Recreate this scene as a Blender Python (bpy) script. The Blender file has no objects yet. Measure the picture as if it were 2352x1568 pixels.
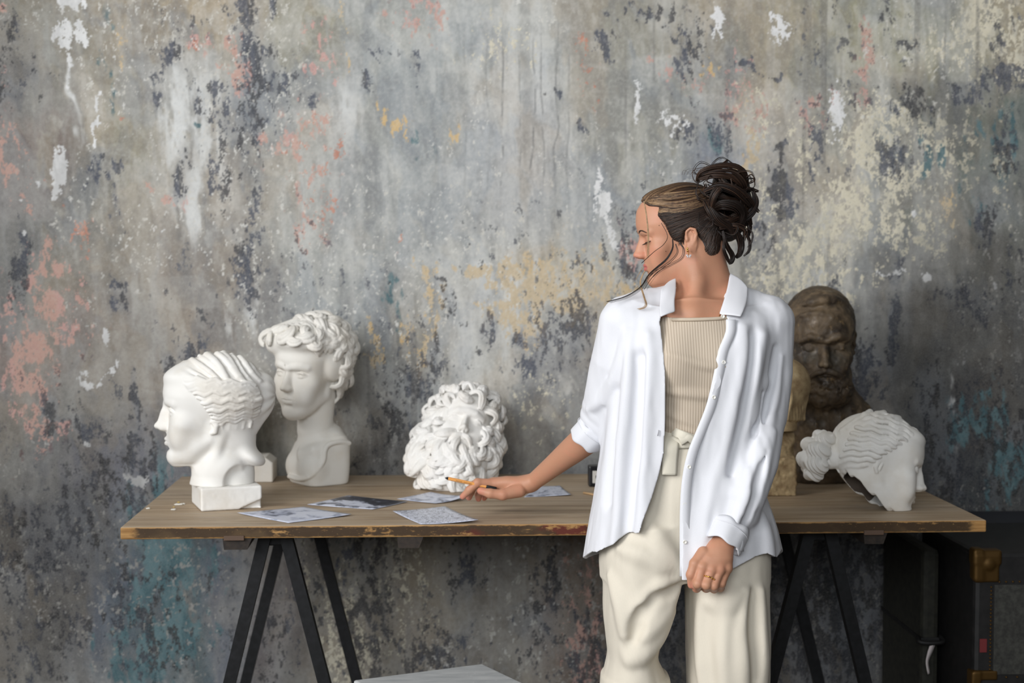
import bpy, math, random
import numpy as np
from mathutils import Vector, Matrix

scene = bpy.context.scene
COL = scene.collection
PI = math.pi
R = math.radians

# ---------------------------------------------------------------- camera
CAM = np.array([-0.26924, -3.40442, 1.38607])
PITCH, YAW, FPX = 0.054506, 0.047016, 3433.1
_cy, _sy, _cp, _sp = math.cos(YAW), math.sin(YAW), math.cos(PITCH), math.sin(PITCH)
FWD = np.array([_sy * _cp, _cy * _cp, -_sp])
RGT = np.array([_cy, -_sy, 0.0])
UPV = np.cross(RGT, FWD)

def W(px, py, y):
    """world point at depth y seen at photo pixel px, py"""
    d = FWD + RGT * ((px - 1176) / FPX) + UPV * ((784 - py) / FPX)
    return CAM + d * ((y - CAM[1]) / d[1])

def WZ(px, py, z):
    d = FWD + RGT * ((px - 1176) / FPX) + UPV * ((784 - py) / FPX)
    return CAM + d * ((z - CAM[2]) / d[2])

# ---------------------------------------------------------------- objects
def tag(o, label=None, cat=None, group=None, kind=None):
    if label: o['label'] = label
    if cat: o['category'] = cat
    if group: o['group'] = group
    if kind: o['kind'] = kind
    return o

def empty(name, loc=(0, 0, 0)):
    o = bpy.data.objects.new(name, None)
    o.empty_display_size = .05
    COL.objects.link(o)
    o.location = loc
    return o

def mesh_obj(name, V, F, mat, parent=None, smooth=True):
    """V (n,3) world coordinates; F list of faces or (m,4)/(m,3) array"""
    V = np.asarray(V, dtype=np.float32)
    me = bpy.data.meshes.new(name)
    if isinstance(F, np.ndarray):
        m, k = F.shape
        me.vertices.add(len(V)); me.vertices.foreach_set('co', V.ravel())
        me.loops.add(m * k); me.loops.foreach_set('vertex_index', F.astype(np.int32).ravel())
        me.polygons.add(m)
        me.polygons.foreach_set('loop_start', np.arange(0, m * k, k, dtype=np.int32))
        me.update(calc_edges=True)
    else:
        me.from_pydata([tuple(v) for v in V], [], [tuple(f) for f in F])
    me.validate()
    if smooth:
        me.polygons.foreach_set('use_smooth', np.ones(len(me.polygons), dtype=bool))
    else:
        me.polygons.foreach_set('use_smooth', np.zeros(len(me.polygons), dtype=bool))
    if mat: me.materials.append(mat)
    me.update()
    o = bpy.data.objects.new(name, me)
    COL.objects.link(o)
    if parent is not None:
        o.parent = parent
        o.matrix_parent_inverse = Matrix.Translation(-Vector(parent_world(parent)))
    return o

def parent_world(p):
    v = np.array(p.location)
    while p.parent is not None:
        p = p.parent
        # children are stored in world coordinates: their own location is zero
        v = v + np.array(p.location) * 0
    return v

def vcol(o, name, C):
    """per-vertex colour attribute, C (n,3) linear"""
    a = o.data.color_attributes.new(name, 'FLOAT_COLOR', 'POINT')
    C = np.asarray(C, dtype=np.float32)
    C4 = np.ones((len(C), 4), dtype=np.float32); C4[:, :C.shape[1]] = C
    a.data.foreach_set('color', C4.ravel())

def lin(c):
    c = np.asarray(c, dtype=float) / 255.0
    return np.where(c <= .04045, c / 12.92, ((c + .055) / 1.055) ** 2.4)

def box_vf(c, half, rot=None, bev=0.0):
    """bevelled box as convex rounded corners: 24-vertex chamfered box"""
    hx, hy, hz = half
    b = min(bev, hx * .9, hy * .9, hz * .9)
    if b <= 0:
        V = np.array([[sx * hx, sy * hy, sz * hz] for sx in (-1, 1) for sy in (-1, 1) for sz in (-1, 1)])
        F = [(0, 1, 3, 2), (4, 6, 7, 5), (0, 4, 5, 1), (2, 3, 7, 6), (0, 2, 6, 4), (1, 5, 7, 3)]
    else:
        import bmesh
        bm = bmesh.new()
        bmesh.ops.create_cube(bm, size=1)
        for v in bm.verts: v.co = Vector((v.co.x * 2 * hx, v.co.y * 2 * hy, v.co.z * 2 * hz))
        bmesh.ops.bevel(bm, geom=list(bm.edges), offset=b, segments=2, profile=.5, affect='EDGES')
        bm.verts.index_update()
        V = np.array([v.co[:] for v in bm.verts]); F = [tuple(v.index for v in f.verts) for f in bm.faces]
        bm.free()
    if rot is not None: V = V @ np.array(rot).T
    return V + np.array(c), F

def merge(parts):
    Vs, Fs, n = [], [], 0
    for V, F in parts:
        Vs.append(np.asarray(V)); Fs += [tuple(int(i) + n for i in f) for f in F]; n += len(V)
    return np.concatenate(Vs), Fs

def rot_to(d, up=(0, 0, 1)):
    """matrix whose Z column points along d"""
    z = np.array(d, float); z /= np.linalg.norm(z)
    x = np.cross(np.array(up, float), z)
    if np.linalg.norm(x) < 1e-6: x = np.cross([1, 0, 0], z)
    x /= np.linalg.norm(x); y = np.cross(z, x)
    return np.stack([x, y, z], 1)

def eul(rx, ry, rz):
    return np.array((Matrix.Rotation(rz, 3, 'Z') @ Matrix.Rotation(ry, 3, 'Y') @ Matrix.Rotation(rx, 3, 'X')))

def catmull(P, n):
    """smooth resample of polyline P (m,d) to n points"""
    P = np.asarray(P, float); m = len(P)
    if m == 2:
        t = np.linspace(0, 1, n)[:, None]; return P[0] * (1 - t) + P[1] * t
    Q = np.concatenate([[2 * P[0] - P[1]], P, [2 * P[-1] - P[-2]]])
    t = np.linspace(0, m - 1 - 1e-9, n); i = t.astype(int); u = (t - i)[:, None]
    a, b, c, d = Q[i], Q[i + 1], Q[i + 2], Q[i + 3]
    return .5 * ((2 * b) + (c - a) * u + (2 * a - 5 * b + 4 * c - d) * u ** 2 + (3 * b - a - 3 * c + d) * u ** 3)

def tube_vf(P, r, sides=6, cap=True, flat=None, up=None):
    """tube along P (n,3) with radius r (scalar or n); flat: second radius factor"""
    P = np.asarray(P, float); n = len(P)
    r = np.broadcast_to(np.asarray(r, float), (n,))
    T = np.gradient(P, axis=0); T /= np.linalg.norm(T, axis=1)[:, None] + 1e-12
    N = np.zeros_like(P)
    v = np.array(up if up is not None else ([0, 0, 1] if abs(T[0, 2]) < .9 else [1, 0, 0]), float)
    for i in range(n):
        v = v - T[i] * (v @ T[i]); v /= np.linalg.norm(v) + 1e-12; N[i] = v
    B = np.cross(T, N)
    a = np.linspace(0, 2 * PI, sides, endpoint=False)
    fl = 1.0 if flat is None else flat
    V = P[:, None] + r[:, None, None] * (np.cos(a)[None, :, None] * N[:, None] * fl + np.sin(a)[None, :, None] * B[:, None])
    V = V.reshape(-1, 3); F = []
    i = np.arange(n - 1)[:, None] * sides; j = np.arange(sides)[None]; j2 = (j + 1) % sides
    F = np.stack([i + j, i + j2, i + sides + j2, i + sides + j], -1).reshape(-1, 4)
    Fl = [tuple(f) for f in F.tolist()]
    if cap:
        Fl.append(tuple(range(sides - 1, -1, -1))); Fl.append(tuple((n - 1) * sides + k for k in range(sides)))
    return V, Fl

def grid_faces(nu, nv, closed_u=False):
    i = np.arange(nv - 1)[:, None] * nu
    j = np.arange(nu if closed_u else nu - 1)[None]
    j2 = (j + 1) % nu
    return np.stack([i + j, i + j2, i + nu + j2, i + nu + j], -1).reshape(-1, 4)

# ---------------------------------------------------------------- value noise (numpy)
def vnoise(X, Y, Z=0.0, seed=0):
    X, Y, Z = np.broadcast_arrays(np.asarray(X, float), np.asarray(Y, float), np.asarray(Z, float))
    xi, yi, zi = np.floor(X).astype(np.int64), np.floor(Y).astype(np.int64), np.floor(Z).astype(np.int64)
    fx, fy, fz = X - xi, Y - yi, Z - zi
    fx = fx * fx * (3 - 2 * fx); fy = fy * fy * (3 - 2 * fy); fz = fz * fz * (3 - 2 * fz)
    def h(a, b, c):
        n = (a * 374761393 + b * 668265263 + c * 2147483647 + seed * 1274126177) & 0xffffffff
        n = ((n ^ (n >> 13)) * 1274126177) & 0xffffffff
        return ((n ^ (n >> 16)) & 0xffff) / 65535.0
    r = 0
    for dx in (0, 1):
        wx = fx if dx else 1 - fx
        for dy in (0, 1):
            wy = fy if dy else 1 - fy
            for dz in (0, 1):
                wz = fz if dz else 1 - fz
                r = r + wx * wy * wz * h(xi + dx, yi + dy, zi + dz)
    return r

def fbm(X, Y, Z=0.0, oct=4, seed=0):
    r, a, s = 0, .5, 1.0
    for o in range(oct):
        r = r + a * vnoise(X * s, Y * s, np.asarray(Z) * s, seed + o); a *= .5; s *= 2.03
    return r / (1 - .5 ** oct)

# ---------------------------------------------------------------- implicit sculpting
def smin(a, b, k):
    if k <= 0: return np.minimum(a, b)
    h = np.maximum(k - np.abs(a - b), 0) / k
    return np.minimum(a, b) - h * h * k * .25

def smax(a, b, k):
    return -smin(-a, -b, k)

class Sculpt:
    """signed-distance model made of blended primitives, meshed by surface nets over sparse bricks"""
    def __init__(s, h):
        s.h = h; s.ops = []; s.zw = None; s.padmin = .008; s.M = np.eye(3); s.t = np.zeros(3); s.s = 1.0

    def frame(s, t=(0, 0, 0), M=None, scale=1.0):
        s.t = np.array(t, float); s.M = np.eye(3) if M is None else np.array(M, float); s.s = scale
        return s

    def _world_box(s, lo, hi):
        c = np.array([[x, y, z] for x in (lo[0], hi[0]) for y in (lo[1], hi[1]) for z in (lo[2], hi[2])], float)
        c = (c * s.s) @ s.M.T + s.t
        return c.min(0), c.max(0)

    def op(s, mode, fn, lo, hi, k=0.0):
        """fn(x,y,z) in the current local frame (local units)"""
        wl, wh = s._world_box(lo, hi)
        M, t, sc = s.M.copy(), s.t.copy(), s.s
        ident = np.allclose(M, np.eye(3)); zw = s.zw
        def f(X, Y, Z):
            if ident:
                return fn((X - t[0]) / sc, (Y - t[1]) / sc, (Z - t[2]) / sc) * sc
            x, y, z = X - t[0], Y - t[1], Z - t[2]
            a = (x * M[0, 0] + y * M[1, 0] + z * M[2, 0]) / sc
            b = (x * M[0, 1] + y * M[1, 1] + z * M[2, 1]) / sc
            c = (x * M[0, 2] + y * M[1, 2] + z * M[2, 2]) / sc
            if zw is not None: c = zw(c)
            return fn(a, b, c) * sc
        pad = max(1.25 * k * sc, s.padmin) + 2 * s.h
        s.ops.append((mode, f, wl - pad, wh + pad, k * sc))

    def ell(s, c, r, rot=None, k=0.0, mode='add'):
        c = np.array(c, float); r = np.array(r, float)
        rot = None if rot is None else np.array(rot, float)
        rm = r if rot is None else np.abs(rot) @ r
        def fn(x, y, z):
            x, y, z = x - c[0], y - c[1], z - c[2]
            if rot is not None:
                x, y, z = (x * rot[0, 0] + y * rot[1, 0] + z * rot[2, 0], x * rot[0, 1] + y * rot[1, 1] + z * rot[2, 1],
                           x * rot[0, 2] + y * rot[1, 2] + z * rot[2, 2])
            k0 = np.sqrt((x / r[0]) ** 2 + (y / r[1]) ** 2 + (z / r[2]) ** 2) + 1e-9
            k1 = np.sqrt((x / r[0] ** 2) ** 2 + (y / r[1] ** 2) ** 2 + (z / r[2] ** 2) ** 2) + 1e-9
            return k0 * (k0 - 1) / k1
        pm = s.padmin; s.padmin = max(pm, min(.04, float(rm.max()) * s.s * .35)); s.op(mode, fn, c - rm, c + rm, k); s.padmin = pm

    def chain(s, P, r, k=0.0, mode='add'):
        """capsule chain through P with radii r"""
        P = np.asarray(P, float); r = np.broadcast_to(np.asarray(r, float), (len(P),))
        def fn(x, y, z):
            d = None
            for i in range(len(P) - 1):
                a, b = P[i], P[i + 1]; ab = b - a; L2 = ab @ ab + 1e-12
                t = np.clip(((x - a[0]) * ab[0] + (y - a[1]) * ab[1] + (z - a[2]) * ab[2]) / L2, 0, 1)
                e = np.sqrt((x - a[0] - t * ab[0]) ** 2 + (y - a[1] - t * ab[1]) ** 2 + (z - a[2] - t * ab[2]) ** 2) - (r[i] + t * (r[i + 1] - r[i]))
                d = e if d is None else np.minimum(d, e)
            return d
        rm = r.max()
        pm = s.padmin; s.padmin = max(pm, min(.04, rm * s.s * .9)); s.op(mode, fn, P.min(0) - rm, P.max(0) + rm, k); s.padmin = pm

    def box(s, c, half, rot=None, rad=0.0, k=0.0, mode='add'):
        c = np.array(c, float); hf = np.array(half, float) - rad
        rot = None if rot is None else np.array(rot, float)
        rm = np.array(half, float) if rot is None else np.abs(rot) @ np.array(half, float)
        def fn(x, y, z):
            x, y, z = x - c[0], y - c[1], z - c[2]
            if rot is not None:
                x, y, z = (x * rot[0, 0] + y * rot[1, 0] + z * rot[2, 0], x * rot[0, 1] + y * rot[1, 1] + z * rot[2, 1],
                           x * rot[0, 2] + y * rot[1, 2] + z * rot[2, 2])
            qx, qy, qz = np.abs(x) - hf[0], np.abs(y) - hf[1], np.abs(z) - hf[2]
            return np.sqrt(np.maximum(qx, 0) ** 2 + np.maximum(qy, 0) ** 2 + np.maximum(qz, 0) ** 2) + np.minimum(np.maximum(np.maximum(qx, qy), qz), 0) - rad
        s.op(mode, fn, c - rm, c + rm, k)

    def loft(s, zs, cx, cy, rx, ry, n=2.0, k=0.0, mode='add'):
        """vertical body of elliptic sections: tables over z"""
        zs = np.asarray(zs, float)
        tab = [np.broadcast_to(np.asarray(v, float), zs.shape) for v in (cx, cy, rx, ry)]
        zz = np.linspace(zs[0], zs[-1], 200)
        T = [catmull(np.stack([zs, v], 1), 400) for v in tab]
        T = [np.interp(zz, q[:, 0], q[:, 1]) for q in T]
        z0, z1 = zs[0], zs[-1]
        def fn(x, y, z):
            a, b, c, d = (np.interp(z, zz, q) for q in T)
            q = ((np.abs(x - a) / c) ** n + (np.abs(y - b) / d) ** n + 1e-12) ** (1 / n)
            e = (q - 1) * np.minimum(c, d)
            return np.maximum(e, np.maximum(z0 - z, z - z1))
        lo = [min(T[0] - T[2]), min(T[1] - T[3]), z0]; hi = [max(T[0] + T[2]), max(T[1] + T[3]), z1]
        pm = s.padmin; s.padmin = .05; s.op(mode, fn, lo, hi, k); s.padmin = pm

    def plane(s, p, nrm, lo, hi, k=0.0, mode='int'):
        """keep the side the normal points away from"""
        p = np.array(p, float); nrm = np.array(nrm, float); nrm /= np.linalg.norm(nrm)
        s.op(mode, lambda x, y, z: (x - p[0]) * nrm[0] + (y - p[1]) * nrm[1] + (z - p[2]) * nrm[2], lo, hi, k)

    def disp(s, fn, lo, hi):
        s.op('disp', fn, lo, hi, 0.0)

    def freeze(s):
        s.nfix = len(s.ops)

    def surf(s, p, nrm, a=-.12, b=.30, n=22):
        """first point outside the frozen model along nrm from p (current local frame)"""
        p = np.array(p, float); nrm = np.array(nrm, float); nrm /= np.linalg.norm(nrm)
        T = np.linspace(b, a, n)
        Pw = ((p + T[:, None] * nrm) * s.s) @ s.M.T + s.t
        F = np.full(n, 1000.0)
        lo, hi = Pw.min(0), Pw.max(0)
        for mode, f, l, u, k in s.ops[:s.nfix]:
            if np.any(u < lo) or np.any(l > hi) or mode == 'disp': continue
            d = f(Pw[:, 0], Pw[:, 1], Pw[:, 2])
            if mode == 'add': F = smin(F, d, k)
            elif mode == 'sub': F = smax(F, -d, k)
        i = np.nonzero(F < 0)[0]
        if len(i) == 0: return p
        i = i[0]
        if i == 0: return p + nrm * b
        t = T[i - 1] + (T[i] - T[i - 1]) * F[i - 1] / (F[i - 1] - F[i])
        return p + nrm * t

    def project(s, P, c, lift, a=-.16, b=.22, n=26):
        """move points P (current local frame) along rays from c onto the frozen surface, plus lift"""
        P = np.asarray(P, float); d = P - c; r = np.linalg.norm(d, axis=1); d /= r[:, None]
        T = np.linspace(b, a, n)
        X = (P[:, None] + T[None, :, None] * d[:, None]).reshape(-1, 3)
        Xw = (X * s.s) @ s.M.T + s.t
        F = np.full(len(Xw), 1000.0)
        for mode, f, l, u, k in s.ops[:s.nfix]:
            if mode == 'disp': continue
            e = f(Xw[:, 0], Xw[:, 1], Xw[:, 2])
            F = smin(F, e, k) if mode == 'add' else smax(F, -e, k)
        F = F.reshape(len(P), n); inside = F < 0
        i = np.argmax(inside, 1); ok = inside.any(1) & (i > 0)
        j = np.arange(len(P)); i1 = np.maximum(i, 1)
        f0, f1 = F[j, i1 - 1], F[j, i1]
        t = T[i1 - 1] + (T[i1] - T[i1 - 1]) * f0 / (f0 - f1 + 1e-12)
        t = np.where(ok, t, 0)
        return P + d * (t + lift * ok)[:, None]

    def mesh(s, B=32):
        h = s.h
        adds = [o for o in s.ops if o[0] == 'add']
        lo = np.min([o[2] for o in adds], 0) - 2 * h; hi = np.max([o[3] for o in adds], 0) + 2 * h
        OL = np.array([o[2] for o in s.ops]); OH = np.array([o[3] for o in s.ops])
        nb = np.ceil((hi - lo) / (h * B)).astype(int)
        big = 1000.0
        ALLV, ALLK, ALLQ = [], [], []
        N1 = np.array(nb) * B + 4
        def ev(ix, iy, iz, sel):
            X, Y, Z = ix[:, None, None], iy[None, :, None], iz[None, None, :]
            F = np.full((len(ix), len(iy), len(iz)), big)
            for q in sel:
                mode, f, l, u, k = s.ops[q]
                a = [np.searchsorted(v, l[d]) for d, v in enumerate((ix, iy, iz))]
                b = [np.searchsorted(v, u[d], 'right') for d, v in enumerate((ix, iy, iz))]
                if any(a[d] >= b[d] for d in range(3)): continue
                sl = tuple(slice(a[d], b[d]) for d in range(3))
                d = f(X[sl[0]], Y[:, sl[1]], Z[:, :, sl[2]])
                if mode == 'add': F[sl] = smin(F[sl], d, k)
                elif mode == 'sub': F[sl] = smax(F[sl], -d, k)
                elif mode == 'int': F[sl] = smax(F[sl], d, k)
                elif mode == 'disp': F[sl] = F[sl] + d
                elif mode == 'shell': F[sl] = np.maximum(F[sl], -(F[sl] + d))
            return F
        for bi in range(nb[0]):
            for bj in range(nb[1]):
                for bk in range(nb[2]):
                    o = np.array([bi, bj, bk]) * B
                    p0 = lo + (o - 1) * h; p1 = lo + (o + B) * h
                    sel = np.nonzero(np.all((OH > p0) & (OL < p1), 1))[0]
                    if not any(s.ops[q][0] == 'add' for q in sel): continue
                    C = ev(*(np.linspace(p0[d], p1[d], 5) for d in range(3)), sel)
                    if np.abs(C).min() > B * h * .42 and (C.min() > 0 or C.max() < 0): continue
                    ax = [lo[d] + (np.arange(o[d] - 1, o[d] + B + 1)) * h for d in range(3)]
                    F = ev(*ax, sel)
                    if F.min() > 0 or F.max() < 0: continue
                    S = F < 0
                    n = B + 1                                       # cells per axis: global o-1 .. o+B-1
                    cnt = np.zeros((n, n, n), np.int16); acc = np.zeros((n, n, n, 3))
                    for d in range(3):
                        A = np.take(F, range(0, n), d); Bv = np.take(F, range(1, n + 1), d)
                        cr = (A < 0) != (Bv < 0)
                        with np.errstate(divide='ignore', invalid='ignore'):
                            t = np.where(cr, A / (A - Bv), 0)
                        for u in (0, 1):
                            for v in (0, 1):
                                idx = [slice(None)] * 3
                                dd = [q for q in range(3) if q != d]
                                idx[dd[0]] = slice(u, u + n); idx[dd[1]] = slice(v, v + n)
                                c_ = cr[tuple(idx)]; t_ = t[tuple(idx)]
                                cnt += c_
                                acc[..., d] += t_ * c_
                                acc[..., dd[0]] += u * c_; acc[..., dd[1]] += v * c_
                    m = cnt > 0
                    I = np.argwhere(m)
                    G = I + (o - 1) + 1                              # shifted by one so it is never negative
                    key = (G[:, 0] * N1[1] + G[:, 1]) * N1[2] + G[:, 2]
                    P = lo + (I + (o - 1) + acc[m] / cnt[m][:, None]) * h
                    ALLV.append(P); ALLK.append(key)
                    # quads for node edges starting at local node 1..B
                    for d in range(3):
                        dd = [(d + 1) % 3, (d + 2) % 3]
                        idx0 = [slice(1, B + 1)] * 3
                        idx1 = [slice(1, B + 1)] * 3; idx1[d] = slice(2, B + 2)
                        a = S[tuple(idx0)]
                        b = S[tuple(idx1)] if d >= 0 else None
                        e = np.argwhere(a != b)
                        if len(e) == 0: continue
                        sg = a[tuple(e.T)]
                        Gc = e + 1 + (o - 1) + 1
                        def kk(du, dv):
                            g = Gc.copy(); g[:, dd[0]] -= du; g[:, dd[1]] -= dv
                            return (g[:, 0] * N1[1] + g[:, 1]) * N1[2] + g[:, 2]
                        q = np.stack([kk(1, 1), kk(0, 1), kk(0, 0), kk(1, 0)], 1)
                        q[~sg] = q[~sg][:, ::-1]
                        ALLQ.append(q)
        K = np.concatenate(ALLK); V = np.concatenate(ALLV); Q = np.concatenate(ALLQ)
        uk, ui = np.unique(K, return_index=True)
        V = V[ui]
        idx = np.searchsorted(uk, Q); idx = np.clip(idx, 0, len(uk) - 1)
        ok = np.all(uk[idx] == Q, 1)
        return V, idx[ok]

def relax(V, Q, it=1, lam=.5):
    n = len(V)
    for _ in range(it):
        A = np.zeros((n, 3)); c = np.zeros(n)
        for a, b in ((0, 1), (1, 2), (2, 3), (3, 0)):
            for u, v in ((a, b), (b, a)):
                for d in range(3): A[:, d] += np.bincount(Q[:, u], V[Q[:, v], d], n)
                c += np.bincount(Q[:, u], minlength=n)
        V = V + lam * (A / np.maximum(c, 1)[:, None] - V)
    return V

# ---------------------------------------------------------------- materials
def mat(name, rgb=(200, 200, 200), rough=.6, metal=0.0, spec=.5):
    m = bpy.data.materials.new(name); m.use_nodes = True
    b = m.node_tree.nodes['Principled BSDF']
    b.inputs['Base Color'].default_value = (*lin(rgb), 1)
    b.inputs['Roughness'].default_value = rough
    b.inputs['Metallic'].default_value = metal
    b.inputs['Specular IOR Level'].default_value = spec
    return m

class NT:
    """small node-tree helper"""
    def __init__(s, m):
        s.t = m.node_tree; s.n = s.t.nodes; s.b = s.n['Principled BSDF']
    def new(s, typ, **kw):
        o = s.n.new(typ)
        for k, v in kw.items():
            if hasattr(o, k) and k not in ('inputs',): setattr(o, k, v)
        return o
    def link(s, a, b): s.t.links.new(a, b)
    def val(s, sock, v):
        if hasattr(v, 'is_linked') or isinstance(v, bpy.types.NodeSocket): s.link(v, sock)
        else: sock.default_value = v
    def math(s, op, a, b=0.0, c=0.0, clamp=False):
        o = s.n.new('ShaderNodeMath'); o.operation = op; o.use_clamp = clamp
        s.val(o.inputs[0], a); s.val(o.inputs[1], b); s.val(o.inputs[2], c); return o.outputs[0]
    def mix(s, f, a, b, mode='MIX'):
        o = s.n.new('ShaderNodeMix'); o.data_type = 'RGBA'; o.blend_type = mode
        s.val(o.inputs[0], f)
        for sock, v in ((o.inputs[6], a), (o.inputs[7], b)):
            if isinstance(v, bpy.types.NodeSocket): s.link(v, sock)
            else: sock.default_value = (*v, 1) if len(v) == 3 else v
        return o.outputs[2]
    def coord(s, scale=(1, 1, 1), loc=(0, 0, 0), kind='Object', rot=(0, 0, 0)):
        c = s.n.new('ShaderNodeTexCoord'); mp = s.n.new('ShaderNodeMapping')
        mp.inputs['Scale'].default_value = scale; mp.inputs['Location'].default_value = loc
        mp.inputs['Rotation'].default_value = rot
        s.link(c.outputs[kind], mp.inputs[0]); return mp.outputs[0]
    def noise(s, vec, scale, detail=4, rough=.55, dist=0.0):
        o = s.n.new('ShaderNodeTexNoise'); s.link(vec, o.inputs['Vector'])
        o.inputs['Scale'].default_value = scale; o.inputs['Detail'].default_value = detail
        o.inputs['Roughness'].default_value = rough; o.inputs['Distortion'].default_value = dist
        return o.outputs[0]
    def vor(s, vec, scale, feature='F1', rnd=1.0):
        o = s.n.new('ShaderNodeTexVoronoi'); o.feature = feature; s.link(vec, o.inputs['Vector'])
        o.inputs['Scale'].default_value = scale; o.inputs['Randomness'].default_value = rnd
        return o.outputs['Distance']
    def ramp(s, f, stops):
        o = s.n.new('ShaderNodeValToRGB'); s.val(o.inputs[0], f)
        e = o.color_ramp.elements
        while len(e) < len(stops): e.new(.5)
        for i, (p, c) in enumerate(stops):
            e[i].position = p; e[i].color = (*c, 1) if len(c) == 3 else c
        return o.outputs[0]
    def step(s, v, lo, hi):
        o = s.n.new('ShaderNodeMapRange'); o.interpolation_type = 'SMOOTHSTEP'
        s.val(o.inputs[0], v); s.val(o.inputs[1], lo); s.val(o.inputs[2], hi)
        return o.outputs[0]
    def attr(s, name):
        o = s.n.new('ShaderNodeAttribute'); o.attribute_name = name; return o
    def bump(s, h, strength=.3, dist=.01):
        o = s.n.new('ShaderNodeBump'); o.inputs['Strength'].default_value = strength
        o.inputs['Distance'].default_value = dist; s.link(h, o.inputs['Height'])
        s.link(o.outputs[0], s.b.inputs['Normal']); return o.outputs[0]
# ================================================================ ROOM
WALL_Y = 0.845
DARK = [(20,70,25,40,.6),(15,215,30,30,.55),(60,190,20,20,.5),(390,130,22,35,.6),(350,210,8,22,.8),(560,60,28,75,.72),(570,130,26,50,.75),
 (600,180,50,60,.55),(640,190,28,40,.6),(570,280,26,60,.68),(545,250,28,35,.55),(520,280,38,60,.5),(510,380,14,60,.6),(425,410,11,34,.95),
 (470,255,22,30,.55),(270,450,9,38,.7),(205,375,15,15,.65),(240,375,45,13,.5),(635,25,10,22,.7),(575,600,20,85,.85),(592,690,9,30,.6),
 (100,190,20,20,.4),(40,600,12,48,.85),(275,700,9,35,.8),(440,785,28,18,.75),(390,825,13,18,.85),(690,210,10,24,.5),(705,255,7,18,.6),
 (590,460,12,30,.65),(295,935,8,50,.9),(125,960,16,42,.8),(200,1010,28,34,.85),(150,1230,60,70,.55),(60,1210,40,80,.5),(60,1320,70,70,.5),(300,1030,20,60,.75),
 (340,1080,30,40,.65),(330,1170,60,40,.6),(250,1130,50,50,.5),(860,190,12,40,.7),(845,215,14,25,.65),(955,135,16,26,.6),(890,120,14,14,.5),
 (1395,120,20,18,.85),(1340,285,12,16,.85),(1270,225,9,5,1),(1410,55,12,7,.8),(1500,20,40,12,.6),(1540,55,12,8,.8),(1565,140,20,30,.72),
 (1580,85,20,45,.6),(1640,315,20,26,.88),(1562,325,16,26,.72),(1700,140,22,13,.7),(1778,155,12,9,.85),(1790,355,18,9,.8),(1788,450,20,42,1),
 (2050,370,26,32,.85),(2100,230,25,26,.72),(2060,255,18,13,.7),(2300,180,36,20,.95),(2230,195,46,16,.68),(2280,120,12,25,.72),(2040,45,22,14,.7),
 (2090,90,16,12,.65),(2310,340,20,34,.8),(2260,500,14,45,.8),(1880,350,12,50,.6),(1870,420,9,38,.55),(1740,540,22,38,.55),(1450,560,20,38,.75),
 (1430,600,18,18,.6),(1310,750,38,60,.68),(1270,800,28,50,.6),(1215,870,28,18,.68),(1200,810,14,16,.75),(1120,770,9,20,.85),(1060,760,22,9,.5),
 (1030,725,18,26,.6),(1000,820,18,24,.65),(940,870,42,34,.72),(890,900,22,38,.55),(930,950,24,28,.55),(888,965,18,60,.8),(1240,860,13,30,.75),
 (1018,668,10,6,.95),(2060,770,13,48,.95),(1980,850,46,56,.72),(1930,760,8,12,.7),(2000,960,28,38,.6),(2150,900,28,55,.55),(2180,1000,55,75,.55),
 (2300,1050,70,110,.62),(2180,1130,75,85,.6),(2062,640,11,38,.6),(2240,690,55,28,.5),(1925,640,16,26,.5),(2330,620,20,60,.5),
 (350,1480,55,110,.6),(270,1380,36,70,.62),(120,1480,80,90,.5),(850,1360,50,190,.62),(1000,1500,75,65,.62),(1250,1350,36,150,.62),(1070,1300,36,55,.6),
 (760,1330,60,90,.5),(1350,1500,55,100,.6),(640,1450,40,80,.5),(1900,1400,160,170,.78),(2200,1400,160,170,.85),(1520,1400,60,160,.75)]
PINK = [(120,690,52,75,.62),(60,850,50,90,.66),(95,940,45,80,.52),(110,790,60,50,.6),(205,770,14,26,.55),(150,1020,20,28,.5),(8,340,24,80,.42),(45,430,30,60,.26),
 (520,170,24,34,.66),(450,110,18,18,.5),(650,310,42,40,.42),(700,370,30,60,.3),(720,520,26,46,.4),(970,30,36,36,.46),(1455,570,20,22,.78),
 (1580,170,52,36,.4),(1690,200,50,60,.36),(2000,120,12,52,.6),(1985,200,13,30,.5),(1865,270,18,40,.5),(1900,240,16,22,.48),(740,120,20,90,.33),(20,20,12,14,.7),
 (390,445,30,10,.5),(1330,1420,30,160,.5),(420,1110,20,20,.4),(15,5,10,12,.6)]
RED = [(215,505,20,42,.72),(188,505,12,30,.5),(770,410,8,62,.46),(700,350,22,40,.28),(740,430,40,60,.22),(250,260,16,10,.5),(155,425,5,9,.8),(235,590,10,16,.6),
 (920,560,6,16,.55),(1375,230,16,16,.2),(1350,180,30,30,.18),(445,125,12,10,.6),(660,330,30,16,.35)]
YELL = [(1100,625,38,14,.85),(1210,670,58,50,.78),(1260,690,46,40,.72),(1235,765,42,48,.72),(1245,820,28,26,.62),(1305,708,18,16,.95),(1000,690,20,34,.5),(980,640,12,24,.45),
 (1330,640,48,56,.5),(1410,655,36,30,.46),(1440,655,24,26,.58),(860,820,14,34,.62),(755,712,10,24,.85),(1708,325,20,52,.66),(1700,360,16,40,.55),(1610,140,16,16,.6),
 (785,40,8,70,.42),(960,800,20,40,.42),(905,285,24,18,.5),(1045,305,12,14,.5),(1195,760,20,20,.5),(2170,490,12,40,.5),(1170,730,40,40,.5),(265,150,10,30,.45)]
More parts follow.
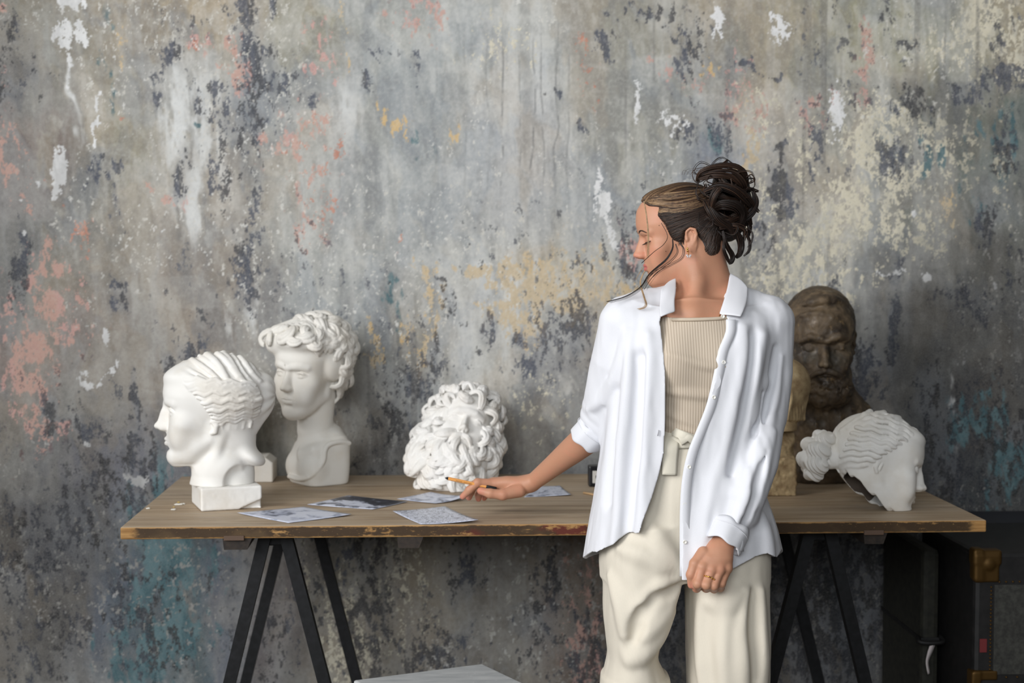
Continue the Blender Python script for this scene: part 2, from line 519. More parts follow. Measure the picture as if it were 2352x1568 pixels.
CREAM = [(2000,330,50,66,.82),(1975,290,26,36,.6),(2080,280,26,34,.7),(1950,490,52,52,.74),(1780,480,34,44,.45),(1870,560,60,56,.72),(1790,620,60,46,.68),(1900,650,80,30,.5),
 (2150,330,40,60,.5),(2230,310,24,50,.48),(2060,420,50,44,.56),(2050,520,44,44,.56),(2110,560,40,50,.56),(2300,400,16,70,.42),(1720,430,16,50,.4),(1850,380,24,60,.42),
 (2250,75,66,46,.7),(2140,100,50,40,.45),(2320,150,26,40,.6),(1150,100,60,40,.3),(1250,940,40,50,.25),(1740,250,40,60,.25),(800,1470,34,90,.62),(780,1390,24,60,.5),(930,1330,44,80,.4),(690,1330,20,60,.4)]
WHITE = [(170,8,33,15,1),(190,88,13,26,1),(142,86,16,18,.88),(158,118,11,28,.78),(166,168,5,36,.6),(163,230,5,40,.5),(132,380,15,38,1.05),(121,436,7,12,.95),(1386,472,16,26,1.02),(1400,515,9,32,.85),
 (1370,432,7,22,.88),(1468,260,6,44,.88),(1474,236,5,24,.7),(1410,548,8,24,.85),(1644,45,14,28,.85),(1768,42,22,13,.72),(1918,258,14,44,1),(1545,312,12,20,.62),(1640,318,12,12,.5),
 (440,270,26,56,.46),(392,265,26,60,.46),(405,330,26,30,.5),(460,480,22,40,.44),(400,210,22,26,.44),(785,265,24,60,.36),(316,1105,20,13,.85),(225,1046,9,8,.8),(1130,605,22,10,.42),(211,285,4,56,.6),
 (242,788,5,14,1),(225,865,20,9,.72),(48,540,5,6,1),(80,422,4,5,1),(45,460,3,3,1),(262,1370,6,16,.7),(385,540,18,7,.6),(1070,900,60,60,.16),(1180,160,80,80,.14),(480,330,24,80,.38),(1200,690,70,110,.24),
 (1880,730,20,110,.42),(1930,870,20,60,.35),(2285,645,4,6,1),(2135,650,9,9,.95),(2100,500,6,6,.95),(2220,815,7,18,.75),(2205,955,4,60,.5),(2058,650,30,5,.8),(1080,830,30,60,.2),(595,730,14,40,.5),(540,750,10,40,.4)]
TEAL = [(400,1400,66,180,.72),(440,1330,40,70,.55),(300,1520,50,60,.5),(2315,285,46,56,.62),(2240,300,40,30,.4),(2230,430,20,60,.42),(2260,990,46,50,.5),(2310,1100,50,70,.5),(245,150,16,60,.36),(900,730,30,60,.22),(870,640,16,30,.4),(980,320,26,30,.38),(455,310,8,6,.8),(1620,300,30,30,.25),(2120,370,30,40,.4)]
# broad tones, paint with light falloff baked in: x, y, rx, ry, weight, colour
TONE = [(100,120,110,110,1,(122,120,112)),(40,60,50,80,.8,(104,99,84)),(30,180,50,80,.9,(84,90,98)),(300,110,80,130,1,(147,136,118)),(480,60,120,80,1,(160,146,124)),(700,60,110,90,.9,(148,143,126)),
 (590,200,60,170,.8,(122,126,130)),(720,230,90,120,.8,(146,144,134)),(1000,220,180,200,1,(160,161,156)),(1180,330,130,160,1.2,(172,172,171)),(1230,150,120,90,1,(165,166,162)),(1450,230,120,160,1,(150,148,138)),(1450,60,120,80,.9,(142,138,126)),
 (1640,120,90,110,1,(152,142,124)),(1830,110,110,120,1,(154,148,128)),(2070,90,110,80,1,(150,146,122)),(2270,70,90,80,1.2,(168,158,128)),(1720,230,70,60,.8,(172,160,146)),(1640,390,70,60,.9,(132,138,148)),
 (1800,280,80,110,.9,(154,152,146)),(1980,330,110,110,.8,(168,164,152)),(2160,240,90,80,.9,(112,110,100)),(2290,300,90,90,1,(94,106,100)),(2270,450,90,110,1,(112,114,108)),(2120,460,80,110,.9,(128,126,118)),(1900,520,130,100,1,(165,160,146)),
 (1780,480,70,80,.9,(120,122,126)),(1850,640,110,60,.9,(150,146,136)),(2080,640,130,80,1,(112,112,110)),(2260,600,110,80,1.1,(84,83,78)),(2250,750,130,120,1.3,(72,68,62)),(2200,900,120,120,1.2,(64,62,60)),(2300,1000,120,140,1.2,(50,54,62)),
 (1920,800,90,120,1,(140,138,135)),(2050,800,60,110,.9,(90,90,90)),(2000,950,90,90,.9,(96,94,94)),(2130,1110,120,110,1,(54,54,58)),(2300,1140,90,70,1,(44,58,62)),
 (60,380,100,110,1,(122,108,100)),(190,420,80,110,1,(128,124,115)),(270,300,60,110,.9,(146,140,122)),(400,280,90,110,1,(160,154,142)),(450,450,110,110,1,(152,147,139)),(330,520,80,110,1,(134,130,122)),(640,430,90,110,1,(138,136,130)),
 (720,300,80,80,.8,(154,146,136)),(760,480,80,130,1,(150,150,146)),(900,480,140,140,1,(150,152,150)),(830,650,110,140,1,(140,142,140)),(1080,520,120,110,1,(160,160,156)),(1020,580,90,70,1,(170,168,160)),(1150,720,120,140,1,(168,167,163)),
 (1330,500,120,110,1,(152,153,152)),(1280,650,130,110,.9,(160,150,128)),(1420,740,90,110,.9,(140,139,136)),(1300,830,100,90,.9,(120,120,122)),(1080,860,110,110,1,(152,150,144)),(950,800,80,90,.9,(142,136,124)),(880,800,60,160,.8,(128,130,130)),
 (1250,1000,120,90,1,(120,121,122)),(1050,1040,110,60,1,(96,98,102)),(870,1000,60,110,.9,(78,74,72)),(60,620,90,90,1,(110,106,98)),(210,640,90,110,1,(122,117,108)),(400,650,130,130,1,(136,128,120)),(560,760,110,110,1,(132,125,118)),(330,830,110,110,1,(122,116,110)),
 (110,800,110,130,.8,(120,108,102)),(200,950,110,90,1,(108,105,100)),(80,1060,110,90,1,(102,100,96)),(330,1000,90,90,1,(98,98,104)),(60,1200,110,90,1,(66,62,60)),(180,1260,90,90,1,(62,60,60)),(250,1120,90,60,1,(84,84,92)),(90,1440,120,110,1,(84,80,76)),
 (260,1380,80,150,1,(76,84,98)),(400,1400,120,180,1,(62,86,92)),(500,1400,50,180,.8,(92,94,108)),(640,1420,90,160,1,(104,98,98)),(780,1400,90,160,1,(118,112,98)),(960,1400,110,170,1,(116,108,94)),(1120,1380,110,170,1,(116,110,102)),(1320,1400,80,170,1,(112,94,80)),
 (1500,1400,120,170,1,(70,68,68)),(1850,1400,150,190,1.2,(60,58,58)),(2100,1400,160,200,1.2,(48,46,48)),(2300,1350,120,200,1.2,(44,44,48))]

def n2d(X, Y, seed=0):
    xi, yi = np.floor(X).astype(np.int64), np.floor(Y).astype(np.int64)
    fx, fy = X - xi, Y - yi
    fx = fx * fx * fx * (fx * (fx * 6 - 15) + 10); fy = fy * fy * fy * (fy * (fy * 6 - 15) + 10)
    def h(a, b):
        n = (a * 374761393 + b * 668265263 + seed * 1274126177) & 0xffffffff
        n = ((n ^ (n >> 13)) * 1274126177) & 0xffffffff
        return ((n ^ (n >> 16)) & 0xffff) / 65535.0
    u = h(xi, yi) * (1 - fx) + h(xi + 1, yi) * fx
    v = h(xi, yi + 1) * (1 - fx) + h(xi + 1, yi + 1) * fx
    return u * (1 - fy) + v * fy

def f2d(X, Y, sx, sy, oct=5, seed=0, rough=.6):
    r, a, t = 0, 1.0, 0
    x, y = X * sx, Y * sy
    for o in range(oct):
        r = r + a * n2d(x, y, seed + 17 * o); t += a; a *= rough
        x, y = x * 1.93 * .95 + y * .31, y * 1.93 * .95 - x * .31 * (sy / sx if sy < sx else 1) * .3
    return r / t

def sstep(v, lo, hi):
    t = np.clip((v - lo) / (hi - lo), 0, 1); return t * t * (3 - 2 * t)

def wall_paint(o, XX, ZZ):
    """layered paint of the wall: broad tones with some shade painted in, brush streaks, flaked patches and flecks"""
    X0, Z0 = XX.astype(float), ZZ.astype(float)
    wx = (f2d(X0, Z0, 7, 4, 4, 11) - .5) * .15 + (f2d(X0, Z0, 30, 15, 3, 15) - .5) * .05
    wz = (f2d(X0, Z0, 7, 4, 4, 23) - .5) * .26 + (f2d(X0, Z0, 30, 15, 3, 29) - .5) * .08
    ppm = FPX / (WALL_Y - CAM[1])
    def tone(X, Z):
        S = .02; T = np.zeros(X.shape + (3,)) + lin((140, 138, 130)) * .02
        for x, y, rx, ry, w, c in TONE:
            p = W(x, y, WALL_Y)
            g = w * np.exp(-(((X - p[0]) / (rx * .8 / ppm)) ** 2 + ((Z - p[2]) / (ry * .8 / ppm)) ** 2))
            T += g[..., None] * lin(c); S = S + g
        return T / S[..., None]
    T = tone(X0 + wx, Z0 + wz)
    def put(T, f, c):
        f = np.asarray(f)[..., None]
        return T * (1 - f) + np.asarray(c) * f
    # a second coat sampled with another offset shows through ragged gaps
    gap = f2d(X0, Z0, 16, 8, 6, 201, .66)
    jx, jz = (f2d(X0, Z0, 3, 2, 2, 211) - .5) * .7, (f2d(X0, Z0, 3, 2, 2, 213) - .5) * .8
    T = put(T, sstep(gap, .54, .59) * .38, tone(X0 + jx, Z0 + jz))
    lum = T @ np.array([.25, .6, .15])
    LF = np.clip(lum / .26, .22, 1.1)[..., None]
    def putr(T, f, c): return put(T, f, lin(c) * LF)
    st = f2d(X0, Z0, 30, 3.2, 5, 31, .65); bl = f2d(X0 + wx, Z0 + wz, 10, 5, 6, 37, .62); hue = f2d(X0 + wx, Z0 + wz, 6, 3.2, 5, 41)
    mid = f2d(X0, Z0, 38, 18, 5, 43, .65); fine = f2d(X0, Z0, 150, 130, 3, 47, .7)
    T = putr(T, sstep(st, .50, .70) * .26, (192, 191, 188)); T = putr(T, sstep(st, .50, .32) * .22, (100, 99, 97))
    T = putr(T, sstep(bl, .53, .62) * .26, (194, 192, 184)); T = putr(T, sstep(bl, .46, .36) * .28, (98, 102, 108))
    T = putr(T, sstep(hue, .54, .66) * .28, (172, 156, 134)); T = putr(T, sstep(hue, .45, .34) * .26, (128, 138, 148))
    T = putr(T, sstep(mid, .54, .68) * .20, (190, 188, 182)); T = putr(T, sstep(mid, .45, .32) * .20, (104, 102, 101))
    sm = f2d(X0, Z0, 5, 11, 5, 53, .6); T = putr(T, sstep(sm, .58, .66) * .16, (198, 196, 190))
    masks = {}
    for nm, L in (('dark', DARK), ('pink', PINK), ('red', RED), ('yell', YELL), ('cream', CREAM), ('white', [q for q in WHITE if q[4] >= .6]), ('chalk', [q for q in WHITE if q[4] < .6]), ('teal', TEAL)):
        m = np.zeros(X0.shape)
        for x, y, rx, ry, w in L:
            p = W(x, y, WALL_Y)
            k = .28 if (nm == 'white' and w > .8) else (.6 if nm == 'dark' else .8)
            g = 1.25 if nm in ('white', 'red') else 1.5
            q = ((X0 + wx * k - p[0]) / (rx * g / ppm)) ** 2 + ((Z0 + wz * k - p[2]) / (ry * g / ppm)) ** 2
            m = np.maximum(m, w * np.exp(-q ** (1.8 if nm == 'white' else 1.3)))
        masks[nm] = m
    def nz(sx, sy, seed, oct=7, rough=.68):
        f = f2d(X0, Z0, sx, sy, oct, seed, rough)
        return np.clip((f - .30) / .40, 0, 1)
    n1, n2, n3, n4 = nz(46, 25, 61, 6, .76), nz(60, 31, 67, 6, .78), nz(78, 54, 71, 6, .76), nz(26, 10, 73, 6, .7)
    def patch(T, m, n, c1, c2, soft, amt, v, dim=1.0):
        f = sstep(m - n, 0, soft) * amt
        c = put(np.zeros(T.shape) + lin(c1), sstep(v, .38, .62), lin(c2)) * (1 - dim + dim * np.clip(LF * 1.1 + .05, .3, 1.0))
        return put(T, f, c)
    T = put(T, np.clip(masks['chalk'] * 1.9, 0, .95) * sstep(.6 * st + .4 * mid, .40, .58), lin((206, 206, 203)))
    T = put(T, np.clip(masks['dark'] - .15, 0, 1) * .62 * sstep(bl, .40, .56), lin((104, 111, 122)))
    T = patch(T, np.minimum(1, masks['teal'] * 1.35), n4, (58, 92, 99), (84, 113, 118), .25, .9, mid, .12)
    T = patch(T, np.minimum(1, masks['yell'] * 1.18), n2, (198, 168, 118), (188, 170, 140), .14, .9, bl, .3)
    T = patch(T, masks['pink'], n1, (192, 148, 140), (186, 146, 132), .10, .8, bl, .25)
    T = patch(T, masks['cream'], n3, (206, 198, 176), (190, 184, 166), .06, .94, mid)
    T = patch(T, masks['red'], n3, (178, 116, 94), (190, 134, 112), .12, .85, mid, .45)
    area = f2d(X0, Z0, 3.2, 2.2, 3, 79)
    T = patch(T, sstep(area, .50, .74) * .14, n1, (82, 86, 95), (60, 62, 68), .04, .8, mid)
    T = patch(T, masks['dark'] * .93, n2, (66, 72, 86), (48, 49, 55), .09, .84, st)
    T = patch(T, sstep(f2d(X0, Z0, 2.8, 2, 3, 83), .48, .7) * .12, n3, (206, 204, 198), (192, 188, 178), .04, .8, mid)
    run = f2d(X0 + wx * .05, Z0, 46, .9, 2, 89); rm = f2d(X0, Z0, 2.4, 1.2, 2, 97)
    T = put(T, sstep(run, .30, .22) * sstep(rm, .5, .62) * .45, lin((100, 98, 96)))
    p = W(1200, 260, WALL_Y)
    for dx, a in ((-130, .3), (-80, .35), (-48, .6), (-5, .4), (24, .55), (45, .5), (78, .5), (108, .35), (-200, .25)):
        xc = W(1200 + dx, 260, WALL_Y)[0]; l = np.abs(X0 + (f2d(X0 * 0, Z0, 1, 9, 2, 101 + dx) - .5) * .02 - xc)
        T = put(T, sstep(l, .0042, .0012) * sstep(np.abs(Z0 - p[2]), .30, .12) * a * sstep(mid, .36, .5), lin((98, 98, 98)))
    T = patch(T, masks['white'], n3, (224, 223, 221), (206, 205, 203), .05, .96, mid)
    T = putr(T, sstep(fine, .5, .75) * .14, (206, 202, 194)); T = putr(T, sstep(fine, .45, .25) * .12, (88, 86, 84))
    T = np.clip(T * np.array([1.25, 1.27, 1.29]), 0, .86)
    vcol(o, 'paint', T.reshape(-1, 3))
    hgt = .45 * mid + .35 * fine + .3 * sstep(masks['cream'] - n3, 0, .1) + .25 * sstep(masks['white'] - n3, 0, .1) - .25 * sstep(masks['dark'] - n2, 0, .08)
    me = o.data; co = np.empty(len(me.vertices) * 3, np.float32); me.vertices.foreach_get('co', co)
    co = co.reshape(-1, 3); co[:, 1] -= (hgt.reshape(-1) - .5) * .0022; me.vertices.foreach_set('co', co.ravel()); me.update()

def wall_material():
    m = mat('weathered_painted_plaster', (150, 148, 140), .85, spec=.25); n = NT(m)
    g = n.noise(n.coord(), 420, 2, .6)
    col = n.attr('paint').outputs['Color']
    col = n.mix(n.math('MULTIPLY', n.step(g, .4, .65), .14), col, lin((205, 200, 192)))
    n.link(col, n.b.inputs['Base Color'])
    n.bump(g, .25, .002)
    return m

def simple_wall(name, V, F, m):
    o = mesh_obj(name, V, F, m, smooth=False); tag(o, kind='structure'); return o

def build_room():
    m = wall_material()
    x0, x1, z0, z1 = -3.3, 3.3, 0.0, 4.2
    xs = np.concatenate([np.linspace(x0, -1.62, 20)[:-1], np.linspace(-1.62, 1.62, 1060), np.linspace(1.62, x1, 20)[1:]])
    za, zb = W(1176, 1568, WALL_Y)[2] - .04, W(1176, 0, WALL_Y)[2] + .04
    zs = np.concatenate([np.linspace(z0, za, 12)[:-1], np.linspace(za, zb, 640), np.linspace(zb, z1, 20)[1:]])
    XX, ZZ = np.meshgrid(xs, zs)
    V = np.stack([XX, np.full_like(XX, WALL_Y), ZZ], -1).reshape(-1, 3)
    F = grid_faces(len(xs), len(zs))
    o = mesh_obj('wall_back', V, F, m); tag(o, kind='structure')
    wall_paint(o, XX, ZZ)
    # floor
    fm = mat('dark_worn_floor_boards', (74, 66, 60), .7); n = NT(fm)
    C = n.coord((1, .08, 1)); nz = n.noise(C, 9, 5)
    n.link(n.ramp(nz, [(.3, lin((50, 44, 40))), (.7, lin((92, 82, 72)))]), n.b.inputs['Base Color'])
    simple_wall('floor', [(-3.3, -6.3, 0), (3.3, -6.3, 0), (3.3, WALL_Y, 0), (-3.3, WALL_Y, 0)], [(0, 1, 2, 3)], fm)
    cm = mat('grey_ceiling_paint', (150, 148, 145), .9)
    simple_wall('ceiling', [(-3.3, -6.3, 4.2), (-3.3, WALL_Y, 4.2), (3.3, WALL_Y, 4.2), (3.3, -6.3, 4.2)], [(0, 1, 2, 3)], cm)
    dm = mat('dark_grey_plaster', (70, 69, 70), .9)
    simple_wall('wall_right', [(3.3, -6.3, 0), (3.3, WALL_Y, 0), (3.3, WALL_Y, 4.2), (3.3, -6.3, 4.2)], [(0, 3, 2, 1)], dm)
    fx0, fx1, fz0, fz1 = -2.9, .3, 1.9, 3.9  # window opening added behind the camera for frontal fill
    V = [(x, -6.3, z) for z in (0, fz0, fz1, 4.2) for x in (-3.3, fx0, fx1, 3.3)]
    F = [(j * 4 + i, j * 4 + i + 1, (j + 1) * 4 + i + 1, (j + 1) * 4 + i) for j in range(3) for i in range(3) if not (i == 1 and j == 1)]
    simple_wall('wall_front', V, F, dm)
    fm2 = mat('dark_window_metal', (40, 42, 45), .5)
    fr = [box_vf((x, -6.3, (fz0 + fz1) / 2), (.025, .04, (fz1 - fz0) / 2)) for x in np.linspace(fx0, fx1, 5)] + [box_vf(((fx0 + fx1) / 2, -6.3, z), ((fx1 - fx0) / 2, .04, .025)) for z in (fz0, 2.9, fz1)]
    V, F = merge(fr); simple_wall('added_fill_window', V, F, fm2)
    # left wall with a tall studio window
    wy0, wy1, wz0, wz1 = -4.7, -1.7, 1.35, 3.9
    ys = [-6.3, wy0, wy1, WALL_Y]; zz = [0, wz0, wz1, 4.2]
    V = [(-3.3, y, z) for z in zz for y in ys]; F = []
    for j in range(3):
        for i in range(3):
            if i == 1 and j == 1: continue
            F.append((j * 4 + i, j * 4 + i + 1, (j + 1) * 4 + i + 1, (j + 1) * 4 + i))
    simple_wall('wall_left', V, F, dm)
    fr = []
    for y in np.linspace(wy0, wy1, 5): fr.append(box_vf((-3.3, y, (wz0 + wz1) / 2), (.04, .025, (wz1 - wz0) / 2)))
    for z in (wz0, 2.6, wz1): fr.append(box_vf((-3.3, (wy0 + wy1) / 2, z), (.04, (wy1 - wy0) / 2, .025)))
    V, F = merge(fr)
    simple_wall('window_1', V, F, fm2)
    # daylight entering through the window
    L = bpy.data.lights.new('window_daylight', 'AREA'); L.shape = 'RECTANGLE'
    L.size = wz1 - wz0; L.size_y = wy1 - wy0; L.energy = KEY; L.color = (1.0, .99, .985)
    lo = bpy.data.objects.new('window_daylight', L); COL.objects.link(lo)
    lo.location = (-3.36, (wy0 + wy1) / 2, (wz0 + wz1) / 2)
    lo.rotation_euler = (0, -PI / 2, 0)
    L2 = bpy.data.lights.new('front_fill_light', 'AREA'); L2.shape = 'RECTANGLE'  # fill lamp added in the front opening to soften the shaded sides
    L2.size = fx1 - fx0; L2.size_y = fz1 - fz0; L2.energy = FILL; L2.color = (.93, .97, 1.0)
    lo = bpy.data.objects.new('front_fill_light', L2); COL.objects.link(lo)
    lo.location = ((fx0 + fx1) / 2, -6.36, (fz0 + fz1) / 2); lo.rotation_euler = (PI / 2, 0, 0)
    w = bpy.data.worlds.new('World'); scene.world = w; w.use_nodes = True
    w.node_tree.nodes['Background'].inputs[0].default_value = (.75, .85, 1.0, 1)
    w.node_tree.nodes['Background'].inputs[1].default_value = .5

def build_camera():
    c = bpy.data.cameras.new('Camera'); o = bpy.data.objects.new('Camera', c); COL.objects.link(o)
    o.location = CAM; c.sensor_width = 36; c.lens = FPX * 36 / 2352; c.sensor_fit = 'HORIZONTAL'
    o.rotation_euler = (PI / 2 - PITCH, 0, -YAW)
    c.dof.use_dof = True; c.dof.focus_distance = 3.12; c.dof.aperture_fstop = 3.6
    scene.camera = o
    v = scene.view_settings
    scene.display_settings.display_device = 'sRGB'
    v.view_transform = 'Standard'; v.look = 'None'; v.gamma = 1; v.use_curve_mapping = False; v.exposure = EXPO
    scene.cycles.use_denoising = True; scene.cycles.adaptive_threshold = .02
    scene.cycles.max_bounces = 5; scene.cycles.diffuse_bounces = 3
KEY, FILL, EXPO = 290.0, 185.0, 0.13
# ================================================================ TABLE AND FLAT THINGS
TH = .78
def wood_material():
    m = mat('old_grey_brown_wood', (140, 120, 98), .62, spec=.3); n = NT(m)
    C = n.coord((.09, 1.6, 1.0)); g = n.noise(C, 26, 7, .65, .5); g2 = n.noise(n.coord((.2, 2.2, 1)), 60, 4, .6)
    big = n.noise(n.coord((.5, 1.2, 1), (2, 1, 0)), 3, 4, .6); bl = n.noise(n.coord((.4, 1, 1), (7, 3, 0)), 9, 5, .6)
    col = n.ramp(g, [(.3, lin((136, 114, 90))), (.5, lin((174, 153, 127))), (.72, lin((196, 178, 153)))])
    col = n.mix(n.math('MULTIPLY', n.step(big, .45, .65), .45), col, lin((184, 170, 152)))
    col = n.mix(n.math('MULTIPLY', n.step(bl, .46, .3), .35), col, lin((122, 102, 82)))
    col = n.mix(n.math('MULTIPLY', n.step(g2, .6, .72), .4), col, lin((204, 194, 178)))
    sc = n.noise(n.coord((.12, 2.4, 1), (1, 9, 0)), 30, 5, .7); scm = n.noise(n.coord((.6, 1, 1), (4, 4, 0)), 5, 3)
    col = n.mix(n.math('MULTIPLY', n.math('MULTIPLY', n.step(sc, .58, .64), n.step(scm, .5, .62)), .6), col, lin((200, 194, 186)))
    n.link(col, n.b.inputs['Base Color'])
    n.link(n.math('ADD', n.math('MULTIPLY', g, .25), .42), n.b.inputs['Roughness'])
    n.bump(g, .12, .002)
    return m

def edge_material():
    """worn dark paint over yellow wood; red remnants in the middle of the length"""
    m = mat('worn_painted_wood_edge', (150, 110, 62), .6, spec=.3); n = NT(m)
    c = n.new('ShaderNodeTexCoord'); s = n.new('ShaderNodeSeparateXYZ'); n.link(c.outputs['Object'], s.inputs[0])
    x, y, z = s.outputs
    a = n.noise(n.coord((.5, 1, 1.3)), 60, 7, .7, .3); b = n.noise(n.coord((.35, 1, .6), (3, 0, 0)), 14, 5, .6); f = n.noise(n.coord((1, 1, 1)), 160, 4, .65)
    wood = n.ramp(n.noise(n.coord((.15, 1, 2)), 60, 4), [(.3, lin((136, 98, 56))), (.7, lin((186, 146, 92)))])
    # edges of the board keep bare wood, face keeps old paint
    zc = n.math('ABSOLUTE', n.math('SUBTRACT', z, TH - .0145))
    face = n.step(n.math('ADD', zc, n.math('MULTIPLY', n.math('SUBTRACT', a, .5), .012)), .0125, .0095)
    xe = n.step(n.math('ADD', n.math('ABSOLUTE', x), n.math('MULTIPLY', n.math('SUBTRACT', a, .5), .06)), .975, .955)
    worn = n.math('ADD', n.math('MULTIPLY', b, .62), n.math('MULTIPLY', a, .5))
    mid = n.step(n.math('ABSOLUTE', n.math('ADD', x, .2)), .62, .2)
    keep = n.step(n.math('SUBTRACT', worn, n.math('MULTIPLY', mid, .075)), .42, .49)
    paint = n.mix(n.step(n.noise(n.coord((.6, 1, 1), (5, 0, 0)), 9, 4), .52, .62), lin((66, 50, 33)), lin((84, 66, 44)))
    redm = n.math('MULTIPLY', n.step(n.math('ABSOLUTE', n.math('SUBTRACT', x, .02)), .34, .16), n.step(n.noise(n.coord((.5, 1, 1), (2, 6, 1)), 16, 5), .44, .54))
    paint = n.mix(redm, paint, lin((92, 40, 30)))
    col = n.mix(n.math('MULTIPLY', n.math('MULTIPLY', face, xe), keep), wood, paint)
    col = n.mix(n.math('MULTIPLY', n.step(f, .62, .7), .4), col, lin((190, 150, 96)))
    n.link(col, n.b.inputs['Base Color']); n.bump(a, .3, .002)
    return m

def build_table():
    root = empty('tabletop', (0, .4, TH))
    tag(root, 'long grey-brown wooden tabletop with worn yellow edges on black trestles', 'tabletop')
    V, F = box_vf((0, .4, TH - .0142), (1.0, .4, .0142), bev=.0035)
    # fine subdivision of the front edge outline for a slightly uneven worn edge
    o = mesh_obj('board', V, F, wood_material(), root, smooth=False)
    o.data.materials.append(edge_material())
    for p in o.data.polygons:
        if abs(p.normal.z) < .8: p.material_index = 1
    dk = mat('dark_stained_batten_wood', (58, 46, 36), .7); n = NT(dk)
    nz = n.noise(n.coord((6, .4, 6)), 14, 4); n.link(n.ramp(nz, [(.3, lin((26, 20, 16))), (.7, lin((54, 43, 34)))]), n.b.inputs['Base Color'])
    lt = mat('bare_batten_end_wood', (92, 72, 58), .7)
    for px, tip, wd in ((542, 1, .031), (940, 0, .028), (2010, 1, .026)):
        p = W(px, 1245, 0.0); x = p[0]
        pts = [(-wd, 0), (wd * 1.15, 0), (wd * .8, -.026), (-wd * .9, -.026)]
        V = [(x + a, y, TH - .0285 + b) for y in (.004, .79) for a, b in pts]
        F = [(0, 3, 2, 1), (4, 5, 6, 7), (0, 1, 5, 4), (1, 2, 6, 5), (2, 3, 7, 6), (3, 0, 4, 7)]
        bt = mesh_obj('batten', V, F, dk, root, smooth=False)
        if tip:
            V, F = box_vf((x - .004, -.0015, TH - .0265), (.023, .004, .0055), bev=.001)
            mesh_obj('batten_tip', V, F, lt, bt, smooth=False)

def bar_vf(a, b, w, d):
    """square bar from a to b; w across x, d across y"""
    a, b = np.array(a, float), np.array(b, float)
    V = []
    for p in (a, b):
        for sx, sy in ((-1, -1), (1, -1), (1, 1), (-1, 1)): V.append(p + np.array([sx * w / 2, sy * d / 2, 0]))
    return np.array(V), [(3, 2, 1, 0), (4, 5, 6, 7), (0, 1, 5, 4), (1, 2, 6, 5), (2, 3, 7, 6), (3, 0, 4, 7)]

def build_trestle(xc, label, first):
    m = bpy.data.materials.get('black_painted_steel')
    if m is None:
        m = mat('black_painted_steel', (17, 18, 20), .55, spec=.35); n = NT(m)
        nz = n.noise(n.coord(), 60, 4); n.link(n.ramp(nz, [(.4, lin((13, 14, 16))), (.75, lin((28, 29, 32)))]), n.b.inputs['Base Color'])
    root = empty('trestle', (xc, .4, 0)); tag(root, label, 'trestle', 'trestles under the table')
    zt = TH - .0287
    V, F = box_vf((xc, .42, zt - .018), (.022, .32, .018), bev=.003); mesh_obj('beam', V, F, m, root, smooth=False)
    for y in (.10, .70):
        for s in (-1, 1):
            V, F = bar_vf((xc + s * .208, y, 0.0), (xc + s * .024, y, zt - .01), .029, .030)
            mesh_obj('leg', V, F, m, root, smooth=False)

PHOTO_KIND = []
def paper_material(seed, kind):
    m = mat('printed_photograph', (190, 196, 214), .38, spec=.5); n = NT(m)
    u = n.attr('sheet').outputs['Vector']
    mp = n.new('ShaderNodeMapping'); n.link(u, mp.inputs[0]); mp.inputs['Location'].default_value = (seed * 3.1, seed * 1.7, seed)
    mp.inputs['Scale'].default_value = (1, 1, 1)
    v = mp.outputs[0]
    a = n.noise(v, 3.0 if kind != 'line' else 5, 5, .6, .8); b = n.noise(v, 12, 5, .65, .4)
    lo, mid_, hi = lin((36, 38, 48)), lin((134, 140, 160)), lin((218, 223, 238))
    if kind == 'dark':
        t = n.math('ADD', n.math('MULTIPLY', a, .8), n.math('MULTIPLY', b, .3))
        sx = n.new('ShaderNodeSeparateXYZ'); n.link(u, sx.inputs[0])
        t = n.math('SUBTRACT', t, n.math('MULTIPLY', n.step(sx.outputs[0], .3, .62), .11))
        col = n.ramp(t, [(.36, lo), (.46, lin((58, 62, 74))), (.5, mid_), (.54, hi)])
    elif kind == 'line':
        f = n.math('ABSOLUTE', n.math('SUBTRACT', a, .5)); g = n.math('ABSOLUTE', n.math('SUBTRACT', b, .5))
        t = n.math('MINIMUM', f, n.math('MULTIPLY', g, .8))
        col = n.ramp(t, [(.0, lin((70, 74, 88))), (.008, mid_), (.015, hi)])
        wv = n.noise(v, 2.2, 2, .5); col = n.mix(n.math('MULTIPLY', n.step(wv, .5, .6), .12), col, mid_)
    else:
        t = n.math('ADD', n.math('MULTIPLY', a, .75), n.math('MULTIPLY', b, .28))
        col = n.ramp(t, [(.30, lo), (.39, lin((92, 97, 114))), (.46, lin((172, 180, 202))), (.53, hi)])
    # white border of the print
    sx = n.new('ShaderNodeSeparateXYZ'); n.link(u, sx.inputs[0])
    e = n.math('MAXIMUM', n.math('ABSOLUTE', n.math('SUBTRACT', sx.outputs[0], .5)), n.math('ABSOLUTE', n.math('SUBTRACT', sx.outputs[1], .5)))
    col = n.mix(n.step(e, .490, .494), col, lin((204, 210, 228)))
    n.link(col, n.b.inputs['Base Color'])
    return m

